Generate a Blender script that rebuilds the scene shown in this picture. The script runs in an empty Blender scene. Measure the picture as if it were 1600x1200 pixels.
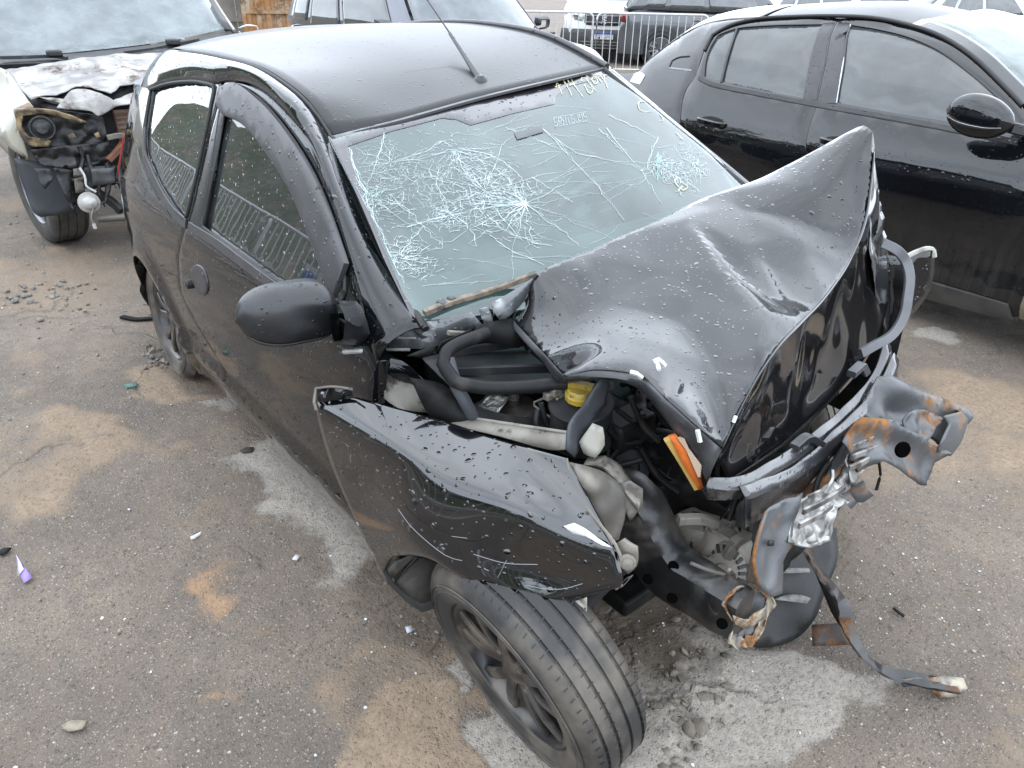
import bpy, bmesh, math, random
import numpy as np
from mathutils import Vector, Matrix, noise
from mathutils.geometry import delaunay_2d_cdt
R = math.radians
random.seed(7)
SC = bpy.context.scene
COL = SC.collection
# ---------------------------------------------------------------- camera
cd = bpy.data.cameras.new('camera'); cam = bpy.data.objects.new('camera', cd); COL.objects.link(cam)
cam.matrix_world = Matrix.Translation((.952, -1.532, 1.672)) @ (Matrix.Rotation(.888139, 4, 'Z') @ Matrix.Rotation(math.pi/2-.501331, 4, 'X') @ Matrix.Rotation(.0200711, 4, 'Z'))
cd.sensor_width = 36; cd.lens = 36*1168.9/1600; cd.clip_start = .05; cd.clip_end = 600
SC.camera = cam
# ---------------------------------------------------------------- overcast sky
W = bpy.data.worlds.new('World'); SC.world = W; W.use_nodes = True
wn, wl = W.node_tree.nodes, W.node_tree.links
wn.clear()
sky = wn.new('ShaderNodeTexSky'); sky.sky_type = 'NISHITA'; sky.sun_disc = False
sky.sun_elevation = R(58); sky.sun_rotation = R(200); sky.dust_density = 3
tc = wn.new('ShaderNodeTexCoord'); mp = wn.new('ShaderNodeMapping'); mp.inputs['Scale'].default_value = (1, 1, 2.2)
nz = wn.new('ShaderNodeTexNoise'); nz.inputs['Scale'].default_value = 2.3; nz.inputs['Detail'].default_value = 6; nz.inputs['Roughness'].default_value = .52
cr = wn.new('ShaderNodeValToRGB'); cr.color_ramp.elements[0].position = .32; cr.color_ramp.elements[0].color = (13.2, 14.8, 17.0, 1)
cr.color_ramp.elements[1].position = .68; cr.color_ramp.elements[1].color = (20.6, 22.5, 25.0, 1)
mx = wn.new('ShaderNodeMix'); mx.data_type = 'RGBA'; mx.inputs[0].default_value = .88
bg = wn.new('ShaderNodeBackground'); bg.inputs['Strength'].default_value = .105
wo = wn.new('ShaderNodeOutputWorld')
wl.new(tc.outputs['Generated'], mp.inputs[0]); wl.new(mp.outputs[0], nz.inputs['Vector']); wl.new(nz.outputs['Fac'], cr.inputs[0])
wl.new(sky.outputs[0], mx.inputs[6]); wl.new(cr.outputs[0], mx.inputs[7]); wl.new(mx.outputs[2], bg.inputs[0]); wl.new(bg.outputs[0], wo.inputs[0])
sd = bpy.data.lights.new('sun', 'SUN'); sd.energy = .55; sd.angle = R(150); sd.color = (1, .97, .93)
sun = bpy.data.objects.new('sun', sd); COL.objects.link(sun)
sun.rotation_euler = (R(32), 0, R(160))
vs = SC.view_settings; vs.view_transform = 'Standard'; vs.look = 'None'; vs.exposure = .98; vs.gamma = 1; vs.use_curve_mapping = False
SC.render.engine = 'CYCLES'
SC.cycles.max_bounces = 8; SC.cycles.transparent_max_bounces = 12; SC.cycles.caustics_reflective = False; SC.cycles.caustics_refractive = False
SC.cycles.use_denoising = True

# ---------------------------------------------------------------- body-side and windscreen surfaces of the two near cars
def lerpk(x, xs, ys): return float(np.interp(x, xs, ys))
def smk(x, xs, ys):
    i = min(max(int(np.searchsorted(xs, x, 'right'))-1, 0), len(xs)-2); t = min(max((x-xs[i])/(xs[i+1]-xs[i]), 0), 1)
    def m(j):
        return (ys[min(j+1, len(xs)-1)]-ys[max(j-1, 0)])/(xs[min(j+1, len(xs)-1)]-xs[max(j-1, 0)])
    h = xs[i+1]-xs[i]
    return (2*t**3-3*t*t+1)*ys[i]+(t**3-2*t*t+t)*h*m(i)+(-2*t**3+3*t*t)*ys[i+1]+(t**3-t*t)*h*m(i+1)
def Sy(x, z):
    """wrecked hatchback, right flank"""
    if z < .372: y = lerpk(z, [.05, .14, .2, .33, .372], [.66, .735, .765, .808, .816])
    elif z < .40: y = lerpk(z, [.372, .385, .40], [.816, .812, .799])
    else: y = smk(z, [.40, .50, .65, .80, .90, .96, 1.05, 1.15, 1.25, 1.35, 1.43, 1.52], [.799, .812, .818, .808, .790, .768, .735, .696, .655, .612, .575, .50])
    k = smk(x, [-3.3, -3.12, -3.0, -2.8, -2.5, -2.0, -1.2, -.6, -.3, 0], [.74, .85, .90, .955, .99, 1., 1., .992, .975, .95])
    if z > .9: k = 1-(1-k)*(1+.5*min((z-.9)/.4, 1))
    r = math.hypot(x+2.45, z-.28); f = .022*math.exp(-((r-.37)/.05)**2) if z > .2 else 0
    return -(y*k+f)
def wsP(u, v):
    """windscreen: u 0..1 from the near (right) edge to the far edge, v 0..1 from header to cowl"""
    q = lambda a, m, b: np.array(a)*(2*(u-.5)*(u-1))+np.array(m)*(4*u*(1-u))+np.array(b)*(2*u*(u-.5))
    top = q((-1.006, -.558, 1.305), (-.985, -.03, 1.355), (-1.05, .555, 1.392)); bot = q((-.436, -.66, .975), (-.27, -.02, .985), (-.45, .66, 1.05))
    return top*(1-v)+bot*v+np.array((.35, 0, .9))*(.05*v*(1-v))
def Dy(x, z):
    """black saloon parked beyond, flank facing the wreck"""
    y = smk(z, [.10, .22, .30, .42, .58, .70, .80, .84, .95, 1.02, 1.12, 1.22, 1.32, 1.40, 1.47], [.10, .03, .015, .03, .012, .0, .003, .010, .058, .095, .140, .195, .260, .325, .42])
    k = smk(x, [-4.6, -4.2, -3.9, -3.3, -2.6, -1.5, -.5, .1, .6, 1.1], [.42, .24, .13, .03, 0, 0, 0, .02, .1, .3])
    b = min(max((-2.3-x)/.9, 0), 1); b = b*b*(3-2*b)*max(0, z-.86)*.42
    return 2.58+y+k+b
def wsuv(o, d):
    q = np.array([.5, .5, 2.])
    for _ in range(60):
        F = lambda q: wsP(q[0], q[1])-(o+q[2]*d)
        r = F(q); J = np.stack([(F(q+e)-r)/1e-5 for e in np.eye(3)*1e-5], 1); q = q-np.linalg.solve(J, r)
    return q[0], q[1]

# ---------------------------------------------------------------- object helpers
def tag(o, label, cat, group=None):
    o['label'] = label; o['category'] = cat
    if group: o['group'] = group
    return o
def kind(o, k):
    o['kind'] = k; return o
def thing(name, label, cat, loc=(0, 0, 0), rot=None, group=None):
    o = bpy.data.objects.new(name, None); o.empty_display_size = .2; COL.objects.link(o)
    o.matrix_world = Matrix.Translation(loc) @ (rot.to_4x4() if rot is not None else Matrix.Identity(4))
    return tag(o, label, cat, group)
def link(name, me, mat=None, parent=None, angle=38):
    o = bpy.data.objects.new(name, me); COL.objects.link(o)
    if mat: me.materials.append(mat)
    if parent: o.parent = parent
    if angle is not None:
        me.polygons.foreach_set('use_smooth', [True]*len(me.polygons)); me.set_sharp_from_angle(angle=R(angle))
    return o
def mk(name, v, f, mat, parent=None, angle=38, solid=0):
    me = bpy.data.meshes.new(name); me.from_pydata([tuple(map(float, p)) for p in v], [], f); me.update()
    o = link(name, me, mat, parent, angle)
    if solid:
        m = o.modifiers.new('s', 'SOLIDIFY'); m.thickness = abs(solid); m.offset = 0
    return o
def V3(p): return np.array(p, float)
# ---------------------------------------------------------------- curves
def crv(pts, n=None, closed=False, corner=42, seg=.03):
    """smooth curve through points keeping corners sharper than `corner` degrees; n evenly spaced points (or spacing seg)"""
    P = [V3(p) for p in pts]; N = len(P); out = []
    def tang(i):
        a = P[(i-1) % N] if closed or i > 0 else None; b = P[(i+1) % N] if closed or i < N-1 else None
        return a, b
    def sharp(i):
        a, b = tang(i)
        if a is None or b is None: return True
        u = P[i]-a; w = b-P[i]
        c = float(u@w/((np.linalg.norm(u)*np.linalg.norm(w))+1e-12))
        return math.degrees(math.acos(max(-1, min(1, c)))) > corner
    sh = [sharp(i) for i in range(N)]
    for i in range(N if closed else N-1):
        j = (i+1) % N; p1, p2 = P[i], P[j]
        p0 = 2*p1-p2 if sh[i] else P[(i-1) % N]
        p3 = 2*p2-p1 if sh[j] else P[(j+1) % N]
        d0, d1, d2 = [max(np.linalg.norm(b-a), 1e-9)**.5 for a, b in ((p0, p1), (p1, p2), (p2, p3))]
        m1 = d1*((p1-p0)/d0-(p2-p0)/(d0+d1))+(p2-p1); m2 = d1*(-(p3-p1)/(d1+d2)+(p3-p2)/d2)+(p2-p1)
        k = max(2, int(np.linalg.norm(p2-p1)/seg)+1) if n is None else 16
        for t in np.linspace(0, 1, k, endpoint=False):
            out.append((2*t**3-3*t*t+1)*p1+(t**3-2*t*t+t)*m1+(-2*t**3+3*t*t)*p2+(t**3-t*t)*m2)
    if not closed: out.append(P[-1])
    out = np.array(out)
    if n is None: return out
    if closed: out = np.vstack([out, out[:1]])
    d = np.concatenate([[0], np.cumsum(np.linalg.norm(np.diff(out, axis=0), axis=1))])
    s = np.linspace(0, d[-1], n+1)[:-1] if closed else np.linspace(0, d[-1], n)
    return np.stack([np.interp(s, d, out[:, k]) for k in range(out.shape[1])], 1)
def gridfaces(nu, nv, cu=False, cv=False):
    f = []
    for i in range(nu if cu else nu-1):
        for j in range(nv if cv else nv-1):
            a, b = i*nv+j, ((i+1) % nu)*nv+j; c, d = ((i+1) % nu)*nv+(j+1) % nv, i*nv+(j+1) % nv
            f.append((a, b, c, d))
    return f
def loftgrid(curves, nu=24, nv=12, byindex=False):
    C = [crv(c, nu) if not byindex else V3(c) for c in curves]
    return np.array([crv([c[i] for c in C], nv, corner=170) for i in range(len(C[0]))])
def relaxed(G, n):
    for _ in range(n): G[1:-1, 1:-1] = .5*G[1:-1, 1:-1]+.125*(G[:-2, 1:-1]+G[2:, 1:-1]+G[1:-1, :-2]+G[1:-1, 2:])
    return G
def loft(name, curves, mat, parent=None, nu=24, nv=12, solid=.002, angle=40, byindex=False, fn=None, relax=0):
    G = relaxed(loftgrid(curves, nu, nv, byindex), relax)
    if fn is not None:
        for i in range(G.shape[0]):
            for j in range(G.shape[1]): G[i, j] = fn(G[i, j], i/(G.shape[0]-1), j/(G.shape[1]-1))
    return mk(name, G.reshape(-1, 3), gridfaces(G.shape[0], G.shape[1]), mat, parent, angle, solid)
def frames(P, up=(0, 0, 1), closed=False):
    n = len(P); T = np.gradient(P, axis=0) if not closed else np.roll(P, -1, 0)-np.roll(P, 1, 0)
    T /= np.linalg.norm(T, axis=1)[:, None]+1e-12; up = V3(up); F = []
    for t in T:
        s = np.cross(t, up)
        if np.linalg.norm(s) < 1e-3: s = np.cross(t, (1, 0, 0)) if abs(t[0]) < .9 else np.cross(t, (0, 1, 0))
        s /= np.linalg.norm(s); F.append((t, s, np.cross(s, t)))
    return F
def sweep_vf(path, sect, scale=None, up=(0, 0, 1), n=None, closed=False, twist=None, cap=True):
    P = crv(path, n or max(6, 5*len(path)), closed=closed) if n != 0 else V3(path)
    sect = V3(sect); m = len(sect); v = []
    sc = np.ones(len(P)) if scale is None else np.interp(np.linspace(0, 1, len(P)), np.linspace(0, 1, len(scale)), scale)
    tw = np.zeros(len(P)) if twist is None else np.interp(np.linspace(0, 1, len(P)), np.linspace(0, 1, len(twist)), np.radians(twist))
    for p, (t, s, u), k, a in zip(P, frames(P, up, closed), sc, tw):
        c, d = math.cos(a), math.sin(a)
        for x, y in sect: v.append(p+k*((x*c-y*d)*s+(x*d+y*c)*u))
    f = gridfaces(len(P), m, closed, True)
    if cap and not closed: f += [tuple(range(m)), tuple(range(len(v)-m, len(v)))[::-1]]
    return v, f
def circ(r, n=10, ry=None): return [(r*math.cos(2*math.pi*i/n), (ry or r)*math.sin(2*math.pi*i/n)) for i in range(n)]
def rect(w, h, b=.2):
    c = b*min(w, h)/2; x, y = w/2, h/2
    return [(x-c, -y), (x, -y+c), (x, y-c), (x-c, y), (-x+c, y), (-x, y-c), (-x, -y+c), (-x+c, -y)]
def tube(name, path, r, mat, parent=None, n=None, sides=10, scale=None, closed=False, up=(0, 0, 1), angle=50):
    v, f = sweep_vf(path, circ(r, sides), scale, up, n, closed); return mk(name, v, f, mat, parent, angle)
def bar(name, path, w, h, mat, parent=None, n=None, scale=None, up=(0, 0, 1), twist=None, b=.2, closed=False):
    v, f = sweep_vf(path, rect(w, h, b), scale, up, n, closed, twist); return mk(name, v, f, mat, parent, 40)
def lathe_vf(prof, n=32, axis='z', close=False):
    v = []
    for r, h in prof:
        for k in range(n):
            a = 2*math.pi*k/n; v.append((r*math.cos(a), r*math.sin(a), h))
    f = [(i*n+k, i*n+(k+1) % n, (i+1)*n+(k+1) % n, (i+1)*n+k) for i in range(len(prof)-1) for k in range(n)]
    if close: f += [((len(prof)-1)*n+k, (len(prof)-1)*n+(k+1) % n, (k+1) % n, k) for k in range(n)]
    return V3(v), f
def basis(z, x=None):
    z = V3(z); z /= np.linalg.norm(z); x = V3(x if x is not None else ((0, 0, 1) if abs(z[2]) < .9 else (1, 0, 0)))
    x = x-z*(x@z); x /= np.linalg.norm(x); return np.stack([x, np.cross(z, x), z], 1)
def place(v, c, B): return V3(v)@B.T+V3(c)
def lathe(name, prof, c, ax, mat, parent=None, n=32, close=False, angle=35, cap=True):
    v, f = lathe_vf(prof, n, close=close)
    if not close and cap:
        if prof[0][0] > 1e-6: f.append(tuple(range(n))[::-1])
        if prof[-1][0] > 1e-6: f.append(tuple(range(len(v)-n, len(v))))
    return mk(name, place(v, c, basis(ax)), f, mat, parent, angle)
def box_vf(c, s, B=None, b=.0):
    x, y, z = [k/2 for k in s]
    v = V3([(sx*x, sy*y, sz*z) for sx in (-1, 1) for sy in (-1, 1) for sz in (-1, 1)])
    f = [(0, 1, 3, 2), (4, 6, 7, 5), (0, 4, 5, 1), (2, 3, 7, 6), (0, 2, 6, 4), (1, 5, 7, 3)]
    return (v@B.T if B is not None else v)+V3(c), f
def box(name, c, s, mat, parent=None, B=None, bev=.0, seg=2):
    v, f = box_vf(c, s, B); o = mk(name, v, f, mat, parent, 35)
    if bev:
        m = o.modifiers.new('b', 'BEVEL'); m.width = bev; m.segments = seg
    return o
class MB:
    def __init__(s): s.v = []; s.f = []
    def add(s, vf):
        k = len(s.v); s.v += [tuple(map(float, p)) for p in vf[0]]; s.f += [tuple(i+k for i in q) for q in vf[1]]; return s
    def box(s, c, sz, B=None): return s.add(box_vf(c, sz, B))
    def tube(s, path, r, sides=6, n=0, closed=False): return s.add(sweep_vf(path, circ(r, sides), n=n, closed=closed))
    def build(s, name, mat, parent=None, angle=38): return mk(name, s.v, s.f, mat, parent, angle)
# ---------------------------------------------------------------- filled outlines
def inpoly(p, poly):
    x, y = p; c = False; n = len(poly)
    for i in range(n):
        x1, y1 = poly[i]; x2, y2 = poly[i-1]
        if (y1 > y) != (y2 > y) and x < (x2-x1)*(y-y1)/(y2-y1)+x1: c = not c
    return c
def fill(outer, holes, step):
    """2-D triangulation of an outline with holes -> verts2d, faces"""
    loops = [outer]+list(holes); v = []; e = []
    for l in loops:
        k = len(v); v += [Vector((float(p[0]), float(p[1]))) for p in l]; e += [(k+i, k+(i+1) % len(l)) for i in range(len(l))]
    o = V3(outer); lo, hi = o.min(0), o.max(0); nb = len(v); B = V3([tuple(q) for q in v])
    for i, x in enumerate(np.arange(lo[0]+step*.4, hi[0], step)):
        for y in np.arange(lo[1]+step*(.3+.5*(i % 2)), hi[1], step):
            if ((B[:, 0]-x)**2+(B[:, 1]-y)**2).min() < (step*.45)**2: continue
            if inpoly((x, y), outer) and not any(inpoly((x, y), h) for h in holes): v.append(Vector((float(x), float(y))))
    rv, re, rf, *_ = delaunay_2d_cdt(v, e, [], 0, 1e-6)
    F = []
    for f in rf:
        c = sum((rv[i] for i in f), Vector((0, 0)))/len(f)
        if inpoly(c, outer) and not any(inpoly(c, h) for h in holes): F.append(tuple(f))
    return V3([tuple(q) for q in rv]), F
def rim(V2, F):
    """boundary edges of a 2-D fill, and each boundary vertex's outward normal"""
    cnt = {}
    for f in F:
        for a, b in zip(f, f[1:]+f[:1]): cnt[(a, b)] = 1
    E = [(a, b) for (a, b) in cnt if (b, a) not in cnt]; N = {}
    for a, b in E:
        d = V2[b]-V2[a]; nrm = V3((d[1], -d[0])); nrm /= np.linalg.norm(nrm)+1e-12
        for k in (a, b): N[k] = N.get(k, np.zeros(2))+nrm
    for k in N: N[k] /= np.linalg.norm(N[k])+1e-9
    return E, N
def panel(name, outer, S, mat, parent=None, holes=(), step=.05, thick=.018, r=.003, seg=.03, off=0, smooth=True, angle=40):
    """sheet-metal panel: outline in the surface's own (u,v), S(u,v)->(point, outward normal); rolled edge of radius r, turned in by thick"""
    g = (lambda l: crv(l, closed=True, seg=seg)) if smooth else (lambda l: crv(l, closed=True, seg=seg, corner=-1))
    V2, F = fill(g(outer), [g(h) for h in holes], step)
    pn = [S(u, w) for u, w in V2]; P = [V3(p)+off*V3(n) for p, n in pn]; v = list(P); f = list(F)
    E, N = rim(V2, F); ks = list(N); rings = [dict(zip(ks, ks))]
    def d3(k):
        q = V2[k]+N[k]*.004; d = V3(S(q[0], q[1])[0])-V3(pn[k][0]); return d/(np.linalg.norm(d)+1e-9)
    D = {k: d3(k) for k in ks}
    for o_, i_ in ((.7*r, .3*r), (r, r), (r, thick)):
        m = {}
        for k in ks: m[k] = len(v); v.append(P[k]+D[k]*o_-V3(pn[k][1])*i_)
        rings.append(m)
    for a, b in zip(rings, rings[1:]): f += [(a[x], b[x], b[y], a[y]) for x, y in E]
    return mk(name, v, f, mat, parent, angle)
def fit_plane(P):
    c = P.mean(0); u, s, vt = np.linalg.svd(P-c); return c, vt[0], vt[1], vt[2]
def crumple(amp, sc, seed=0.):
    def g(p):
        q = Vector((float(p[0])*sc+seed, float(p[1])*sc-seed, float(p[2])*sc+2*seed))
        return amp*(1.1*abs(noise.noise(q))-.35+.8*abs(noise.noise(q*2.1+Vector((3, 7, 1))))-.25+.3*noise.noise(q*4.3))
    return g
def patch(name, outline, mat, parent=None, step=.03, solid=.002, relief=None, ridges=(), seg=.02, inner=(), holes=(), smooth=True, edge=.6, angle=45, corner=42, relax=2, facets=None):
    """bent sheet spanning a closed 3-D outline; `inner` are extra 3-D points it passes through; ridges: (polyline, height, width)"""
    O = crv(outline, closed=True, seg=seg, corner=corner if smooth else -1); H = [crv(h, closed=True, seg=seg) for h in holes]
    c, a, b, n = fit_plane(O); 
    if n[2] < 0: n = -n
    T = lambda P: np.stack([(P-c)@a, (P-c)@b], 1)
    V2, F = fill(T(O), [T(h) for h in H], step)
    K = np.vstack([O]+([V3(inner)] if len(inner) else [])); K2 = T(K); kh = (K-c)@n
    wk = np.ones(len(K)); wk[len(O):] = 10
    out = []; E, N = rim(V2, F)
    if facets is not None:      # folded sheet: flat facets between listed points (point, height) and crease lines
        fp, fe = facets; ob = T(O)[::3]; fv = [Vector((float(x), float(y))) for x, y in ob]+[Vector((float(x), float(y))) for x, y in T(V3([q[0] for q in fp]))]
        hh = [0.]*len(ob)+[q[1] for q in fp]; ed_ = [(len(ob)+i, len(ob)+j) for i, j in fe]
        cv, _, cf, ov, *_r = delaunay_2d_cdt(fv, ed_, [], 0, 1e-5); ch = [np.mean([hh[k] for k in o]) if len(o) else 0. for o in ov]; tri = [([tuple(cv[i]) for i in f], [ch[i] for i in f]) for f in cf]
        def fh(q):
            for (A, B, C), (ha, hb, hc) in tri:
                d = (B[1]-C[1])*(A[0]-C[0])+(C[0]-B[0])*(A[1]-C[1])
                if abs(d) < 1e-12: continue
                l1 = ((B[1]-C[1])*(q[0]-C[0])+(C[0]-B[0])*(q[1]-C[1]))/d; l2 = ((C[1]-A[1])*(q[0]-C[0])+(A[0]-C[0])*(q[1]-C[1]))/d
                if l1 >= -1e-6 and l2 >= -1e-6 and l1+l2 <= 1+1e-6: return l1*ha+l2*hb+(1-l1-l2)*hc
            return 0.
    R_ = [(T(crv(l, seg=.01)), h, w) for l, h, w in ridges]
    for i, q in enumerate(V2):
        d2 = ((K2-q)**2).sum(1); w = wk/(d2+1e-7)**1.4; h = (w@kh)/w.sum()
        for L, hh, ww in R_:
            dd = math.sqrt(((L-q)**2).sum(1).min()); h += hh*max(0, 1-dd/ww)**1.6
        if facets is not None: h += fh(q)
        p = c+q[0]*a+q[1]*b+h*n
        if relief is not None: p = p+n*relief(p)*(edge if i in N else 1)
        out.append(p)
    if relax:
        A = V3(out); nb = [set() for _ in out]
        for f in F:
            for p, q in zip(f, f[1:]+f[:1]): nb[p].add(q); nb[q].add(p)
        for _ in range(relax): A = V3([A[i] if i in N else .5*A[i]+.5*A[list(nb[i])].mean(0) for i in range(len(A))])
        out = A
    return mk(name, out, F, mat, parent, angle, solid)
# ---------------------------------------------------------------- materials
def nd(nt, t, **kw):
    n = nt.nodes.new(t)
    for k, val in kw.items():
        if k in n.inputs: n.inputs[k].default_value = val
        else: setattr(n, k, val)
    return n
def ramp(nt, src, p0, p1, c0=0., c1=1.):
    m = nt.nodes.new('ShaderNodeMapRange'); m.inputs[1].default_value = p0; m.inputs[2].default_value = p1; m.inputs[3].default_value = c0; m.inputs[4].default_value = c1
    m.interpolation_type = 'SMOOTHSTEP'; nt.links.new(src, m.inputs[0]); return m.outputs[0]
def noisef(nt, co, sc, det=4, ro=.55):
    n = nd(nt, 'ShaderNodeTexNoise', Scale=sc, Detail=det, Roughness=ro); nt.links.new(co, n.inputs['Vector']); return n.outputs['Fac']
def mixc(nt, fac, a, b):
    m = nt.nodes.new('ShaderNodeMix'); m.data_type = 'RGBA'
    for s, i in ((fac, 0), (a, 6), (b, 7)):
        if hasattr(s, 'is_output') or isinstance(s, bpy.types.NodeSocket): nt.links.new(s, m.inputs[i])
        elif i == 0: m.inputs[0].default_value = s
        else: m.inputs[i].default_value = (*s, 1)
    return m.outputs[2]
def mth(nt, op, a, b=0., c=None):
    m = nt.nodes.new('ShaderNodeMath'); m.operation = op
    for s, i in ((a, 0), (b, 1)) + (((c, 2),) if c is not None else ()):
        if isinstance(s, bpy.types.NodeSocket): nt.links.new(s, m.inputs[i])
        else: m.inputs[i].default_value = s
    return m.outputs[0]
def beads(nt, co, sc=42., keep=.42):
    """rain beads: sparse rounded drops -> (height, mask)"""
    w = nd(nt, 'ShaderNodeTexNoise', Scale=30., Detail=2.); nt.links.new(co, w.inputs['Vector'])
    add = nt.nodes.new('ShaderNodeVectorMath'); add.operation = 'MULTIPLY_ADD'; nt.links.new(w.outputs['Color'], add.inputs[0]); add.inputs[1].default_value = (.02, .02, .02); nt.links.new(co, add.inputs[2])
    hs = []
    for s, k, r in ((sc, keep, .30), (sc*1.9, keep*.8, .32)):
        vo = nd(nt, 'ShaderNodeTexVoronoi', Scale=s, Randomness=1.); nt.links.new(add.outputs[0], vo.inputs['Vector'])
        sep = nt.nodes.new('ShaderNodeSeparateColor'); nt.links.new(vo.outputs['Color'], sep.inputs[0])
        on = mth(nt, 'LESS_THAN', sep.outputs[0], k)
        rad = mth(nt, 'MULTIPLY_ADD', sep.outputs[1], r*.6, r*.45)
        q = mth(nt, 'DIVIDE', vo.outputs['Distance'], rad); q = mth(nt, 'SUBTRACT', 1., mth(nt, 'MULTIPLY', q, q)); q = mth(nt, 'MAXIMUM', q, 0.)
        hs.append(mth(nt, 'MULTIPLY', mth(nt, 'MULTIPLY', mth(nt, 'POWER', q, .6), on), 1./s))
    return mth(nt, 'ADD', hs[0], hs[1])
def bump(nt, h, strength=1., dist=1., prev=None):
    b = nd(nt, 'ShaderNodeBump', Strength=strength, Distance=dist); nt.links.new(h, b.inputs['Height'])
    if prev is not None: nt.links.new(prev, b.inputs['Normal'])
    return b.outputs[0]
def strk(nt, co):
    m_ = nd(nt, 'ShaderNodeMapping'); m_.inputs['Scale'].default_value = (9, 9, .35); nt.links.new(co, m_.inputs[0]); return m_.outputs[0]
MATS = {}
def mat(name, c=(.1, .1, .1), rough=.5, metal=0., coat=0., c2=None, sc=6., lo=.4, hi=.65, c3=None, sc3=3., lo3=.5, hi3=.62, r3=.9, bumps=0., bsc=60., drops=0., dsc=42., dust=None, spec=.5, trans=None, emit=None, streak=0, det=5, stretch=None, rvar=0.):
    """general surface: c mottled with c2, patches of c3 (rust, dirt), grain bump, rain beads; dust=(colour, z0, z1, strength)"""
    if name in MATS: return MATS[name]
    k_ = lambda q: None if q is None else tuple(.62*x for x in q)      # house exposure: all pigments relative to one white
    c, c2, c3 = k_(c), k_(c2), k_(c3); dust = dust and (k_(dust[0]),)+tuple(dust[1:])
    m = bpy.data.materials.new(name); m.use_nodes = True; nt = m.node_tree; b = nt.nodes['Principled BSDF']; MATS[name] = m
    tcn = nt.nodes.new('ShaderNodeTexCoord'); co = tcn.outputs['Object']
    if stretch:
        mpn = nd(nt, 'ShaderNodeMapping'); mpn.inputs['Scale'].default_value = stretch; nt.links.new(co, mpn.inputs[0]); cs = mpn.outputs[0]
    else: cs = co
    col = None; rg = None; mt = None
    b.inputs['Base Color'].default_value = (*c, 1); b.inputs['Roughness'].default_value = rough; b.inputs['Metallic'].default_value = metal
    b.inputs['Coat Weight'].default_value = coat; b.inputs['Coat Roughness'].default_value = .03; b.inputs['Specular IOR Level'].default_value = spec
    if c2 is not None: col = mixc(nt, ramp(nt, noisef(nt, cs, sc, det), lo, hi), c, c2)
    if rvar: rg = ramp(nt, noisef(nt, cs, sc*1.7, 5), .35, .7, rough, rough+rvar)
    if c3 is not None:
        k = ramp(nt, mth(nt, 'ADD', noisef(nt, cs, sc3, 8, .66), mth(nt, 'MULTIPLY', mth(nt, 'SUBTRACT', noisef(nt, cs, sc3*7, 4, .6), .5), .22)), lo3, hi3); col = mixc(nt, k, col if col is not None else c, mixc(nt, ramp(nt, noisef(nt, cs, sc3*5, 5), .36, .66), tuple(q*.38 for q in c3), c3))
        rg = mixf(nt, k, rg if rg is not None else rough, r3)
        if metal: mt = mixf(nt, k, metal, 0.)
    if dust is not None:
        dc, z0, z1, st = dust; sp = nt.nodes.new('ShaderNodeSeparateXYZ'); nt.links.new(co, sp.inputs[0])
        k = ramp(nt, sp.outputs[2], z0, z1, st, 0.); k = mth(nt, 'MULTIPLY', k, ramp(nt, noisef(nt, strk(nt, co) if streak else co, 4., 7, .6), .32, .66, .25, 1.))
        col = mixc(nt, k, col if col is not None else c, dc); rg = mixf(nt, k, rg if rg is not None else rough, .85)
        if coat: nt.links.new(mth(nt, 'MULTIPLY', mth(nt, 'SUBTRACT', 1., k), coat), b.inputs['Coat Weight'])
    if col is not None: nt.links.new(col, b.inputs['Base Color'])
    if rg is not None: nt.links.new(rg, b.inputs['Roughness'])
    if mt is not None: nt.links.new(mt, b.inputs['Metallic'])
    nrm = None
    if bumps: nrm = bump(nt, noisef(nt, cs, bsc, 6, .6), 1., bumps)
    if drops: nrm = bump(nt, beads(nt, co, dsc), drops, 1., nrm)
    if nrm is not None:
        nt.links.new(nrm, b.inputs['Normal']); nt.links.new(nrm, b.inputs['Coat Normal'])
    if trans is not None:
        tr = nd(nt, 'ShaderNodeBsdfTransparent'); tr.inputs[0].default_value = (*trans[1], 1); ms = nd(nt, 'ShaderNodeMixShader'); ms.inputs[0].default_value = trans[0]
        nt.links.new(b.outputs[0], ms.inputs[1]); nt.links.new(tr.outputs[0], ms.inputs[2]); nt.links.new(ms.outputs[0], nt.nodes['Material Output'].inputs[0])
    return m
def mixf(nt, fac, a, b):
    m = nt.nodes.new('ShaderNodeMix'); m.data_type = 'FLOAT'
    for s, i in ((fac, 0), (a, 2), (b, 3)):
        if isinstance(s, bpy.types.NodeSocket): nt.links.new(s, m.inputs[i])
        else: m.inputs[i].default_value = s
    return m.outputs[0]
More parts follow.
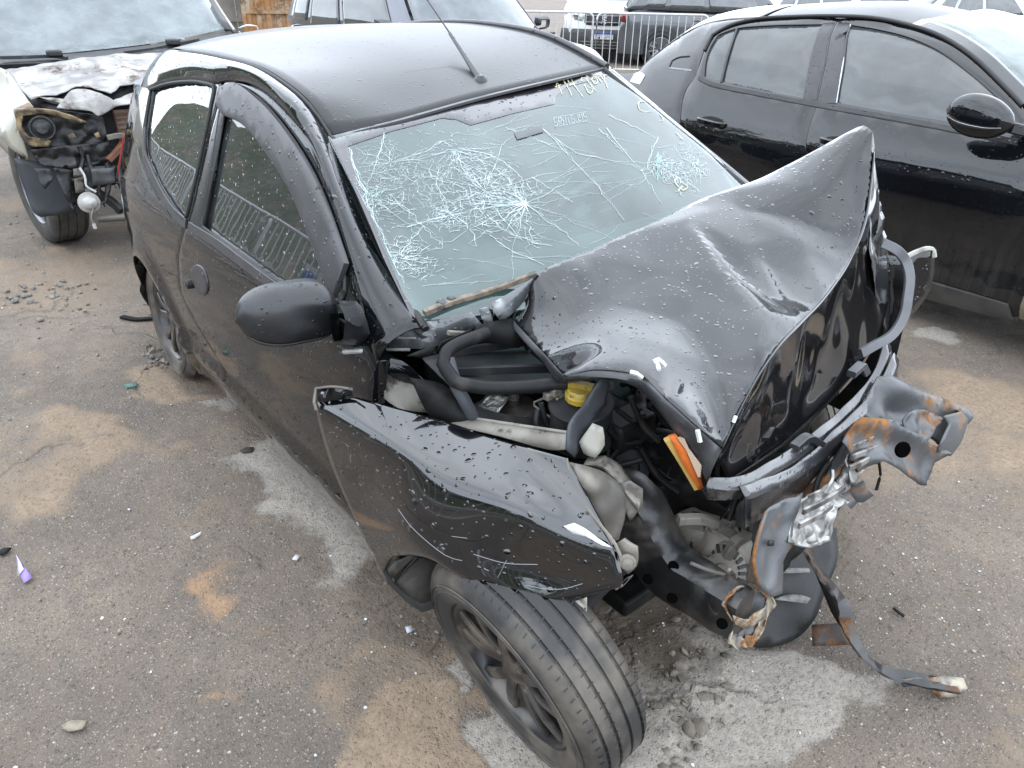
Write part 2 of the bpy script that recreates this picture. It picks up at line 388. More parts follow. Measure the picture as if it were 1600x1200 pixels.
def glass(name, tint, film=(.5, .55, .56), haze=.15, drops=0., hz=None, ior=1.5, boost=1.):
    """thin pane: tinted see-through, mirror reflection by Fresnel, a film of dust"""
    if name in MATS: return MATS[name]
    m = bpy.data.materials.new(name); m.use_nodes = True; nt = m.node_tree; nt.nodes.remove(nt.nodes['Principled BSDF']); MATS[name] = m
    out = nt.nodes['Material Output']; tcn = nt.nodes.new('ShaderNodeTexCoord'); co = tcn.outputs['Object']
    tr = nd(nt, 'ShaderNodeBsdfTransparent'); tr.inputs[0].default_value = (*tint, 1)
    df = nd(nt, 'ShaderNodeBsdfDiffuse'); df.inputs[0].default_value = (*film, 1)
    gl = nd(nt, 'ShaderNodeBsdfGlossy', Roughness=.015); gl.inputs[0].default_value = (1, 1, 1, 1)
    ge = nt.nodes.new('ShaderNodeNewGeometry'); dp = nt.nodes.new('ShaderNodeVectorMath'); dp.operation = 'DOT_PRODUCT'
    nt.links.new(ge.outputs['Normal'], dp.inputs[0]); nt.links.new(ge.outputs['Incoming'], dp.inputs[1])
    fs = mth(nt, 'POWER', mth(nt, 'SUBTRACT', 1., mth(nt, 'ABSOLUTE', dp.outputs['Value'])), 5.); fs = mth(nt, 'MULTIPLY_ADD', fs, .93, .055)
    k = mth(nt, 'MULTIPLY', ramp(nt, noisef(nt, co, 5., 6, .6), .25, .75, .55, 1.3), haze)
    m1 = nd(nt, 'ShaderNodeMixShader'); nt.links.new(k, m1.inputs[0]); nt.links.new(tr.outputs[0], m1.inputs[1]); nt.links.new(df.outputs[0], m1.inputs[2])
    m2 = nd(nt, 'ShaderNodeMixShader'); fk = mth(nt, 'MINIMUM', mth(nt, 'MULTIPLY', fs, boost), .95)
    nt.links.new(fk, m2.inputs[0]); nt.links.new(m1.outputs[0], m2.inputs[1]); nt.links.new(gl.outputs[0], m2.inputs[2]); nt.links.new(m2.outputs[0], out.inputs[0])
    nrm = bump(nt, noisef(nt, co, 3., 2), 1., .0004)
    if drops: nrm = bump(nt, beads(nt, co, 48., .2), drops, 1., nrm)
    nt.links.new(nrm, gl.inputs['Normal'])
    return m
def pchip(xk, yk):
    xk, yk = V3(xk), V3(yk); h = np.diff(xk); d = np.diff(yk)/h; m = np.zeros(len(xk)); m[0], m[-1] = d[0], d[-1]
    for i in range(1, len(xk)-1):
        if d[i-1]*d[i] > 0:
            w1, w2 = 2*h[i]+h[i-1], h[i]+2*h[i-1]; m[i] = (w1+w2)/(w1/d[i-1]+w2/d[i])
    def g(x):
        x = min(max(float(x), xk[0]), xk[-1]); i = min(int(np.searchsorted(xk, x, 'right')-1), len(h)-1); t = (x-xk[i])/h[i]
        return float((2*t**3-3*t*t+1)*yk[i]+(t**3-2*t*t+t)*h[i]*m[i]+(-2*t**3+3*t*t)*yk[i+1]+(t**3-t*t)*h[i]*m[i+1])
    return g
def mirror_y(o, name=None):
    """mirrored copy of a part across the car's centre plane"""
    me = o.data.copy(); me.transform(Matrix.Scale(-1, 4, (0, 1, 0))); me.flip_normals()
    c = bpy.data.objects.new(name or o.name.split('.')[0], me); COL.objects.link(c); c.parent = o.parent
    for md in o.modifiers:
        k = c.modifiers.new(md.name, md.type)
        if md.type == 'SOLIDIFY': k.thickness = md.thickness; k.offset = 0
    return c
def dup(root, loc=None, rotz=None, label=None):
    r = root.copy(); COL.objects.link(r)
    if loc is not None: r.location = loc
    if rotz is not None: r.rotation_euler = (0, 0, rotz)
    if label: r['label'] = label
    for ch in list(root.children):
        c = ch.copy(); COL.objects.link(c); c.parent = r
        for g_ in ch.children:
            d = g_.copy(); COL.objects.link(d); d.parent = c
    return r

# ---------------------------------------------------------------- ground: worn asphalt yard with concrete repairs and washed-in dirt
def nse(X, Y, s, o=0., octv=4):
    out = np.empty(X.shape); f = out.ravel(); xs, ys = X.ravel(), Y.ravel()
    for i in range(len(f)): f[i] = noise.fractal(Vector((xs[i]*s+o, ys[i]*s-o, o*.37)), 1., 2.1, octv)
    return out
GS = 160.
xs = np.concatenate([[-GS, -90, -50, -30, -22, -17, -14, -12, -10.5, -9, -8, -7.2, -6.6], np.arange(-6.1, -3, .06), np.arange(-3, 1.5, .022), [1.6, 1.8, 2.2, 3, 5, 8, 14, 30, 60, GS]])
ys = np.concatenate([[-GS, -60, -30, -15, -9, -6, -4.6, -3.8, -3.3], np.arange(-3, -2.2, .05), np.arange(-2.2, 1.2, .022), np.arange(1.22, 3.2, .06), [3.4, 3.8, 4.5, 5.5, 7, 8.5, 10, 12, 14, 18, 24, 40, 70, GS]])
GX, GY = np.meshgrid(xs, ys, indexing='ij')
near = (GX > -8) & (GX < 2) & (GY > -4) & (GY < 4)
wx = GX+np.where(near, .10*nse(GX, GY, 3.1, 5)+.03*nse(GX, GY, 14, 9, 3), 0); wy = GY+np.where(near, .10*nse(GX, GY, 3.3, 15)+.03*nse(GX, GY, 15, 29, 3), 0)
def blob(pts, soft=.05):
    """soft mask of a closed ground outline, ragged by the warped coordinates"""
    P = crv(pts, closed=True, seg=.06)[:, :2]; lo, hi = P.min(0)-.3, P.max(0)+.3
    m = np.zeros(GX.shape); idx = np.argwhere((wx > lo[0]) & (wx < hi[0]) & (wy > lo[1]) & (wy < hi[1]))
    A = P; B = np.roll(P, -1, 0); AB = B-A; L2 = (AB**2).sum(1)+1e-9
    for i, j in idx:
        q = V3((wx[i, j], wy[i, j])); t = np.clip(((q-A)*AB).sum(1)/L2, 0, 1); d = math.sqrt((((A+t[:, None]*AB)-q)**2).sum(1).min())
        d = d if inpoly(q, P) else -d
        x = min(max(d/soft*.5+.5, 0), 1); m[i, j] = x*x*(3-2*x)
    return m
conc = np.zeros(GX.shape); sand = np.zeros(GX.shape); rust = np.zeros(GX.shape); dark = np.zeros(GX.shape); Z = np.zeros(GX.shape)
b1 = blob([(-1.6714,-0.8733,0.0000), (-1.6698,-0.6770,0.0000), (-1.4059,-0.6322,0.0000), (-0.8034,-0.6402,0.0000), (-0.6226,-0.6526,0.0000), (-0.7190,-0.8475,0.0000), (-0.9412,-0.8723,0.0000), (-1.2020,-0.8252,0.0000)], .10)
b2 = blob([(-2.1000,-0.8176,0.0000), (-2.0445,-0.6967,0.0000), (-1.8869,-0.7138,0.0000), (-1.9082,-0.8286,0.0000)], .08)
b3 = blob([(-0.2264,-0.7971,0.0000), (-0.2081,-0.7042,0.0000), (-0.1173,-0.7390,0.0000), (-0.0681,-0.8159,0.0000), (-0.1504,-0.7979,0.0000)], .02)
b4 = blob([(-0.0656,-0.7671,-0.0000), (-0.0501,-0.6523,-0.0000), (0.1673,-0.6703,0.0000), (0.2543,-0.6901,0.0000), (0.1499,-0.8737,0.0000), (0.0157,-0.8378,0.0000)], .025)
b5 = blob([(-0.2693,-1.0601,0.0000), (-0.2527,-0.9396,0.0000), (-0.1862,-0.8442,0.0000), (-0.1265,-0.8146,0.0000), (-0.0219,-0.8296,0.0000), (0.1229,-0.9084,0.0000), (-0.0879,-1.1789,0.0000), (-0.1856,-1.1242,0.0000)], .02)
b6 = blob([(-0.0600,-0.3078,-0.0000), (0.0047,-0.1021,0.0000), (0.2057,-0.0022,0.0000), (0.3552,0.1533,0.0000), (0.5245,0.1907,-0.0000), (0.5438,-0.0121,0.0000), (0.4840,-0.2631,-0.0000), (0.5036,-0.4920,0.0000), (0.3259,-0.7197,0.0000)], .06)
b7 = blob([(-0.5881,2.4689,-0.0000), (-0.5120,2.7144,0.0000), (-0.3869,2.7420,0.0000), (-0.3522,2.5852,0.0000), (-0.4955,2.4578,-0.0000)], .05)
b8 = blob([(-0.1066,1.3169,0.0000), (-0.2911,2.2327,0.0000), (0.2332,2.2027,0.0000), (0.5434,1.2889,0.0000), (0.2311,1.2508,0.0000)], .25)
b9 = blob([(-1.0270,2.4714,0.0000), (-0.0662,2.6548,0.0000), (0.2757,2.0774,-0.0000), (-0.2058,1.6172,0.0000)], .3)
conc = np.clip(b1*.85+b2*.8+b3*.9+b4*.9+b6*.75+b7*.8+b9*.25, 0, 1)
s1 = blob([(-2.5547,-1.0317,0.0000), (-2.6621,-0.8454,0.0000), (-2.2838,-0.6681,0.0000), (-2.0892,-0.7089,0.0000), (-2.1381,-0.9145,0.0000), (-2.2816,-1.0601,0.0000)], .06)
s2 = blob([(-3.0604,-1.3824,0.0000), (-3.2942,-1.2041,0.0000), (-2.8782,-1.2502,0.0000), (-2.6372,-1.3451,0.0000)], .12)
s3 = blob([(-2.2104,-1.3947,0.0000), (-2.4293,-1.2574,0.0000), (-2.0218,-1.2232,0.0000), (-1.9306,-1.2900,0.0000), (-2.1127,-1.3438,0.0000)], .10)
s4 = blob([(-4.5913,-1.3655,0.0000), (-4.4850,-0.6931,0.0000), (-3.7674,-0.6055,0.0000), (-3.4815,-0.8858,0.0000), (-3.4934,-1.1995,0.0000), (-3.6905,-1.4681,0.0000)], .3)
s5 = blob([(-1.7971,-1.6073,-0.0000), (-1.8776,-1.4950,0.0000), (-1.8879,-1.4089,0.0000), (-1.6450,-1.5525,0.0000), (-1.6028,-1.6337,0.0000)], .10)
s6 = blob([(-4.8204,-1.0494,0.0000), (-5.0936,-0.4260,0.0000), (-4.4328,-0.5071,0.0000), (-4.2280,-0.8615,0.0000)], .25)
s7 = blob([(-0.2081,2.1183,0.0000), (-0.0288,2.2513,0.0000), (0.1448,2.0849,0.0000), (-0.0841,1.9719,0.0000)], .15)
sand = np.clip(s1+s2*.6+s3*.75+s4*.55+s5*.6+s6*.3+b8*.55+s7*.5+b5*.95, 0, 1)
for pts, k in (([(-1.0161,-1.1889,0.0000), (-1.0394,-1.1005,0.0000), (-0.9113,-1.0523,0.0000), (-0.8265,-1.1193,-0.0000), (-0.9032,-1.1977,0.0000)], .75), ([(-0.7834,-1.1261,0.0000), (-0.7497,-1.0616,0.0000), (-0.6901,-1.1057,0.0000)], .5),
    ([(-0.5624,-1.3138,0.0000), (-0.5230,-1.2693,0.0000), (-0.4639,-1.2959,0.0000), (-0.4998,-1.3270,0.0000)], .7), ([(-0.5860,-1.1756,0.0000), (-0.5541,-1.1343,-0.0000), (-0.5149,-1.1598,0.0000)], .5), ([(-0.7439,-1.7161,0.0000), (-0.7405,-1.6676,0.0000), (-0.6660,-1.6871,0.0000)], .5), ([(-1.4570,-1.2196,0.0000), (-1.4198,-1.1115,0.0000), (-1.3671,-1.1709,0.0000)], .4)):
    rust = np.maximum(rust, k*blob(pts, .07))
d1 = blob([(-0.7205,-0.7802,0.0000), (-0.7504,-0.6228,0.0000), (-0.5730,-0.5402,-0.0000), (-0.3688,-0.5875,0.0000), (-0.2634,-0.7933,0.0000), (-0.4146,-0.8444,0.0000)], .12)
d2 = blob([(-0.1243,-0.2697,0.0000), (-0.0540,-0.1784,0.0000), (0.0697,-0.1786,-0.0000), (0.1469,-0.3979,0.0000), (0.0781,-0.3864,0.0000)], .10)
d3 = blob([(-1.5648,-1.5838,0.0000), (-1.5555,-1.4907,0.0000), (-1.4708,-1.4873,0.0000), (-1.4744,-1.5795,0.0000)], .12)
d4 = blob([(-2.2400,-0.7130,0.0000), (-1.5648,-0.6943,0.0000), (-0.7476,-0.7195,-0.0000), (-0.4268,-0.6628,0.0000), (-0.0935,-0.4283,0.0000), (0.2987,0.0801,-0.0000), (0.2628,0.7019,0.0000), (-0.0179,1.3553,0.0000), (-1.5680,1.4235,0.0000), (-3.1078,0.6923,0.0000), (-3.1915,-0.4891,0.0000)], .22)  # contact shade of the car, painted on the ground below and along it
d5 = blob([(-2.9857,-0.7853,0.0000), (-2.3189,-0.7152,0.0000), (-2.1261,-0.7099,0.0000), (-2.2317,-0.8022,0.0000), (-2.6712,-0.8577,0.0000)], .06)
dark = np.clip(d1*.9+d2*.8+d4*.5*(1-conc)+d5*.6+.35*d3, 0, 1)  # dark soil patches plus painted contact shade of the car and rear wheel
# broad washed-in dirt and relief
big = np.where(near, nse(GX, GY, .9, 41, 4), 0); mid = np.where(near, nse(GX, GY, 4.5, 71, 4), 0); fin = np.where(near, nse(GX, GY, 22, 3, 3), 0)
sand = np.clip(sand+np.clip(big*1.3+mid*.6+.02, 0, .6)*(1-conc), 0, 1)
rub = blob([(0.0172,-0.1878,0.0000), (0.0517,-0.0410,0.0000), (0.1568,-0.0265,0.0000), (0.2488,-0.2334,0.0000), (0.3058,-0.4078,0.0000), (0.4235,-0.5946,0.0000), (0.3570,-0.6800,0.0000), (0.1738,-0.4272,0.0000)], .10)
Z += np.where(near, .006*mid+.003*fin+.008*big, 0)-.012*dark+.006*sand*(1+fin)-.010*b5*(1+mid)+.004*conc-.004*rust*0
Z += rub*(.012+.028*np.abs(mid)+.02*np.abs(fin))
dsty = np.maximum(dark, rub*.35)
Z = np.where(near, Z, 0)
gv = np.stack([GX, GY, Z], 2).reshape(-1, 3)
gm = bpy.data.meshes.new('ground'); nx_, ny_ = GX.shape
gm.from_pydata(gv.tolist(), [], gridfaces(nx_, ny_)); gm.update()
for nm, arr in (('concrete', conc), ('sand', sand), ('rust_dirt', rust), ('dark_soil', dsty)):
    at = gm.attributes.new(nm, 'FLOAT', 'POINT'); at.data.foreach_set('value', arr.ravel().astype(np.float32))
def ground_mat():
    m = bpy.data.materials.new('worn_asphalt'); m.use_nodes = True; nt = m.node_tree; b = nt.nodes['Principled BSDF']
    co = nt.nodes.new('ShaderNodeTexCoord').outputs['Object']
    A = lambda n: nd(nt, 'ShaderNodeAttribute', attribute_name=n).outputs['Fac']
    base = mixc(nt, ramp(nt, noisef(nt, co, 1.1, 6, .6), .35, .68), (.112, .089, .070), (.205, .160, .118))
    base = mixc(nt, ramp(nt, noisef(nt, co, 9., 6, .65), .42, .70, 0, .5), base, (.085, .076, .068))
    hs = None; wv0 = nd(nt, 'ShaderNodeTexNoise', Scale=90., Detail=2.); nt.links.new(co, wv0.inputs['Vector'])
    wa_ = nt.nodes.new('ShaderNodeVectorMath'); wa_.operation = 'MULTIPLY_ADD'; nt.links.new(wv0.outputs['Color'], wa_.inputs[0]); wa_.inputs[1].default_value = (.010, .010, .0); nt.links.new(co, wa_.inputs[2])
    for sc, th, r, mxk in ((118., .62, .40, .8), (70., .26, .34, .9), (240., .6, .46, .6)):
        vo = nd(nt, 'ShaderNodeTexVoronoi', Scale=sc); nt.links.new(wa_.outputs[0], vo.inputs['Vector']); sp = nt.nodes.new('ShaderNodeSeparateColor'); nt.links.new(vo.outputs['Color'], sp.inputs[0])
        k = mth(nt, 'MULTIPLY', mth(nt, 'LESS_THAN', sp.outputs[0], th), ramp(nt, vo.outputs['Distance'], r*.6, r*1.1, mxk, 0))
        st_ = mixc(nt, mth(nt, 'POWER', sp.outputs[1], 2.6), (.085, .075, .066), mixc(nt, sp.outputs[2], (.50, .46, .41), (.42, .335, .25)))
        base = mixc(nt, k, base, st_); hs = mth(nt, 'MULTIPLY', k, .30/sc) if hs is None else mth(nt, 'ADD', hs, mth(nt, 'MULTIPLY', k, .30/sc))
    grit = noisef(nt, co, 210., 3, .6)
    base = mixc(nt, ramp(nt, grit, .35, .7, 0, .42), base, (.06, .054, .049))
    fine = noisef(nt, co, 60., 5, .65); f2 = noisef(nt, co, 14., 6, .6)
    def lay(base, a, c1, c2, lo=.28, hi=.66, w=.85):
        k = mth(nt, 'ADD', A(a), mth(nt, 'MULTIPLY', mth(nt, 'SUBTRACT', f2, .5), w)); k = mth(nt, 'ADD', k, mth(nt, 'MULTIPLY', mth(nt, 'SUBTRACT', fine, .5), .75))
        k = mth(nt, 'MULTIPLY', ramp(nt, k, lo, hi), mth(nt, 'MINIMUM', mth(nt, 'MULTIPLY', A(a), 2.2), .93)); return mixc(nt, k, base, mixc(nt, ramp(nt, fine, .3, .7), c1, c2)), k
    base, kc = lay(base, 'concrete', (.325, .295, .255), (.215, .192, .165))
    base, ks = lay(base, 'sand', (.25, .185, .127), (.175, .132, .093), .10, .85)
    base, kr = lay(base, 'rust_dirt', (.30, .19, .11), (.22, .14, .085), .2, .7)
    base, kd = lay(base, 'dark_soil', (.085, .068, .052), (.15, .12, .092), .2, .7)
    # hairline cracks
    vo = nd(nt, 'ShaderNodeTexVoronoi', Scale=.9, feature='DISTANCE_TO_EDGE'); wv = nd(nt, 'ShaderNodeTexNoise', Scale=2.4, Detail=6.); nt.links.new(co, wv.inputs['Vector'])
    ad = nt.nodes.new('ShaderNodeVectorMath'); ad.operation = 'MULTIPLY_ADD'; nt.links.new(wv.outputs['Color'], ad.inputs[0]); ad.inputs[1].default_value = (.6, .6, .6); nt.links.new(co, ad.inputs[2]); nt.links.new(ad.outputs[0], vo.inputs['Vector'])
    ck = mth(nt, 'MULTIPLY', ramp(nt, vo.outputs['Distance'], .0, .012, 1, 0), ramp(nt, noisef(nt, co, 1.3, 3), .46, .58)); base = mixc(nt, mth(nt, 'MULTIPLY', ck, .5), base, (.07, .062, .055))
    nt.links.new(base, b.inputs['Base Color'])
    nt.links.new(ramp(nt, f2, .35, .7, .72, .92), b.inputs['Roughness']); b.inputs['Specular IOR Level'].default_value = .35
    h = mth(nt, 'ADD', hs, mth(nt, 'MULTIPLY', grit, .0022)); h = mth(nt, 'ADD', h, mth(nt, 'MULTIPLY', fine, .004)); h = mth(nt, 'SUBTRACT', h, mth(nt, 'MULTIPLY', ck, .006))
    h = mth(nt, 'ADD', h, mth(nt, 'MULTIPLY', mth(nt, 'ADD', kc, ks), .003))
    nt.links.new(bump(nt, h, 1., 1.), b.inputs['Normal']); return m
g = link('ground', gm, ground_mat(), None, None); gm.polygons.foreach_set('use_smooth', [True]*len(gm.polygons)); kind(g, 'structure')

# ---------------------------------------------------------------- shared materials
M_PAINT = mat('black_paint', (.0045, .0052, .0065), .08, coat=.78, spec=.05, drops=.45, dsc=44., dust=((.15, .105, .07), .16, .60, .10), c2=(.007, .0075, .009), sc=2.)
M_PAINT2 = mat('black_paint_scuffed', (.006, .0068, .008), .12, coat=1., spec=.14, drops=.5, dsc=54., bumps=.0003, bsc=7.)
M_BLK = mat('matte_black_plastic', (.018, .019, .021), .33, c2=(.026, .027, .029), sc=9., drops=.4, dsc=44., bumps=.0001, bsc=300.)
M_TRIM = mat('faded_black_trim', (.045, .043, .048), .38, c2=(.06, .057, .06), sc=12., drops=.45, dsc=40.)
M_RUB = mat('black_rubber', (.012, .012, .012), .6)
M_DARK = mat('dark_interior', (.018, .018, .019), .8, c2=(.03, .03, .03), sc=5.)
M_SEAT = mat('grey_seat_cloth', (.06, .06, .065), .9, c2=(.04, .04, .045), sc=20.)
M_TYRE = mat('dusty_tyre', (.035, .033, .032), .66, c2=(.16, .138, .112), sc=7., lo=.40, hi=.70, bumps=.0006, bsc=120.)
M_RIM = mat('black_dusty_rim', (.02, .02, .022), .32, c2=(.15, .125, .10), sc=9., lo=.40, hi=.68)
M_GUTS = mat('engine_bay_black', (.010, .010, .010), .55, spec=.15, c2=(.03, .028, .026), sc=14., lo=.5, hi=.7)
M_DUSTY = mat('dusty_grey_metal', (.16, .15, .135), .55, metal=.25, c2=(.27, .24, .20), sc=7., lo=.35, hi=.65, c3=(.10, .075, .055), sc3=9., lo3=.58, hi3=.68, bumps=.0008, bsc=40.)
M_GLASS = glass('tinted_side_glass', (.06, .066, .07), haze=.05, drops=.35, boost=1.5)
M_WS = glass('crazed_windscreen_glass', (.56, .76, .72), film=(.30, .45, .43), haze=.115, drops=.1, boost=1.3)
M_CRACK = mat('glass_fracture', (.80, .92, .90), .35, c2=(.62, .78, .77), sc=30.)
M_CRACK2 = mat('glass_fracture_green', (.30, .55, .47), .3)
# ---------------------------------------------------------------- the wrecked hatchback
TILT = Matrix.Rotation(R(-1.08), 3, 'Y') @ Matrix.Rotation(R(1.52), 3, 'X')
car = thing('wrecked_hatchback', 'black three-door hatchback with a smashed front, buckled bonnet and crazed windscreen', 'car', (0, 0, 0), TILT)
TI = np.array(TILT.inverted())
def toL(p): return TI@V3(p)
def SS(x, z):
    e = 1e-3; y = Sy(x, z); n = np.array([-(Sy(x+e, z)-y)/e, 1., -(Sy(x, z+e)-y)/e]); n = -n/np.linalg.norm(n); n *= 1 if n[1] < 0 else -1
    return (x, y, z), n
xz = lambda P: [(q[0], q[2]) for q in P]
arc = lambda cx, cz, r, a0, a1, n=14: [(cx+r*math.cos(R(a)), cz+r*math.sin(R(a))) for a in np.linspace(a0, a1, n)]
seam_top = [(-1.6514,-0.5952,1.3939), (-1.5328,-0.5916,1.4017), (-1.3959,-0.5926,1.3989), (-1.2829,-0.5974,1.3867), (-1.1067,-0.6130,1.3467), (-0.9384,-0.6336,1.2963), (-0.7781,-0.6724,1.1990), (-0.6427,-0.7129,1.0916), (-0.5399,-0.7455,0.9983), (-0.4342,-0.7763,0.9040)]
seam_rear = [(-1.6763,-0.5984,1.3861), (-1.6913,-0.6720,1.2121), (-1.7208,-0.7456,1.0246), (-1.7508,-0.7758,0.9426), (-1.8031,-0.7983,0.8673), (-1.8560,-0.8092,0.7958), (-1.8862,-0.8153,0.7267), (-1.9212,-0.8185,0.6214)]
qg_top = [(-2.4193,-0.6257,1.3052), (-2.2836,-0.6162,1.3353), (-2.1280,-0.6083,1.3569), (-1.9069,-0.6015,1.3770), (-1.7165,-0.5997,1.3828)]
# roof rail and windscreen pillar
ditch = [(-2.86, -.455, 1.30), (-2.5862,-0.5000,1.4215), (-2.2654,-0.5200,1.4437), (-1.8330,-0.5400,1.4518), (-1.4581,-0.5550,1.4454), (-1.2781,-0.5600,1.4206), (-1.1272,-0.5600,1.3796), (-1.0066,-0.5580,1.3034), (-0.7513,-0.6040,1.1337), (-0.5599,-0.6420,1.0314), (-0.4108,-0.6680,0.9666)]
seam = [(-2.84, Sy(-2.84, 1.22), 1.22)]+qg_top+seam_top
RA, RB = crv(ditch, 60), crv(seam, 60)
RM = (RA+RB)/2+np.array([[.012, -.022, .020]])
rail = loft('roof_rail', [RA-np.array([[0, -.012, .014]]), RA, RM, RB], M_PAINT, car, byindex=True, nv=11, solid=.004)
tube('roof_gutter_strip', [q+np.array((.0, .010, -.001)) for q in crv(ditch[1:], 40)], .0065, M_RUB, car, n=0)
# quarter panel
rear_edge = [(-2.80, 1.265), (-2.93, 1.15), (-3.05, 1.0), (-3.135, .86), (-3.17, .62), (-3.15, .36), (-3.0, .24), (-2.83, .22)]
q_out = xz(qg_top[::-1][:1])+[(q[0], q[2]) for q in qg_top[::-1][1:]]+rear_edge+arc(-2.45, .27, .365, 190, -10, 22)+[(-2.05, .21), (-1.97, .36), (-1.66, .362)]+[((-1.6450,-0.8159,0.3760)[0]+.06, .40)]+xz(seam_rear[::-1])
q_glass = [(-2.4367,-0.6267,1.3013), (-2.2805,-0.6181,1.3311), (-2.1253,-0.6100,1.3529), (-1.9048,-0.6030,1.3731), (-1.7251,-0.6023,1.3763), (-1.7251,-0.6573,1.2474), (-1.7430,-0.7235,1.0830), (-1.7833,-0.7776,0.9380), (-1.9235,-0.7718,0.9512), (-2.1190,-0.7558,0.9918), (-2.2629,-0.7378,1.0376), (-2.3740,-0.7185,1.0824), (-2.4253,-0.6855,1.1613)]
panel('quarter_panel', q_out, SS, M_PAINT, car, holes=[xz(q_glass)], step=.04, thick=.04, seg=.03)
panel('quarter_window', xz(q_glass), SS, M_GLASS, car, off=-.008, step=.03, thick=.004)
# rubber round the quarter window, wider grey strip along its rear and lower edge
sv = crv([(-2.4273,-0.6875,1.1613), (-2.3853,-0.7207,1.0810), (-2.2708,-0.7418,1.0319), (-2.1252,-0.7606,0.9840), (-1.9269,-0.7774,0.9420), (-1.7660,-0.7823,0.9313)], 24)
bar('quarter_window_strip', sv, .034, .008, M_TRIM, car, n=0, up=(0, -1, .3))
tube('quarter_window_seal', [V3(SS(a, b)[0]) for a, b in crv(xz(q_glass), 60, closed=True)], .007, M_RUB, car, n=0, closed=True)
# sill
panel('sill', [(-.40, .358), (-1.66, .358), (-1.97, .352), (-2.06, .20), (-2.03, .115), (-.42, .10)], SS, M_PAINT, car, step=.07, thick=.05)
# door
win = [(-1.6058,-0.6269,1.3189), (-1.4498,-0.6274,1.3171), (-1.2665,-0.6365,1.2944), (-1.0447,-0.6681,1.2165), (-0.8572,-0.7016,1.1293), (-0.6902,-0.7371,1.0310), (-0.6335,-0.7533,0.9840), (-0.8073,-0.7670,0.9547), (-1.0046,-0.7744,0.9408), (-1.2978,-0.7737,0.9463), (-1.6236,-0.7711,0.9546), (-1.6113,-0.7072,1.1250)]
wtop = [(-1.6337,-0.6199,1.3350), (-1.6042,-0.6043,1.3716), (-1.5007,-0.5990,1.3845), (-1.3300,-0.6049,1.3685), (-1.1037,-0.6305,1.3064), (-0.9095,-0.6611,1.2303), (-0.7758,-0.6908,1.1537), (-0.6563,-0.7233,1.0657), (-0.6144,-0.7498,0.9925), (-0.7366,-0.7635,0.9614), (-1.0046,-0.7744,0.9408), (-1.2978,-0.7737,0.9463), (-1.6236,-0.7711,0.9546), (-1.6113,-0.7072,1.1250)]
d_low = [(-.45, .72), (-.47, .52), (-.52, .385), (-.60, .362), (-1.45, .362), (-1.62, .366)]
d_out = xz(seam_top)+d_low+[((-1.6450,-0.8159,0.3760)[0]+.05, .385)]+xz(seam_rear[:0:-1])
panel('door', d_out, SS, M_PAINT, car, holes=[xz(wtop)], step=.035, thick=.035, r=.004)
panel('door_window', xz(wtop), SS, M_GLASS, car, off=-.012, step=.03, thick=.004)
panel('door_pillar_cover', xz([(-1.6337,-0.6199,1.3350), (-1.5927,-0.6280,1.3165), (-1.5864,-0.6899,1.1681), (-1.6070,-0.7690,0.9602), (-1.7312,-0.7750,0.9446), (-1.6948,-0.7400,1.0399), (-1.6624,-0.6704,1.2160)]), SS, M_BLK, car, off=.004, thick=.006, step=.1)
tube('door_window_seal', [V3(SS(a, b)[0]) for a, b in crv(xz(wtop), 70, closed=True)], .006, M_RUB, car, n=0, closed=True)
bar('belt_moulding', crv([(-1.7228,-0.7822,0.9342), (-1.4525,-0.7805,0.9383), (-1.2047,-0.7821,0.9320), (-0.9909,-0.7826,0.9277), (-0.7522,-0.7785,0.9318), (-0.5685,-0.7725,0.9376)], 20), .030, .014, M_TRIM, car, n=0, up=(0, -1, .3))
vis = [(-1.6392,-0.6201,1.3344), (-1.6236,-0.6027,1.3755), (-1.5272,-0.5955,1.3931), (-1.3084,-0.6067,1.3637), (-1.0977,-0.6288,1.3104), (-0.8932,-0.6592,1.2345), (-0.7591,-0.6873,1.1616), (-0.6317,-0.7192,1.0747), (-0.6511,-0.7498,0.9947), (-0.6944,-0.7423,1.0174), (-0.8208,-0.7156,1.0926), (-0.9636,-0.6858,1.1715), (-1.1516,-0.6596,1.2383), (-1.3860,-0.6357,1.2975), (-1.5893,-0.6302,1.3112)]
panel('rain_visor', xz(vis), SS, M_TRIM, car, off=.020, step=.03, thick=.016, r=.006)
# mirror
mc = V3((-0.6000,-0.9080,1.0094)); 
MG = []
for t in np.linspace(-1, 1, 17):
    w = max(0., 1-abs(t)**2.6)**.5 if t < 0 else max(.0, 1-abs(t*.97)**5)**.5
    MG.append([(mc[0]+.055*w*math.copysign(abs(math.cos(a))**.75, math.cos(a))*(1.15 if math.cos(a) > 0 else .6), mc[1]+t*.118, mc[2]-.012*t+.076*w*math.copysign(abs(math.sin(a))**.8, math.sin(a))) for a in np.linspace(0, 2*math.pi, 25)[:-1]])
MG = np.array(MG)
mir = mk('mirror', MG.reshape(-1, 3), gridfaces(17, 24, False, True), M_BLK, car, 60)
tube('housing_seam', [MG[i, k]*1.0+np.array((.002, 0, 0)) for i, k in [(j, 21) for j in range(1, 16)]], .0022, M_RUB, mir, n=0, sides=5)
loft('mirror_foot', [crv(c, 16, closed=True) for c in ([(-0.4638,-0.8600,1.0575), (-0.4154,-0.8600,1.0789), (-0.3860,-0.8600,1.0574), (-0.4152,-0.8600,0.9912), (-0.4709,-0.8600,0.9677)], [(-0.5430,-0.8000,1.0188), (-0.4698,-0.8000,1.0359), (-0.4453,-0.8000,1.0001), (-0.4949,-0.8000,0.9336), (-0.5731,-0.8000,0.9083)], [(-0.6251,-0.7650,0.9933), (-0.5057,-0.7650,1.0308), (-0.4660,-0.7650,0.9631), (-0.5594,-0.7650,0.8849), (-0.6545,-0.7650,0.8602)])], M_BLK, mir, byindex=True, nv=8, solid=0)
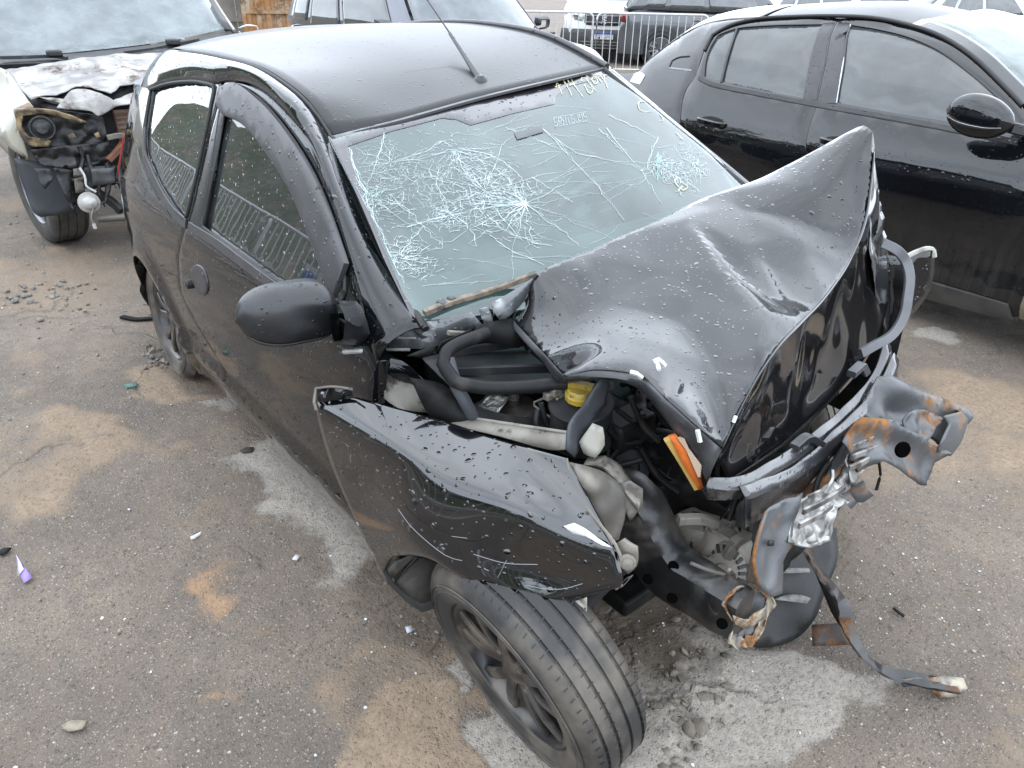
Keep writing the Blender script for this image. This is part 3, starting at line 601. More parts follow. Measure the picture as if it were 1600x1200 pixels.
# handle and lock
hx = (-1.6417,-0.8130,0.7615)
a_ = crv([(-1.7196,-0.8119,0.7725), (-1.6520,-0.8077,0.8117), (-1.5731,-0.8076,0.8125), (-1.5546,-0.8124,0.7681), (-1.6027,-0.8159,0.7261), (-1.6845,-0.8161,0.7231)], 30, closed=True, corner=170)
panel('door_handle', [(q[0], q[2]) for q in a_], SS, M_TRIM, car, off=.006, thick=.010, r=.006, step=.012, seg=.006)
lathe('lock', [(.017, -.004), (.017, .012), (.012, .016), (.0, .017)], (-1.7663,-0.8165,0.7138), SS(-1.9, .75)[1], M_BLK, car, 16)
# tail light
panel('tail_light', [(-3.0, 1.05), (-3.06, 1.0), (-3.13, .87), (-3.125, .79), (-3.06, .82), (-3.02, .94)], SS, mat('red_lens', (.42, .012, .014), .12, coat=1.), car, off=.006, step=.02, thick=.012, seg=.015)
# roof
rl = [(-2.86, .47, 1.40), (-2.5, .53, 1.47), (-2.0389,0.5600,1.5025), (-1.6930,0.5600,1.5021), (-1.3936,0.5600,1.4774), (-1.2101,0.5570,1.4367), (-1.0534,0.5520,1.3918)]
mid = [(-2.97, 0, 1.40), (-2.80, 0, 1.462), (-2.4, 0, 1.498), (-2.0, 0, 1.506), (-1.7, 0, 1.488), (-1.3, 0, 1.435), (-0.9850,-0.0620,1.3565)]
q1 = [(-2.93, -.26, 1.375), (-2.78, -.28, 1.435), (-2.4, -.29, 1.477), (-2.0, -.295, 1.485), (-1.7, -.295, 1.468), (-1.3, -.295, 1.418), (-0.9850,-0.3485,1.3240)]
q3 = [(-2.93, .26, 1.42), (-2.78, .28, 1.468), (-2.4, .29, 1.498), (-2.0, .295, 1.51), (-1.7, .295, 1.495), (-1.3, .295, 1.448), (-0.9950,0.2453,1.3806)]
rr_ = [q+np.array((0, .016, .004)) for q in crv(ditch[:8], 30)]
loft('roof', [rr_, q1, mid, q3, rl], M_PAINT_ROOF := mat('black_roof_paint', (.012, .0125, .0135), .36, coat=.16, spec=.28, drops=.25, dsc=50., c2=(.02, .02, .021), sc=3., bumps=.0006, bsc=1.6), car, nu=40, nv=30, solid=.004)
bar('header_strip', crv([(-1.0125,-0.5560,1.2972), (-0.9800,-0.3516,1.3232), (-0.9800,-0.0657,1.3555), (-0.9900,0.2409,1.3794), (-1.0533,0.5520,1.3898)], 40), .020, .008, M_TRIM, car, n=0)
tube('roof_gutter_strip', [q+np.array((.0, .01, .004)) for q in crv(rl, 40)], .012, M_TRIM, car, n=0)
# far side (mirror images of the near panels) and far pillar
for o in [k for k in car.children if k.name.split('.')[0] in ('quarter_panel', 'sill', 'door', 'door_window', 'quarter_window')]: mirror_y(o)
loft('roof_rail', [crv(rl, 30), [V3(q)+np.array((0, .05, -.01)) for q in crv(rl, 30)], [(q[0], .60+.02*(q[0] < -1.3), q[2]-.09) for q in crv(rl, 30)]], M_PAINT, car, nv=8, byindex=True)
FP = crv([(-1.0534,0.5520,1.3918), (-0.8766,0.5850,1.2909), (-0.6821,0.6220,1.1801), (-0.5226,0.6550,1.0889), (-.38, .69, 1.0)], 24)
loft('windscreen_pillar', [FP+np.array((.004, -.022, .002)), FP, FP+np.array((-.01, .022, .006)), FP+np.array((-.06, .07, -.03))], M_PAINT, car, byindex=True, nv=8, solid=.004)
tube('windscreen_seal', FP+np.array((.012, -.018, -.002)), .009, M_RUB, car, n=0)
tube('windscreen_seal', [q+np.array((.006, .014, -.006)) for q in crv(ditch[7:], 24)], .009, M_RUB, car, n=0)
# tail: hatch and bumper closing the rear
RE = V3([SS(a, b)[0] for a, b in crv([(-2.86, 1.29)]+rear_edge[:-1], 20)]); RL = RE*np.array((1, -1, 1)); 
tailc = lambda k, s: np.stack([RE[:, 0]-s*(1-k*k), RE[:, 1]*k, RE[:, 2]+.10*(1-k*k)*(RE[:, 2] > 1.1)*(RE[:, 2]-1.1)/.2], 1)
loft('tailgate', [tailc(k, .09) for k in (1, .95, .75, .4, 0, -.4, -.75, -.95, -1)], M_PAINT, car, byindex=True, nv=24, solid=.004)
panel('rear_window', [(-.42, 1.06), (.42, 1.06), (.34, 1.28), (-.34, 1.28)], lambda u, w: ((-3.16-.02-.0*u+(w-1.06)*.42+.10*u*u*1.4, u, w), V3((-.92, 0, .39))), M_GLASS, car, off=.03, step=.1, thick=.01)
# ---------------------------------------------------------------- windscreen
def GS_(u, v):
    e = 1e-3; p = wsP(u, v); n = np.cross(wsP(u+e, v)-p, wsP(u, v+e)-p); n /= np.linalg.norm(n); return p, (n if n[2] > 0 else -n)
ws = panel('windscreen', [(0, 0), (.25, 0), (.5, 0), (.75, 0), (1, 0), (1, .5), (1, 1), (.75, 1), (.5, 1), (.25, 1), (0, 1), (0, .5)], GS_, M_WS, car, step=.05, seg=.06, thick=.005)
M_FRIT = mat('printed_black_border', (.022, .021, .026), .22, spec=.6, coat=.8, drops=.3)
panel('windscreen_border', [(0.0029,0.0279), (0.1997,0.0186), (0.4690,0.0024), (0.7472,0.0047), (0.9810,0.0094), (0.9690,0.0578), (0.7752,0.0608), (0.7070,0.1007), (0.6781,0.1383), (0.5268,0.1273), (0.3842,0.1317), (0.3599,0.0807), (0.3261,0.0546), (0.1659,0.0611), (0.0353,0.0894), (0.0186,0.2881), (0.0018,0.5873), (-0.0031,0.8544), (0.0067,0.9976), (-0.0043,1.0125), (-0.0085,0.7148), (-0.0026,0.3923)], GS_, M_FRIT, ws, step=.04, thick=.001, r=.0005, off=.0015, smooth=False, seg=.02)
panel('windscreen_border', [(0.9865,0.0060), (0.9859,0.0427), (0.9833,0.5171), (1.0006,0.8325), (1.0042,0.8639), (0.9914,0.5942), (0.9927,0.2465)], GS_, M_FRIT, ws, step=.06, thick=.001, r=.0005, off=.0015, smooth=False, seg=.02)
panel('screen_label', [(0.4765,0.2339), (0.5700,0.2332), (0.5584,0.2694), (0.4682,0.2705)], GS_, mat('grey_label', (.10, .105, .115), .5), ws, off=.003, step=.05, thick=.001, r=.0003, smooth=False)
# fracture lines: ribbons lying on the glass
class Cracks:
    def __init__(s): s.b = MB()
    def line(s, uv, w=.0012, jit=.004, n=None, lift=.0022):
        P = crv(uv, n or max(4, int(len(uv)*4)), corner=170) if len(uv) > 2 else V3(uv[0])+np.linspace(0, 1, n or 6)[:, None]*(V3(uv[1])-V3(uv[0]))
        P = P+np.array([[random.gauss(0, jit), random.gauss(0, jit)] for _ in P])*np.sin(np.linspace(0, np.pi, len(P)))[:, None]**.3
        v = []; 
        for i, q in enumerate(P):
            p, n_ = GS_(min(max(q[0], .005), .995), min(max(q[1], .005), .995)); t = P[min(i+1, len(P)-1)]-P[max(i-1, 0)]
            t3 = wsP(q[0]+t[0]*.01, q[1]+t[1]*.01)-wsP(q[0], q[1]); sd_ = np.cross(n_, t3); sd_ /= np.linalg.norm(sd_)+1e-12
            ww = .5*w*(.45+.9*random.random())*(1-.6*i/len(P)); p = p+n_*lift
            v += [p-sd_*ww, p+n_*ww*.7, p+sd_*ww]
        k = len(P); f = [(3*i+a, 3*i+a+1, 3*i+a+4, 3*i+a+3) for i in range(k-1) for a in (0, 1)]
        s.b.add((v, f))
random.seed(11)
ck = Cracks(); ar = np.array((1.15, .72))
def web(c, r, spokes, rings, a0=0, a1=360, w=.001, br=.5, r0=.22):
    c = V3(c); A = [a0+(a1-a0)*(k+random.uniform(-.35, .35))/spokes for k in range(spokes)]; L = [r*random.uniform(.35, 1.1) for _ in A]
    pt = lambda a, q: c+q*np.array((math.cos(R(a)), math.sin(R(a))))/ar
    for a, l in zip(A, L):
        b = a+random.uniform(-12, 12); ck.line([pt(a, l*r0*random.uniform(.2, 1.8)), pt((a+b)/2, l*.55), pt(b, l)], w*random.uniform(.6, 1.4), .005, 8)
        if random.random() < br: e = pt(b, l*.6); ck.line([e, e+(pt(a+random.uniform(-60, 60), l*.5)-c)*.6], w*.6, .003, 5)
    for k in range(rings):
        q = r*(.12+.8*(k+random.random()*.6)/rings)
        for i in range(spokes-1):
            if random.random() < .8 and L[i] > q*.7: ck.line([pt(A[i], q*random.uniform(.9, 1.1)), pt(A[i+1], q*random.uniform(.9, 1.1))], w*.7, .002, 4)
C1, C2, C3, C4, C5, C6 = (0.3485,0.5774), (0.2905,0.2394), (0.0251,0.4071), (0.0220,0.7230), (0.7881,0.6094), (0.2814,0.4725)
web(C1, .19, 22, 9, 110, 300, .0013, r0=.02); web(C6, .17, 24, 12, 0, 360, .0012); web(C2, .13, 16, 4, 0, 180, .0009); web(C3, .10, 20, 7, 0, 360, .0011); web(C4, .09, 22, 7, 0, 360, .0012); web((0.1627,0.5563), .07, 18, 6, 0, 360, .0012); web((0.1130,0.2349), .11, 24, 7, 0, 360, .0007); web((0.1236,0.3722), .14, 22, 5, 0, 360, .0007)
web(C5, .10, 16, 6, -40, 140, .0013); web((0.8055,0.7089), .09, 20, 7, 0, 360, .0013); web((0.8939,0.7294), .06, 14, 5, 0, 360, .0012); web((0.9141,0.6499), .07, 14, 4, 0, 360, .0010)
for L_ in ([(0.2905,0.2394), (0.3372,0.3473), (0.3549,0.4554), (0.3485,0.5774)], [(0.2879,0.2460), (0.2721,0.3378), (0.2791,0.4784), (0.3485,0.5774)], [(0.2994,0.2360), (0.3676,0.3209), (0.3890,0.4329), (0.3525,0.5761)], [(0.2864,0.2215), (0.2734,0.1829), (0.2537,0.1851)], [(0.2526,0.3095), (0.2718,0.2730), (0.2905,0.2394)],
    [(0.3485,0.5774), (0.3684,0.6866), (0.3916,0.8061)], [(0.3485,0.5774), (0.2872,0.5577), (0.2511,0.5545)], [(0.0642,0.5782), (0.1166,0.5645), (0.1627,0.5563), (0.2511,0.5545), (0.3485,0.5774)], [(0.1001,0.5847), (0.0555,0.6473), (0.0261,0.7148)], [(0.1001,0.5847), (0.1137,0.6832)], [(0.0725,0.4512), (0.1001,0.5847)], [(0.2461,0.5822), (0.2568,0.6618), (0.2965,0.7428), (0.3316,0.7813)], [(0.2211,0.6779), (0.2443,0.7623), (0.2866,0.8500)], [(0.1698,0.5324), (0.1876,0.6449), (0.1800,0.7174)], [(0.1883,0.3203), (0.1844,0.4350), (0.1698,0.5324)],
    [(0.5659,0.2523), (0.5632,0.3746), (0.5556,0.5655), (0.5406,0.7725)], [(0.5659,0.2523), (0.5899,0.4140), (0.6680,0.5177), (0.7201,0.5926)], [(0.7498,0.3503), (0.7282,0.4500), (0.7143,0.6004), (0.6758,0.7723)], [(0.7228,0.3425), (0.7253,0.3967), (0.7181,0.5020)], [(0.8756,0.5046), (0.7459,0.6029), (0.7284,0.6847)], [(0.8015,0.2898), (0.8387,0.3990), (0.8726,0.5161)], [(0.7086,0.6082), (0.7798,0.6196)],
    [(0.0392,0.1169), (0.0210,0.2185), (0.0196,0.3269), (0.0108,0.4341), (0.0097,0.5458), (0.0056,0.6707), (0.0037,0.7956)], [(0.0366,0.0987), (0.0224,0.2705), (0.0076,0.4862), (0.0100,0.6132), (0.0098,0.7354), (0.0072,0.8417)], [(0.1474,0.0599), (0.0879,0.2030), (0.0361,0.3151)], [(0.4157,0.4650), (0.4351,0.5433), (0.4590,0.6293)], [(0.2734,0.1829), (0.2044,0.2204), (0.1500,0.2253)], [(0.4699,0.1929), (0.5199,0.3022), (0.5596,0.3886)]):
    ck.line(L_, .0014, .003); ck.line(L_, .0008, .006)
for k in range(46):     # stress lines running from the near corner across the lower glass
    u0, v0 = random.uniform(.03, .5), random.uniform(.15, .95); l = random.uniform(.06, .22); a = R(random.uniform(-25, 60)); ck.line([(u0, v0), (u0+l*math.cos(a)*.5, v0+l*math.sin(a)*.3), (u0+l*math.cos(a), v0+l*math.sin(a)*.9)], .0006, .003, 7)
for k in range(16):
    u0, v0 = random.uniform(.5, .95), random.uniform(.1, .9); l = random.uniform(.06, .2); a = R(random.uniform(10, 70)); ck.line([(u0, v0), (u0+l*math.cos(a), v0+l*math.sin(a))], .0006, .003, 6)
for k in range(26):
    c0 = random.choice((C1, C6, C3, C4, C5, C2)); c0 = V3(c0); a = random.uniform(0, 6.28); l = random.uniform(.15, .5); e = c0+np.array((math.cos(a)*l, math.sin(a)*l*.9))
    if .02 < e[0] < .98 and .03 < e[1] < .97: m_ = (c0+e)/2+np.array((random.gauss(0, .02), random.gauss(0, .02))); ck.line([c0, m_, e], .0009, .005, 12)
for k in range(420):     # crushed-glass sparkle around the impacts
    c0 = V3(random.choice((C1, C6, C6, C3, C4, C4, C2))); q = c0+np.array((random.gauss(0, .055), random.gauss(0, .08))); a = random.uniform(0, 6.28); l = random.uniform(.006, .022)
    if 0 < q[0] < 1 and 0 < q[1] < 1: ck.line([q, q+l*np.array((math.cos(a), math.sin(a)))], .0008, .001, 3)
kind(ck.b.build('fracture_lines', M_CRACK, ws), 'stuff')
ck = Cracks(); 
for a in range(6):
    ck.line([(0.8226,0.5675), (V3((0.7660,0.6256))+np.array((random.gauss(0, .006), random.gauss(0, .015)))).tolist(), (0.7304,0.6784)], .0018, .003)
for a in range(5): ck.line([(V3((0.0455,0.3752))+np.array((random.gauss(0, .012), random.gauss(0, .04)))).tolist(), (V3((0.0366,0.4153))+np.array((random.gauss(0, .012), random.gauss(0, .04)))).tolist()], .0018, .004)
kind(ck.b.build('green_glass_edges', M_CRACK2, ws), 'stuff')
# chalk marker writing and etched plate number
M_YEL = mat('yellow_marker', (.95, .93, .55), .6, c2=(.75, .72, .45), sc=60.)
ck = Cracks(); random.seed(5)
for S_ in ([(0.7427,0.0491), (0.7648,0.0188), (0.7360,0.0962)], [(0.7412,0.0432), (0.7693,0.0368)], [(0.7962,0.0079), (0.7818,0.0590), (0.7608,0.1195)], [(0.8173,-0.0034), (0.7992,0.0575)], [(0.8258,0.0174), (0.8051,0.0817), (0.7918,0.1466)], [(0.7931,0.0543), (0.8194,0.0521)],
    [(0.8453,0.0765), (0.8248,0.1394), (0.8537,0.1186), (0.8477,0.0939)], [(0.8505,0.0520), (0.8651,0.0263), (0.8751,0.0371), (0.8624,0.1020), (0.8555,0.1409)], [(0.8909,0.0566), (0.8840,0.0920), (0.9068,0.0764), (0.9118,0.0391), (0.8909,0.0566)], [(0.9213,0.0557), (0.9113,0.0958)], [(0.9420,0.0434), (0.9208,0.1124), (0.9053,0.1424)], [(0.9287,0.0364), (0.9540,0.0438), (0.9346,0.0801)],
    [(0.9791,0.2985), (0.9560,0.2882), (0.9264,0.3209), (0.9325,0.3510), (0.9528,0.3602)], [(0.9754,0.3976), (0.9615,0.4389), (0.9429,0.4348)], [(0.9530,0.5320), (0.9493,0.5774), (0.9419,0.5520)], [(0.7955,0.7129), (0.7759,0.7211), (0.7743,0.7743), (0.7975,0.7700), (0.7909,0.7331)], [(0.7824,0.7577), (0.7521,0.7642)]):
    ck.line(S_, .0042, .0008)
kind(ck.b.build('marker_writing', M_YEL, ws), 'stuff')
def glyphs(text):
    """seven-stroke block letters: list of strokes in a 1 x 2 cell"""
    G_ = {'5': [(1, 2, 0, 2), (0, 2, 0, 1), (0, 1, 1, 1), (1, 1, 1, 0), (1, 0, 0, 0)], 'R': [(0, 0, 0, 2), (0, 2, 1, 2), (1, 2, 1, 1), (1, 1, 0, 1), (.3, 1, 1, 0)], 'H': [(0, 0, 0, 2), (1, 0, 1, 2), (0, 1, 1, 1)], '1': [(.5, 0, .5, 2)], '6': [(1, 2, 0, 2), (0, 2, 0, 0), (0, 0, 1, 0), (1, 0, 1, 1), (1, 1, 0, 1)], 'J': [(1, 2, 1, 0), (1, 0, 0, 0), (0, 0, 0, .6)], '4': [(0, 2, 0, 1), (0, 1, 1, 1), (1, 2, 1, 0)]}
    return [(k, s) for k, ch in enumerate(text) for s in G_.get(ch, [])]
M_ETCH = mat('etched_white', (.72, .80, .80), .7)
ck = Cracks(); e0, e1, e2 = V3((0.6033,0.2600)), V3((0.7208,0.2830)), V3((0.6296,0.2087)); ex, ey = (e1-e0)/8, (e2-e0)/2.6
for k, (x0, y0, x1, y1) in glyphs('5RH16J45'):
    ck.line([(e0+ex*(k+.1+.62*x0)+ey*(.2+y0)).tolist(), (e0+ex*(k+.1+.62*x1)+ey*(.2+y1)).tolist()], .0012, .0, 3)
for y in (-.05, 2.5): ck.line([(e0+ey*y).tolist(), (e0+ex*8.1+ey*y).tolist()], .0009, 0, 4)
kind(ck.b.build('etched_number', M_ETCH, ws), 'stuff')
# ---------------------------------------------------------------- cabin seen through the glass
fl = box('cabin_floor', (-1.6, 0, .34), (2.6, 1.42, .04), M_DARK, car)
loft('dashboard', [[(-.42, y, .93), (-.55, y, .97), (-.72, y, .95), (-.80, y, .86), (-.78, y, .62), (-.70, y, .40)] for y in (-.66, -.3, 0, .3, .66)], M_DARK, car, nu=14, nv=9, solid=0)
bar('bulkhead', [(-.44, -.64, .68), (-.44, .64, .68)], .02, .58, M_GUTS, car, n=2, up=(0, 0, 1))
stw = lathe('steering_wheel', [(.165, -.012), (.182, -.012), (.19, 0), (.182, .012), (.165, .012), (.158, 0)], (-.93, .34, .92), (-.86, 0, .5), M_BLK, car, 36, close=True)
lathe('hub_pad', [(.0, .02), (.06, .02), (.075, 0), (.06, -.03), (.0, -.04)], (-.93, .34, .92), (-.86, 0, .5), M_BLK, stw, 20)
for a in (0, 180, 270):
    c_ = place([(.07*math.cos(R(a)), .07*math.sin(R(a)), 0), (.17*math.cos(R(a)), .17*math.sin(R(a)), 0)], (-.93, .34, .92), basis((-.86, 0, .5), (0, 1, 0))); bar('spoke', c_, .03, .012, M_BLK, stw, n=2)
def seat(y, x):
    s = loft('seat', [[(x-.02, y-.24, .50), (x-.02, y, .53), (x-.02, y+.24, .50)], [(x-.42, y-.24, .55), (x-.42, y, .52), (x-.42, y+.24, .55)], [(x-.50, y-.24, .62), (x-.54, y, .62), (x-.50, y+.24, .62)], [(x-.62, y-.22, .90), (x-.66, y, .90), (x-.62, y+.22, .90)], [(x-.68, y-.15, 1.06), (x-.69, y, 1.08), (x-.68, y+.15, 1.06)]], M_SEAT, car, nu=8, nv=16, solid=.10)
    box('headrest', (x-.70, y, 1.17), (.09, .24, .17), M_SEAT, s, bev=.035)
seat(-.36, -1.05); seat(.36, -1.05)
loft('rear_bench', [[(-2.02, -.58, .58), (-2.02, .58, .58)], [(-2.42, -.58, .60), (-2.42, .58, .60)], [(-2.55, -.56, .75), (-2.55, .56, .75)], [(-2.68, -.52, 1.02), (-2.68, .52, 1.02)]], M_SEAT, car, nu=6, nv=12, solid=.10)
box('parcel_shelf', (-2.82, 0, .98), (.34, 1.1, .02), M_DARK, car)
# ---------------------------------------------------------------- antenna
ab = V3((-1.1000,0.0387,1.3799)); an = lathe('antenna', [(.030, -.012), (.030, .004), (.022, .016), (.012, .026), (.0, .028)], ab, (0, 0, 1), M_BLK, car, 16)
m0, m1_, m2 = ab+np.array((-.005, 0, .015)), V3((-1.3600,0.1058,1.5136)), V3((-1.5200,0.1168,1.6246))
tube('mast_boot', [m0, m0*.5+m1_*.5, m1_], .0075, M_BLK, an, n=8, scale=[1.7, 1, .8]); tube('mast', [m1_, m2, m2*2-m1_], .0028, M_BLK, an, n=6)

# ---------------------------------------------------------------- smashed front of the hatchback
M_BUMP = mat('scuffed_black_plastic', (.030, .030, .033), .28, c2=(.085, .087, .095), sc=8., lo=.40, hi=.68, bumps=.0006, bsc=70., c3=(.11, .10, .09), sc3=16., lo3=.64, hi3=.72, r3=.8)
M_RAIL = mat('scorched_black_rail', (.014, .014, .015), .36, c2=(.075, .068, .06), sc=6., lo=.42, hi=.66, c3=(.26, .225, .18), sc3=7., lo3=.56, hi3=.70, bumps=.0012, bsc=35.)
M_RUST = mat('rusted_torn_steel', (.15, .155, .16), .42, metal=.45, c2=(.09, .095, .105), sc=5., c3=(.34, .145, .035), sc3=6.5, lo3=.46, hi3=.58, bumps=.0012, bsc=50.)
M_STEEL = mat('blue_grey_steel', (.12, .126, .132), .42, metal=.2, c2=(.20, .205, .21), sc=4., c3=(.36, .17, .05), sc3=5., lo3=.56, hi3=.64, bumps=.0008, bsc=45.)
M_CAST = mat('dirty_cast_alloy', (.22, .20, .17), .62, metal=.15, c2=(.33, .30, .255), sc=9., c3=(.07, .06, .05), sc3=11., lo3=.55, hi3=.68, bumps=.0015, bsc=60.)
M_CREAM = mat('bare_torn_edge', (.52, .46, .35), .45, metal=.35, c2=(.20, .185, .165), sc=24., lo=.4, hi=.6, c3=(.34, .15, .04), sc3=16., lo3=.46, hi3=.58, bumps=.002, bsc=60.)
M_ALU = mat('crushed_aluminium', (.62, .61, .58), .42, metal=.75, c2=(.22, .21, .20), sc=26., lo=.42, hi=.6, bumps=.003, bsc=70., stretch=(1, 1, .35))
M_OR = mat('orange_filter_paper', (.72, .16, .015), .7); M_YFR = mat('yellow_foam', (.55, .36, .09), .75)
M_YCAP = mat('yellow_plastic_cap', (.58, .40, .045), .4, c2=(.40, .28, .06), sc=30., c3=(.10, .08, .05), sc3=40., lo3=.6, hi3=.7)
M_HOSE = mat('dusty_hose', (.026, .027, .029), .5, spec=.2, c2=(.055, .052, .05), sc=9., lo=.45, hi=.7)
M_GREYS = mat('grey_strap', (.085, .09, .10), .5, spec=.25, c2=(.06, .062, .07), sc=9.)
M_HOLE = mat('hole_black', (.003, .003, .003), 1., spec=0.)
M_GUTSH = mat('black_dusty_hose', (.016, .016, .017), .5, spec=.15, c2=(.06, .057, .052), sc=12., lo=.5, hi=.75)
M_WHT = mat('chipped_white', (.78, .78, .75), .6)
M_FOIL = mat('heat_shield_foil', (.62, .60, .57), .3, metal=.9, bumps=.006, bsc=40.)
HP = [(-0.3500,-0.4404,0.9480), (-0.3600,-0.4055,0.9728), (-0.3400,-0.3581,1.0457), (-0.3200,-0.1900,1.0789), (-0.2900,-0.0367,1.1130), (-0.2600,0.1513,1.1557), (-0.2000,0.3135,1.1929), (-0.1300,0.4278,1.2570), (-0.0600,0.4757,1.3166), (-0.0300,0.4789,1.3329), (0.0000,0.4724,1.3233),
      (0.0100,0.4802,1.2758), (0.0400,0.4389,1.1975), (0.0700,0.3869,1.1301), (0.1100,0.2753,1.0635), (0.1600,0.0926,1.0216), (0.2200,-0.1791,0.9969), (0.2550,-0.3129,0.9556), (0.2700,-0.3704,0.9179), (0.2850,-0.4269,0.8820),
      (0.2600,-0.4778,0.9372), (0.2000,-0.5052,0.9849), (0.1200,-0.4803,0.9872), (0.0880,-0.4829,0.9851), (0.0220,-0.5164,0.9772), (-0.0300,-0.5534,0.9538), (-0.1700,-0.4891,0.9335), (-0.2800,-0.4551,0.9356)]
hood_f = [((-0.2169,0.0306,1.1463), .014), ((-0.0064,-0.0730,1.0937), .026), ((0.1464,-0.1285,1.0641), .024), ((-0.1904,0.1164,1.1824), .004), ((-0.0380,0.0579,1.1514), .004), ((0.1624,-0.0650,1.0909), .003), ((-0.0107,-0.0348,1.1104), -.006), ((0.0245,0.1559,1.1914), .011), ((0.1570,0.0632,1.1465), .006), ((0.0399,0.0470,1.1438), -.006), ((-0.0030,0.2298,1.2244), -.006), ((-0.0365,0.2814,1.2479), .012), ((-0.1554,0.2703,1.2476), .010), ((-0.1463,0.1549,1.1973), -.004),
          ((-0.0042,-0.1615,1.0554), .010), ((0.2120,-0.2288,1.0183), .014), ((-0.1377,-0.1529,1.0641), .004), ((-0.1577,-0.2808,1.0096), -.006), ((-0.2437,-0.3239,0.9942), .004), ((0.0649,-0.3494,0.9717), .006), ((0.1570,-0.3178,0.9819), -.004), ((0.0176,-0.2583,1.0128), -.004), ((-0.1909,-0.4121,0.9541), .001), ((-0.0614,-0.3753,0.9652), .006), ((0.2469,-0.3306,0.9730), .004), ((-0.0113,0.4163,1.3052), .012), ((0.0602,0.3419,1.2704), .010), ((0.0677,0.2561,1.2331), -.004)]
hood_e = [(0, 1), (1, 2), (3, 4), (4, 5), (6, 4), (7, 8), (10, 11), (11, 12), (3, 13), (13, 10), (14, 15), (22, 23), (23, 19), (19, 20), (25, 26), (0, 3)]
hood = patch('bonnet', HP, M_PAINT2, car, step=.014, relax=1, solid=.003, facets=([(q, 1.1*h) for q, h in hood_f], hood_e), seg=.02, relief=lambda p: .0035*noise.noise(Vector((p[0]*4, p[1]*4, p[2]*4)))+.0012*noise.noise(Vector((p[0]*13, p[1]*13, p[2]*13))), corner=50, angle=14, edge=1.)
# folded-down edge along the near side of the bonnet, and its lining
e1 = crv([(-0.3500,-0.4404,0.9480), (-0.2800,-0.4551,0.9356), (-0.1700,-0.4891,0.9335), (-0.0300,-0.5534,0.9538), (0.0220,-0.5163,0.9757), (0.0880,-0.4827,0.9836), (0.1200,-0.4802,0.9857), (0.2000,-0.5050,0.9834), (0.2600,-0.4775,0.9356), (0.2850,-0.4263,0.8788)], 46)
e2 = crv([(-0.3550,-0.4408,0.9292), (-0.2900,-0.4571,0.9156), (-0.1900,-0.4795,0.9062), (-0.0600,-0.5291,0.9174), (0.0200,-0.5132,0.9544), (0.0900,-0.4828,0.9610), (0.1100,-0.4653,0.9454), (0.1900,-0.4864,0.9260), (0.2400,-0.4469,0.8370), (0.2800,-0.4515,0.8038)], 46)
loft('bonnet_edge', [e1, (e1+e2)/2+np.array((0, -.006, -.002)), e2, e2+np.array((-.03, .05, -.005))], M_BUMP, hood, byindex=True, nv=7)
mk('paint_chip', *(lambda b: (b.v, b.f))(MB().tube([(0.1700,-0.5114,1.0512), (0.1750,-0.5034,1.0559), (0.1800,-0.4930,1.0410)], .006, 5, 4).tube([(0.1700,-0.5044,1.0516), (0.1900,-0.5191,1.0457)], .004, 5, 4).tube([(0.1020,-0.4988,0.9991), (0.1150,-0.4925,0.9979), (0.1200,-0.4842,0.9885)], .005, 5, 5).tube([(0.2620,-0.4796,0.9332), (0.2680,-0.4755,0.9086)], .005, 5, 4).tube([(0.2720,-0.3807,0.9156), (0.2720,-0.3752,0.9281)], .004, 5, 4)), M_WHT, hood)
# nose face folded down under the bonnet's leading edge
fold = [(0.0120,0.4762,1.2766), (0.0420,0.4348,1.1985), (0.0720,0.3828,1.1313), (0.1120,0.2712,1.0649), (0.1620,0.0888,1.0232), (0.2220,-0.1826,0.9987), (0.2570,-0.3161,0.9576), (0.2870,-0.4293,0.8811)]
low = [(0.0600,0.5658,0.9842), (0.0800,0.5899,0.9081), (0.1100,0.5436,0.8519), (0.1350,0.4768,0.8016), (0.1700,0.3364,0.7527), (0.2150,0.0574,0.7326), (0.2450,-0.1232,0.7403), (0.2720,-0.3672,0.7676)]
cn = lambda p: .030*noise.noise(Vector((p[0]*5, p[1]*4.2+3, p[2]*3.2)))+.016*noise.noise(Vector((p[0]*9, p[1]*10.+1, p[2]*6)))+.010*abs(noise.noise(Vector((p[0]*7, p[1]*6., p[2]*5+8))))
def nosefn(p, s, t):
    k = math.sin(math.pi*min(max(t, 0), 1))*min(1, 6*s*(1.02-s)+.15); return p+np.array((.75, -.45, .1))*(cn(p)*k)+np.array((-.02, .008, 0))*math.sin(math.pi*t)*min(1, 3*s)
nose = loft('nose_panel', [fold, [tuple(V3(a)*.66+V3(b)*.34) for a, b in zip(fold, low)], [tuple(V3(a)*.33+V3(b)*.67) for a, b in zip(fold, low)], low], mat('glossy_black_nose', (.008, .008, .009), .12, coat=1., spec=.2, c3=(.06, .055, .05), sc3=10., lo3=.62, hi3=.70), car, nu=70, nv=26, fn=nosefn, angle=75)
# shattered flank beside the peak
pk = patch('torn_nose_edge', [(0.0100,0.4824,1.2706), (0.0300,0.5088,1.1670), (0.0500,0.5436,1.0776), (0.0700,0.5667,0.9866), (0.1000,0.5754,0.8791), (0.1300,0.5369,0.7817), (0.1100,0.4791,0.8887), (0.1000,0.3974,1.0330), (0.0550,0.4234,1.1534)], mat('silvered_black_paint', (.03, .033, .036), .2, coat=1., c2=(.16, .17, .18), sc=9., lo=.5, hi=.62), car, step=.02, relief=crumple(.02, 14., 4.), edge=.4)
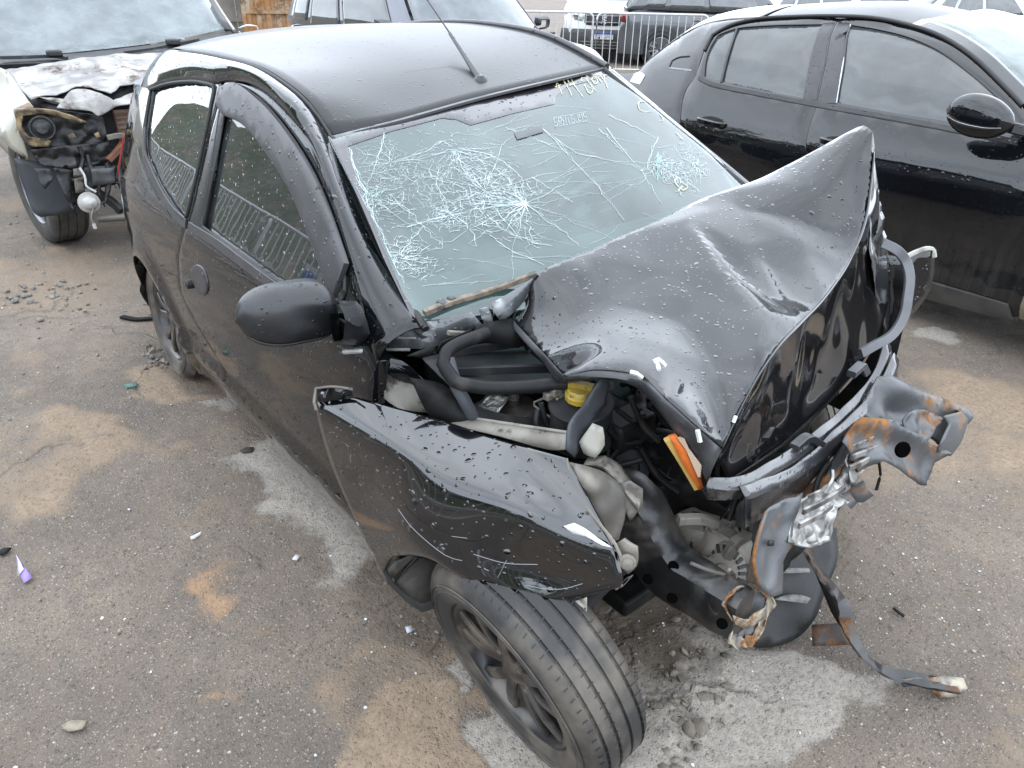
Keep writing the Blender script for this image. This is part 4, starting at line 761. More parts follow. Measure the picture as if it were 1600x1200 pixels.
# grille beams under the nose
M_LEDGE = mat('wet_black_beam', (.04, .042, .046), .22, spec=.7, coat=.5, c2=(.02, .02, .022), sc=9., c3=(.10, .095, .085), sc3=14., lo3=.60, hi3=.70, bumps=.0005, bsc=60., drops=.3)
def ledge(name, tr, tf, bf, m=M_BUMP, n=36):
    A, B, C = crv(tr, n), crv(tf, n), crv(bf, n); wob = np.array([[0, 0, .005*noise.noise(Vector((i*.31, len(name), 2)))] for i in range(n)])
    v = np.concatenate([A+wob, B+wob, B+wob+np.array((.002, -.001, -.004)), C, C+np.array((-.04, .02, 0))]); return mk(name, v, [(k*n+i, k*n+i+1, (k+1)*n+i+1, (k+1)*n+i) for k in range(4) for i in range(n-1)], m, car, 25, .003)
ledge('grille_beam', [(0.2830,-0.4528,0.8231), (0.3000,-0.3931,0.8049), (0.2820,-0.1678,0.7628), (0.2560,0.0592,0.7510), (0.2200,0.3045,0.7741), (0.1900,0.3916,0.8374)], [(0.2880,-0.4649,0.8116), (0.3080,-0.3934,0.7844), (0.2900,-0.1524,0.7347), (0.2650,0.0846,0.7162), (0.2300,0.3357,0.7333), (0.2000,0.4152,0.8018)], [(0.2820,-0.4455,0.7659), (0.3000,-0.3740,0.7431), (0.2850,-0.1260,0.6958), (0.2620,0.1108,0.6818), (0.2280,0.3582,0.7050), (0.2000,0.4303,0.7759)], M_LEDGE)
ledge('bumper_beam_cover', [(0.3120,-0.3869,0.7867), (0.3000,-0.1666,0.7310), (0.2790,0.0225,0.7301), (0.2400,0.3039,0.7487), (0.2100,0.4156,0.7883)], [(0.3200,-0.3749,0.7585), (0.3080,-0.1611,0.7035), (0.2880,0.0293,0.6993), (0.2500,0.3259,0.7146), (0.2200,0.4342,0.7649)], [(0.3120,-0.3419,0.6585), (0.3100,-0.2429,0.6479), (0.3020,-0.1151,0.6300), (0.2820,0.0870,0.6455), (0.2460,0.3623,0.6641), (0.2180,0.4685,0.7074)], M_LEDGE)
for a, b, c_ in (((0.2800,-0.1440,0.7584), (0.2750,-0.0804,0.7565), (0.2800,-0.0237,0.7176)), ((0.2300,0.1587,0.8191), (0.2250,0.2124,0.8256), (0.2300,0.2331,0.7971))):
    bar('broken_clip', [a, b, c_], .022, .018, M_BUMP, car)
patch('beam_end', [(0.3000,-0.3651,0.7205), (0.3200,-0.3706,0.7580), (0.3120,-0.3360,0.6519), (0.2800,-0.3241,0.6321)], M_BUMP, car, step=.03)
# near front wing, sprung away from the door
r0 = [(-0.5107,-0.9000,0.8372), (-0.4307,-0.8650,0.8488), (-0.3436,-0.8150,0.8435), (-0.2325,-0.7350,0.8220), (-0.0783,-0.6750,0.8183), (0.0619,-0.6280,0.8288)]
r1 = [(-0.4808,-0.9200,0.8215), (-0.3726,-0.8930,0.8065), (-0.2405,-0.8560,0.7979), (-0.0888,-0.8060,0.7763), (0.0784,-0.7480,0.7752), (0.1631,-0.6940,0.7400), (0.2368,-0.6550,0.7228)]
r1b = [(-0.4793,-0.9050,0.6480), (-0.3706,-0.8840,0.6697), (-0.2068,-0.8570,0.7510), (-0.0577,-0.8130,0.7535), (0.0918,-0.7560,0.7527), (0.1741,-0.7000,0.7184), (0.2489,-0.6570,0.7002)]
r2 = [(-0.4420,-0.8900,0.5154), (-0.3717,-0.8780,0.5758), (-0.2449,-0.8630,0.6589), (-0.0971,-0.8340,0.7087), (0.0220,-0.7860,0.7113), (0.1167,-0.7290,0.6895), (0.1799,-0.6880,0.6665), (0.2565,-0.6560,0.6774)]
r2b = [(-0.4262,-0.8870,0.4932), (-0.3208,-0.8840,0.5754), (-0.2080,-0.8780,0.6636), (-0.0656,-0.8540,0.7248), (0.0515,-0.8080,0.7289), (0.1386,-0.7480,0.7018), (0.1944,-0.7020,0.6749), (0.2586,-0.6580,0.6752)]
r3 = [(-0.3897,-0.8760,0.4222), (-0.2705,-0.8820,0.5451), (-0.1531,-0.8770,0.6335), (-0.0697,-0.8480,0.6582), (0.0449,-0.7990,0.6497), (0.1324,-0.7420,0.6306), (0.1958,-0.7020,0.6427), (0.2628,-0.6600,0.6680)]
r4 = [(-0.3692,-0.8550,0.3517), (-0.3028,-0.8620,0.4407), (-0.2012,-0.8660,0.5213), (-0.1057,-0.8600,0.5711), (-0.0333,-0.8460,0.5708), (0.0663,-0.8110,0.5803), (0.1514,-0.7580,0.5839), (0.2034,-0.7040,0.6019), (0.2612,-0.6620,0.6466)]
r5 = [tuple(V3(q)+np.array((0, .035, .012))) for q in r4]
fen = loft('front_wing', [r0, [tuple(V3(a)*.5+V3(b)*.5+np.array((0, .0, .002))) for a, b in zip(crv(r0, 9), crv(r1, 9))], r1, r1b, r3, r4, r5], M_PAINT2W := mat('black_wing_paint', (.0045, .005, .006), .07, coat=1., drops=.5, dsc=44., c3=(.06, .06, .06), sc3=7., lo3=.68, hi3=.74, r3=.5), car, nu=56, nv=56, angle=60, relax=7)
# wing's open rear corner and inner flange
patch('wing_corner_fold', [(-0.5115,-0.9000,0.8455), (-0.3866,-0.8700,0.8879), (-0.3982,-0.8620,0.8535), (-0.4627,-0.9200,0.8364)], M_PAINT, fen, step=.03)
mk('torn_edge', *(lambda b: (b.v, b.f))(MB().tube([(-0.5070,-0.9020,0.8464), (-0.4705,-0.9260,0.8352), (-0.4665,-0.9260,0.8165)], .004, 6, 8).tube([(-0.5070,-0.9020,0.8464), (-0.4466,-0.8860,0.8714), (-0.3853,-0.8680,0.8845)], .003, 6, 8)), M_DUSTY, fen)
mk('scraped_edge', *(lambda b: (b.v, b.f))(MB().tube([(0.0640,-0.6300,0.8308), (0.0915,-0.6400,0.7936), (0.1519,-0.6520,0.7667), (0.2443,-0.6640,0.7408), (0.2659,-0.6670,0.7147)], .0035, 6, 14)), M_DUSTY, fen)
patch('paint_scrape', [(0.1583,-0.7220,0.7644), (0.1713,-0.7060,0.7720), (0.1908,-0.6940,0.7641), (0.2158,-0.6820,0.7489), (0.2402,-0.6680,0.7355), (0.2252,-0.6840,0.7406), (0.1976,-0.7000,0.7531), (0.1770,-0.7140,0.7550)], M_WHT, fen, step=.02, solid=.0015)
sc_ = MB()
for L_ in ([(-0.1927,-0.8860,0.6751), (-0.1440,-0.8880,0.6628), (-0.0711,-0.8840,0.6562), (-0.0187,-0.8750,0.6525), (0.0191,-0.8660,0.6634)], [(0.1476,-0.8060,0.6569), (0.1728,-0.7820,0.6510), (0.1980,-0.7550,0.6532), (0.2243,-0.7300,0.6707)], [(0.0555,-0.8620,0.7028), (0.1208,-0.8340,0.7096), (0.1700,-0.7960,0.7190)], [(0.1151,-0.8360,0.6987), (0.1198,-0.8300,0.7146), (0.0975,-0.8360,0.6582)], [(0.0030,-0.8760,0.7209), (0.0452,-0.8680,0.7394)], [(0.0709,-0.8500,0.6706), (0.0808,-0.8450,0.6681)]):
    sc_.tube(crv(L_, 10) if len(L_) > 2 else L_, .0008, 4)
kind(sc_.build('scratches', mat('light_scratch', (.22, .23, .24), .5), fen), 'stuff')
patch('wing_tab', [(0.1616,-0.7200,0.5605), (0.2083,-0.7000,0.6048), (0.2103,-0.7000,0.5628), (0.1937,-0.7050,0.5493)], mat('pale_tab', (.45, .42, .36), .7), fen, step=.05)
# wheel-arch liner behind the wing's rear lip
patch('arch_liner', [(-0.4191,-0.8300,0.3169), (-0.3262,-0.8000,0.4016), (-0.3064,-0.7200,0.3435), (-0.3196,-0.7000,0.2079), (-0.2455,-0.8000,0.2875), (-0.2289,-0.8400,0.3220), (-0.3117,-0.8450,0.3224)], mat('muddy_liner', (.07, .062, .052), .8, c2=(.13, .115, .095), sc=12.), car, step=.04, relief=crumple(.006, 20., 3.))
bar('liner_lip', [(-0.3836,-0.8500,0.3560), (-0.3444,-0.8500,0.3230), (-0.2558,-0.8500,0.3333), (-0.2034,-0.8450,0.3453), (-0.1960,-0.8200,0.3477)], .022, .006, M_HOSE, car, up=(0, -1, 0))
loft('sill_front_end', [[(-.44, -.79, .36), (-.44, -.80, .24), (-.44, -.73, .11)], [(-.44, -.60, .36), (-.44, -.60, .24), (-.44, -.60, .11)]], M_DARK, car, nu=6, nv=3)
# scuttle, pillar foot and inner wing
patch('pillar_foot', [(-0.4662,-0.7400,0.9119), (-0.4158,-0.7000,0.8739), (-0.3845,-0.6600,0.8098), (-0.4237,-0.7000,0.8217), (-0.4402,-0.7600,0.8673)], M_PAINT, car, step=.03)
patch('torn_white_panel', [(-0.5992,-0.7000,0.9301), (-0.4676,-0.6600,0.9580), (-0.3896,-0.6000,0.9787), (-0.3300,-0.5300,1.0065), (-0.3499,-0.3600,1.0384), (-0.3457,-0.3800,1.0145), (-0.3350,-0.4500,0.9660), (-0.3962,-0.6000,0.9126), (-0.4175,-0.6600,0.9064), (-0.5317,-0.7200,0.8828)], M_CHIPW := mat('chipped_grey_edge', (.09, .095, .10), .28, coat=.7, drops=.4, c2=(.45, .46, .47), sc=9., lo=.5, hi=.66), car, step=.02, relief=crumple(.008, 14., 5.))
mk('torn_panel_edge', *(lambda b: (b.v, b.f))(MB().tube([(-0.5927,-0.7050,0.9337), (-0.5406,-0.7200,0.9162), (-0.5222,-0.7250,0.8861), (-0.4439,-0.6800,0.9012)], .004, 6, 9).tube([(-0.5543,-0.8000,0.8910), (-0.4969,-0.7800,0.9098), (-0.4988,-0.7300,0.8965)], .006, 6, 7).tube([(-0.5272,-0.7220,0.9181), (-0.4348,-0.6650,0.9305)], .003, 6, 6)), mat('torn_white_metal', (.55, .55, .54), .5, c2=(.3, .3, .3), sc=20.), car)
bar('wiper_arm', [(-0.4208,-0.6450,0.9943), (-0.4166,-0.5800,1.0023), (-0.3969,-0.4600,1.0114), (-0.3499,-0.3600,1.0417)], .018, .012, mat('tan_wiper', (.26, .20, .14), .6, c2=(.07, .06, .05), sc=30.), car)
box('wiper_clip', (-0.4240,-0.5900,0.9994), (.03, .022, .018), M_BLK, car, bev=.004)
box('wiper_clip', (-0.4219,-0.5650,1.0065), (.02, .02, .014), M_BLK, car, bev=.004)
patch('bonnet_lining', [(-0.3000,-0.7692,0.9681), (-0.3000,-0.6614,0.9748), (-0.3200,-0.5389,0.9715), (-0.3500,-0.4384,0.9457), (-0.2500,-0.4443,0.9092), (-0.1200,-0.4940,0.9011), (-0.3000,-0.4392,0.8803), (-0.3200,-0.6140,0.9448), (-0.3000,-0.7230,0.9499)], M_GUTS, car, step=.04)
patch('scuttle_panel', [(-0.3600,-0.6960,0.9147), (-0.3800,-0.5748,0.8934), (-0.3800,-0.3519,0.8543), (-0.2200,-0.3712,0.7908), (-0.2000,-0.4419,0.8031), (-0.2200,-0.6535,0.8746), (-0.2600,-0.6945,0.8887)], M_HOSE, car, step=.04, relief=crumple(.006, 12, 6.))
for a, b in (((-0.3600,-0.6252,0.9051), (-0.3400,-0.3746,0.8685)), ((-0.2900,-0.6645,0.8988), (-0.2000,-0.4223,0.8611))): bar('scuttle_rib', [a, b], .012, .02, M_HOSE, car, n=3)
bar('bonnet_stay', [(-0.3400,-0.6345,0.9684), (-0.3300,-0.5327,0.9379), (-0.3300,-0.4101,0.9183)], .012, .010, M_DUSTY, car)
tube('air_hose', [(-0.3000,-0.5544,0.9584), (-0.2800,-0.6761,0.9583), (-0.2600,-0.7046,0.9404), (-0.2200,-0.7000,0.9107), (-0.1800,-0.6468,0.8959), (-0.1300,-0.5606,0.8894), (-0.0800,-0.4722,0.8921)], .0155, M_GUTSH, car, n=40)
tube('air_hose', [(-0.2700,-0.6838,0.9455), (-0.2400,-0.6871,0.8945), (-0.2200,-0.6759,0.8499), (-0.2200,-0.6536,0.7974)], .015, M_GREYS, car, n=16)
patch('inner_wing', [(-0.4719,-0.7400,0.8511), (-0.4308,-0.7000,0.8329), (-0.3958,-0.6550,0.8032), (-0.3398,-0.6200,0.7350), (-0.3620,-0.7000,0.7686), (-0.3703,-0.7600,0.7968), (-0.4287,-0.7700,0.8060)], M_CASTL := mat('dusty_cream_metal', (.30, .28, .24), .6, c2=(.17, .15, .125), sc=9., lo=.35, hi=.65, c3=(.09, .07, .05), sc3=8., lo3=.54, hi3=.66, bumps=.001), car, step=.025, relief=crumple(.012, 10, 8.))
patch('inner_wing_liner', [(-0.3000,-0.7678,0.9140), (-0.2700,-0.7050,0.8882), (-0.2000,-0.6345,0.8265), (-0.0800,-0.4683,0.7832), (-0.0600,-0.4836,0.6937), (-0.1600,-0.6313,0.7413), (-0.2600,-0.7352,0.8040)], M_GUTS, car, step=.04, relief=crumple(.01, 14, 2.))
patch('wing_rail', [(-0.3294,-0.7050,0.7891), (-0.1524,-0.6350,0.8152), (0.0071,-0.5750,0.8417), (0.0331,-0.6000,0.8238), (-0.0036,-0.6100,0.8076), (-0.1205,-0.6600,0.8041), (-0.2460,-0.7100,0.8006)], M_CASTL, car, step=.03, relief=crumple(.004, 10, 1.))
tube('rail_lip', [(-0.3294,-0.7050,0.7891), (-0.1524,-0.6350,0.8152), (0.0071,-0.5750,0.8417)], .004, M_CASTL, car, n=12)
stc = V3((-0.2446,-0.5200,0.7622)); lathe('strut_mount', [(.0, .035), (.014, .035), (.014, .016), (.020, .012), (.050, .010), (.058, .002), (.058, -.010), (.045, -.016), (.05, -.03), (.085, -.06), (.10, -.12)], stc, (.10, -.12, 1), mat('mount_rubber', (.045, .04, .037), .55, c2=(.09, .08, .07), sc=14.), car, 28)
lathe('strut_bolt', [(.0, .05), (.009, .048), (.009, .03), (.014, .029), (.014, .02)], stc+np.array((0, 0, .012)), (.10, -.12, 1), M_DUSTY, car, 8)
patch('foil_shield', [(-0.2942,-0.6000,0.7881), (-0.2609,-0.5700,0.8233), (-0.2123,-0.5600,0.8270), (-0.2107,-0.6000,0.7910), (-0.2473,-0.6200,0.7730)], M_FOIL, car, step=.012, relief=crumple(.012, 30, 2.))
rs = V3((-0.0500,-0.4833,0.8568)); res_ = lathe('fluid_reservoir', [(.072, .0), (.074, -.004), (.070, -.02), (.074, -.10)], rs, (.06, -.1, 1), M_HOSE, car, 28)
cap = lathe('filler_cap', [(.0, .016), (.028, .016), (.031, .012), (.033, .004), (.037, .002), (.037, -.010), (.030, -.012)], rs+np.array((-.005, .004, .018)), (.06, -.1, 1), M_YCAP, res_, 12)
bar('cap_grip', [rs+np.array((-.03, -.01, .038)), rs+np.array((.02, .018, .038))], .016, .014, M_YCAP, res_, n=2)
# strap, bag and hoses hanging by the headlamp
patch('grey_strap', [(0.0000,-0.4778,0.9368), (0.0000,-0.4476,0.9153), (0.0000,-0.4579,0.8631), (0.0200,-0.5350,0.8316), (0.0400,-0.5856,0.7986), (0.0400,-0.6064,0.8301), (0.0200,-0.5840,0.8706), (0.0000,-0.5168,0.8917)], M_GREYS, car, step=.015, relief=crumple(.010, 14, 7.), solid=.006)
patch('torn_bag', [(0.0375,-0.5700,0.8324), (0.0529,-0.5500,0.8758), (0.0746,-0.5400,0.8729), (0.0826,-0.5400,0.8346), (0.0764,-0.5600,0.8065), (0.0521,-0.5700,0.8110)], mat('dirty_translucent_plastic', (.40, .38, .33), .5, c2=(.30, .22, .13), sc=12.), car, step=.015, relief=crumple(.022, 20, 3.), edge=.3)
random.seed(3)
for k in range(15):
    x0, y0 = random.uniform(840, 1010), random.uniform(610, 700); P = [V3(toL((0, 0, 0)))]
    a = V3((random.uniform(-.25, .0), random.uniform(-.42, -.1), random.uniform(.55, .80))); pts = [a]
    for j in range(4): a = a+np.array((random.uniform(-.06, .08), random.uniform(-.10, .10), random.uniform(-.08, .06))); pts.append(a)
    tube('engine_hose', pts, random.choice((.006, .008, .012, .016)), random.choice((M_GUTS, M_GUTS, M_HOSE)), car, n=16, sides=8)
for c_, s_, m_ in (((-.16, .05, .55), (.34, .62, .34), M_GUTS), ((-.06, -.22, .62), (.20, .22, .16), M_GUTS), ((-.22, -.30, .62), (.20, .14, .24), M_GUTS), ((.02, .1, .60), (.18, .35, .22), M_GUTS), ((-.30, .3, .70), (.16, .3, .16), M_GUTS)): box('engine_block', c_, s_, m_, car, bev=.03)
lathe('pulley', [(.0, .01), (.02, .012), (.022, .02), (.045, .02), (.05, .012), (.045, .0), (.05, -.01), (.03, -.02)], (0.0200,-0.3909,0.6806), (.8, -.5, .3), M_HOSE, car, 24)
for a, b in (((0.0200,-0.4398,0.8523), (0.0600,-0.3896,0.8350)), ((0.0200,-0.4667,0.8136), (0.0500,-0.3923,0.7640)), ((0.0500,-0.4350,0.8960), (0.1000,-0.3873,0.7870)), ((0.0600,-0.4023,0.7561), (0.1400,-0.3520,0.6539))): tube('wiring', [a, V3(a)*.5+V3(b)*.5+np.array((0, 0, -.02)), b], .007, M_GUTS, car, n=8)
box('fuse_box', (0.0000,-0.3865,0.7749), (.08, .12, .07), M_GUTS, car, bev=.01)
patch('inner_wing_far', [(-.4, .62, .45), (.15, .60, .45), (.15, .58, .95), (-.4, .60, .98)], M_GUTS, car, step=.1)
# small fittings crowding the bay
random.seed(31)
for k in range(34):
    c_ = V3((random.uniform(-.24, .06), random.uniform(-.50, -.06), random.uniform(.62, .84))); u = V3([random.gauss(0, 1) for _ in range(3)])
    if k % 3 == 0: box('connector', c_, (random.uniform(.02, .05), random.uniform(.02, .04), random.uniform(.015, .03)), random.choice((M_GUTS, M_HOSE, M_GREYS)), car, B=basis(u), bev=.004)
    elif k % 3 == 1: lathe('bolt', [(.0, .008), (.007, .007), (.008, .0), (.012, -.001), (.012, -.004)], c_, u, M_DUSTY, car, 8)
    else:
        tube('thin_wire', [c_, c_+u*.03+np.array((0, .02, -.03)), c_+np.array((.06, random.uniform(-.08, .08), -.04)), c_+np.array((.10, random.uniform(-.1, .1), -.10))], random.uniform(.0025, .005), random.choice((M_GUTS, M_HOSE, M_DUSTY)), car, n=14, sides=6)
for a, b, c_ in (((-0.1200,-0.5409,0.8439), (-0.1100,-0.5359,0.8044), (-0.1000,-0.5248,0.7617)), ((-0.1200,-0.5503,0.8307), (-0.1100,-0.5625,0.8031), (-0.1000,-0.5577,0.7719)), ((-0.1000,-0.5150,0.8728), (-0.0900,-0.5096,0.8288), (-0.0800,-0.5081,0.7923))): tube('brake_pipe', [a, b, c_], .007, M_HOSE, car, n=10)
for a in ((-0.1000,-0.5150,0.8728), (-0.1000,-0.5070,0.8534), (-0.1100,-0.5251,0.8623)): box('connector', a, (.02, .025, .02), M_DUSTY, car, bev=.004)
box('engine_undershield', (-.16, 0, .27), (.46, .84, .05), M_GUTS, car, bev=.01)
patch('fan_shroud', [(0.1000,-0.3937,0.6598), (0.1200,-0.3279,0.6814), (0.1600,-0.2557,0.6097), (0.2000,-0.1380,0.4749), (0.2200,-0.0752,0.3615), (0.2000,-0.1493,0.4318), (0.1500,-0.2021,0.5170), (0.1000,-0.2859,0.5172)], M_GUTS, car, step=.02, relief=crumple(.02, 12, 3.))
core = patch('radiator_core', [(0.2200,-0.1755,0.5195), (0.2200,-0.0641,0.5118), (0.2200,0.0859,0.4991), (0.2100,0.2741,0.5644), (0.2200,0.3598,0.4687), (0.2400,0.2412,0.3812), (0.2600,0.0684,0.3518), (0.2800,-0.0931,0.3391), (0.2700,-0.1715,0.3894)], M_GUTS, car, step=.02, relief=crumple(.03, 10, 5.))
random.seed(44)
for k in range(14):
    a = V3((random.uniform(.16, .30), random.uniform(-.32, .15), random.uniform(.52, .70))); pts = [a]
    for j in range(4): pts.append(pts[-1]+np.array((random.uniform(-.02, .03), random.uniform(-.07, .07), random.uniform(-.07, .03))))
    tube('torn_wire', pts, random.choice((.003, .004, .006)), random.choice((M_GUTS, M_GUTS, M_HOSE, M_DUSTY)), car, n=16, sides=6)
for k in range(9):
    c_ = V3((random.uniform(.10, .24), random.uniform(-.34, .2), random.uniform(.50, .68))); u = V3([random.gauss(0, 1) for _ in range(3)]); B = basis(u)
    patch('plastic_shard', [c_+B@V3(q)*random.uniform(.03, .06) for q in ((-1, -.6, 0), (.2, -1, .2), (1, -.2, 0), (.6, .8, -.2), (-.5, .9, .1))], random.choice((M_GUTS, M_BUMP, M_GUTS)), car, step=.03, smooth=False, solid=.004)
# air filter caught under the bonnet edge
fb = MB(); A0, A1, B0, B1 = map(V3, ((0.2050,-0.4935,0.8904), (0.2550,-0.4377,0.7767), (0.2200,-0.4965,0.9095), (0.2620,-0.4611,0.8429)))
fa = patch('air_filter', [(0.2100,-0.4948,0.8994), (0.2150,-0.4823,0.9026), (0.2350,-0.4678,0.8738), (0.2500,-0.4435,0.8254), (0.2520,-0.4293,0.7726), (0.2500,-0.4384,0.7693), (0.2300,-0.4721,0.8398)], M_OR, car, step=.02, solid=.012, smooth=False)
bar('filter_frame', [(0.2050,-0.4954,0.8913), (0.2250,-0.4649,0.8308), (0.2450,-0.4361,0.7686)], .014, .012, M_YFR, fa, n=8)
for k in range(5):
    t = .02+.2*k; a = V3((0.2220,-0.4867,0.9020)); b = V3((0.2580,-0.4533,0.8372)); bar('pleat', [a+(b-a)*t*.2+np.array((.004, .0, .002*k)), b+np.array((.003, 0, -.006*k))], .003, .006, mat('pale_pleat', (.55, .42, .30), .8), fa, n=3)
# headlamp mount, rails and brackets
patch('headlamp_mount', [(0.0718,-0.6300,0.8256), (0.0940,-0.6100,0.8207), (0.1284,-0.5800,0.8054), (0.1521,-0.5600,0.7776), (0.1620,-0.5500,0.7131), (0.1659,-0.5700,0.6516), (0.1546,-0.6000,0.6537), (0.1365,-0.6200,0.7034), (0.0995,-0.6300,0.7484)], M_DUSTY, car, step=.014, relief=crumple(.018, 9, 2.), inner=[(0.1582,-0.6400,0.8191), (0.1510,-0.6200,0.7420)], edge=.3)
patch('headlamp_mount_edge', [(0.1438,-0.5550,0.7753), (0.1591,-0.5400,0.7849), (0.1774,-0.5200,0.7650), (0.1760,-0.5200,0.7232), (0.1674,-0.5400,0.6861), (0.1620,-0.5500,0.7131)], M_DUSTY, car, step=.014, relief=crumple(.02, 16, 5.))
loft('strut_bracket', [[(0.0440,-0.5500,0.7850), (0.0748,-0.5300,0.7990), (0.0996,-0.5100,0.7805), (0.1240,-0.5000,0.7497), (0.1511,-0.4900,0.7304)], [(0.0535,-0.5700,0.7793), (0.0966,-0.5600,0.7851), (0.1247,-0.5500,0.7702), (0.1444,-0.5400,0.7440), (0.1754,-0.5300,0.7145)]], M_CASTL, car, nu=24, nv=8, fn=lambda p, s, t: p+np.array((.01, -.012, .008))*math.sin(math.pi*t)*2+np.array((1, -1, 1))*crumple(.006, 20, 3.)(p))
patch('lamp_bracket', [(0.2343,-0.6550,0.7338), (0.2497,-0.6500,0.7539), (0.2782,-0.6450,0.7484), (0.2805,-0.6450,0.7043), (0.2690,-0.6500,0.6812), (0.2441,-0.6550,0.6925)], M_DUSTY, car, step=.02, relief=crumple(.008, 25, 4.), solid=.008)
lathe('bracket_bolt', [(.0, .014), (.010, .012), (.011, .004), (.016, .003), (.016, -.003)], V3((0.2721,-0.6600,0.7182)), (.5, -.6, .3), M_DUSTY, car, 10)
tube('bracket_hook', [(0.2432,-0.6600,0.6784), (0.2386,-0.6600,0.6453), (0.2532,-0.6600,0.6360)], .006, M_DUSTY, car, n=8)
pth = crv([(-.05, -.50, .665), (0.1078,-0.4750,0.6596), (0.1562,-0.4650,0.5915), (0.2195,-0.4550,0.5409), (0.3038,-0.4450,0.5322), (0.3947,-0.4350,0.5291)], 34)
rv, rf = sweep_vf(pth, rect(.085, .135, .35), [.75, 1.1, 1.1, .98, .92, .86], n=0); cr_ = crumple(.020, 13, 6.)
rv = [q+np.array((.3, -.6, .4))*cr_(q) for q in map(V3, rv)]; rail_ = mk('chassis_rail', rv, rf, M_RAIL, car, 50)
for px in ((0.2189,-0.5300,0.5576), (0.2719,-0.5100,0.5302), (0.3849,-0.4900,0.5343), (0.2509,-0.4900,0.5929)):
    lathe('rail_hole', [(.0, .001), (.010, .001), (.012, -.002)], px, (.35, -.75, .35), M_HOLE, rail_, 12)
tube('rail_seam', [(0.0947,-0.5000,0.7162), (0.1267,-0.4400,0.6211), (0.1820,-0.4200,0.5544), (0.2365,-0.4100,0.5341), (0.3341,-0.4000,0.5436)], .004, M_DUSTY, rail_, n=20)
patch('torn_rail_end', [(0.3750,-0.4739,0.5814), (0.3700,-0.4355,0.5886), (0.3700,-0.3724,0.5571), (0.3750,-0.3235,0.5123), (0.3800,-0.3076,0.4759), (0.3900,-0.3390,0.4506), (0.3950,-0.3673,0.4236), (0.3950,-0.4155,0.4378), (0.3900,-0.4593,0.4718), (0.3850,-0.4489,0.5160)], M_STEEL, car, step=.012, relief=crumple(.03, 22, 2.), edge=.4, solid=.005)
tl = crv([(0.3760,-0.4880,0.5842), (0.3720,-0.4429,0.5912), (0.3700,-0.3729,0.5592), (0.3760,-0.3210,0.5153), (0.3820,-0.3002,0.4728), (0.3920,-0.3362,0.4465), (0.3980,-0.3659,0.4193), (0.4000,-0.4237,0.4440), (0.3950,-0.4729,0.4855), (0.3880,-0.4541,0.5219)], 60, closed=True); tc_ = tl.mean(0); random.seed(2)
tr_ = [tc_+(q-tc_)*(.80+.10*noise.noise(Vector((i*.5, 1, 3))))+np.array((.012, 0, 0))*noise.noise(Vector((i*.4, 4, 3))) for i, q in enumerate(tl)]; to_ = [tc_+(q-tc_)*(1.04+.13*noise.noise(Vector((i*.35, 7, 2))))+np.array((.018, -.01, 0))*(.4+noise.noise(Vector((i*.3, 2, 9)))) for i, q in enumerate(tl)]
loft('torn_lip', [tr_+tr_[:1], list(tl)+[tl[0]], to_+to_[:1]], M_CREAM, car, byindex=True, nv=5, solid=.003)
patch('torn_fold', [(0.4000,-0.4783,0.5619), (0.4050,-0.4256,0.5203), (0.3950,-0.3401,0.5008), (0.4000,-0.3508,0.4779), (0.4050,-0.4032,0.4794), (0.4000,-0.4627,0.5265)], M_CREAM, car, step=.012, relief=crumple(.02, 30, 3.), solid=.003)
# gearbox casting and alternator
cg = crumple(.022, 7, 4.)
patch('gearbox_casing', [(0.1300,-0.3606,0.5748), (0.1300,-0.2727,0.5680), (0.1600,-0.1901,0.5171), (0.2000,-0.1633,0.4964), (0.2400,-0.1776,0.4742), (0.2500,-0.2086,0.4381), (0.2400,-0.2862,0.4760), (0.2000,-0.3303,0.5086), (0.1700,-0.3681,0.5172)], M_CAST, car, step=.016, relief=cg, inner=[(0.2350,-0.3473,0.5921), (0.1900,-0.3800,0.5896)], solid=.02, edge=.3)
bar('casing_rib', [(0.2000,-0.4220,0.6504), (0.2300,-0.3719,0.6433), (0.2600,-0.2841,0.5688)], .02, .02, M_CAST, car); bar('casing_rib', [(0.2700,-0.3260,0.5390), (0.2800,-0.3139,0.5835), (0.2800,-0.2712,0.5786)], .022, .02, M_CAST, car)
ac = V3((0.2400,-0.3025,0.4619)); ax_ = V3((.62, -.42, .48)); alt = lathe('alternator', [(.0, .028), (.02, .028), (.022, .018), (.05, .014), (.066, .004), (.074, -.02), (.078, -.06), (.06, -.10)], ac, ax_, M_CAST, car, 36)
BA = basis(ax_)
for k in range(22):
    a = 2*math.pi*k/22; u = np.array((math.cos(a), math.sin(a), 0)); bar('vent_slot', place([u*.044+np.array((0, 0, .0165)), u*.063+np.array((0, 0, .0085))], ac, BA), .008, .004, M_RUB, alt, n=2, up=tuple(ax_))
tube('earth_lead', [(0.3000,-0.4990,0.6414), (0.3200,-0.4580,0.6110), (0.3400,-0.3910,0.5679), (0.3400,-0.4204,0.6066)], .004, M_DUSTY, car, n=12)
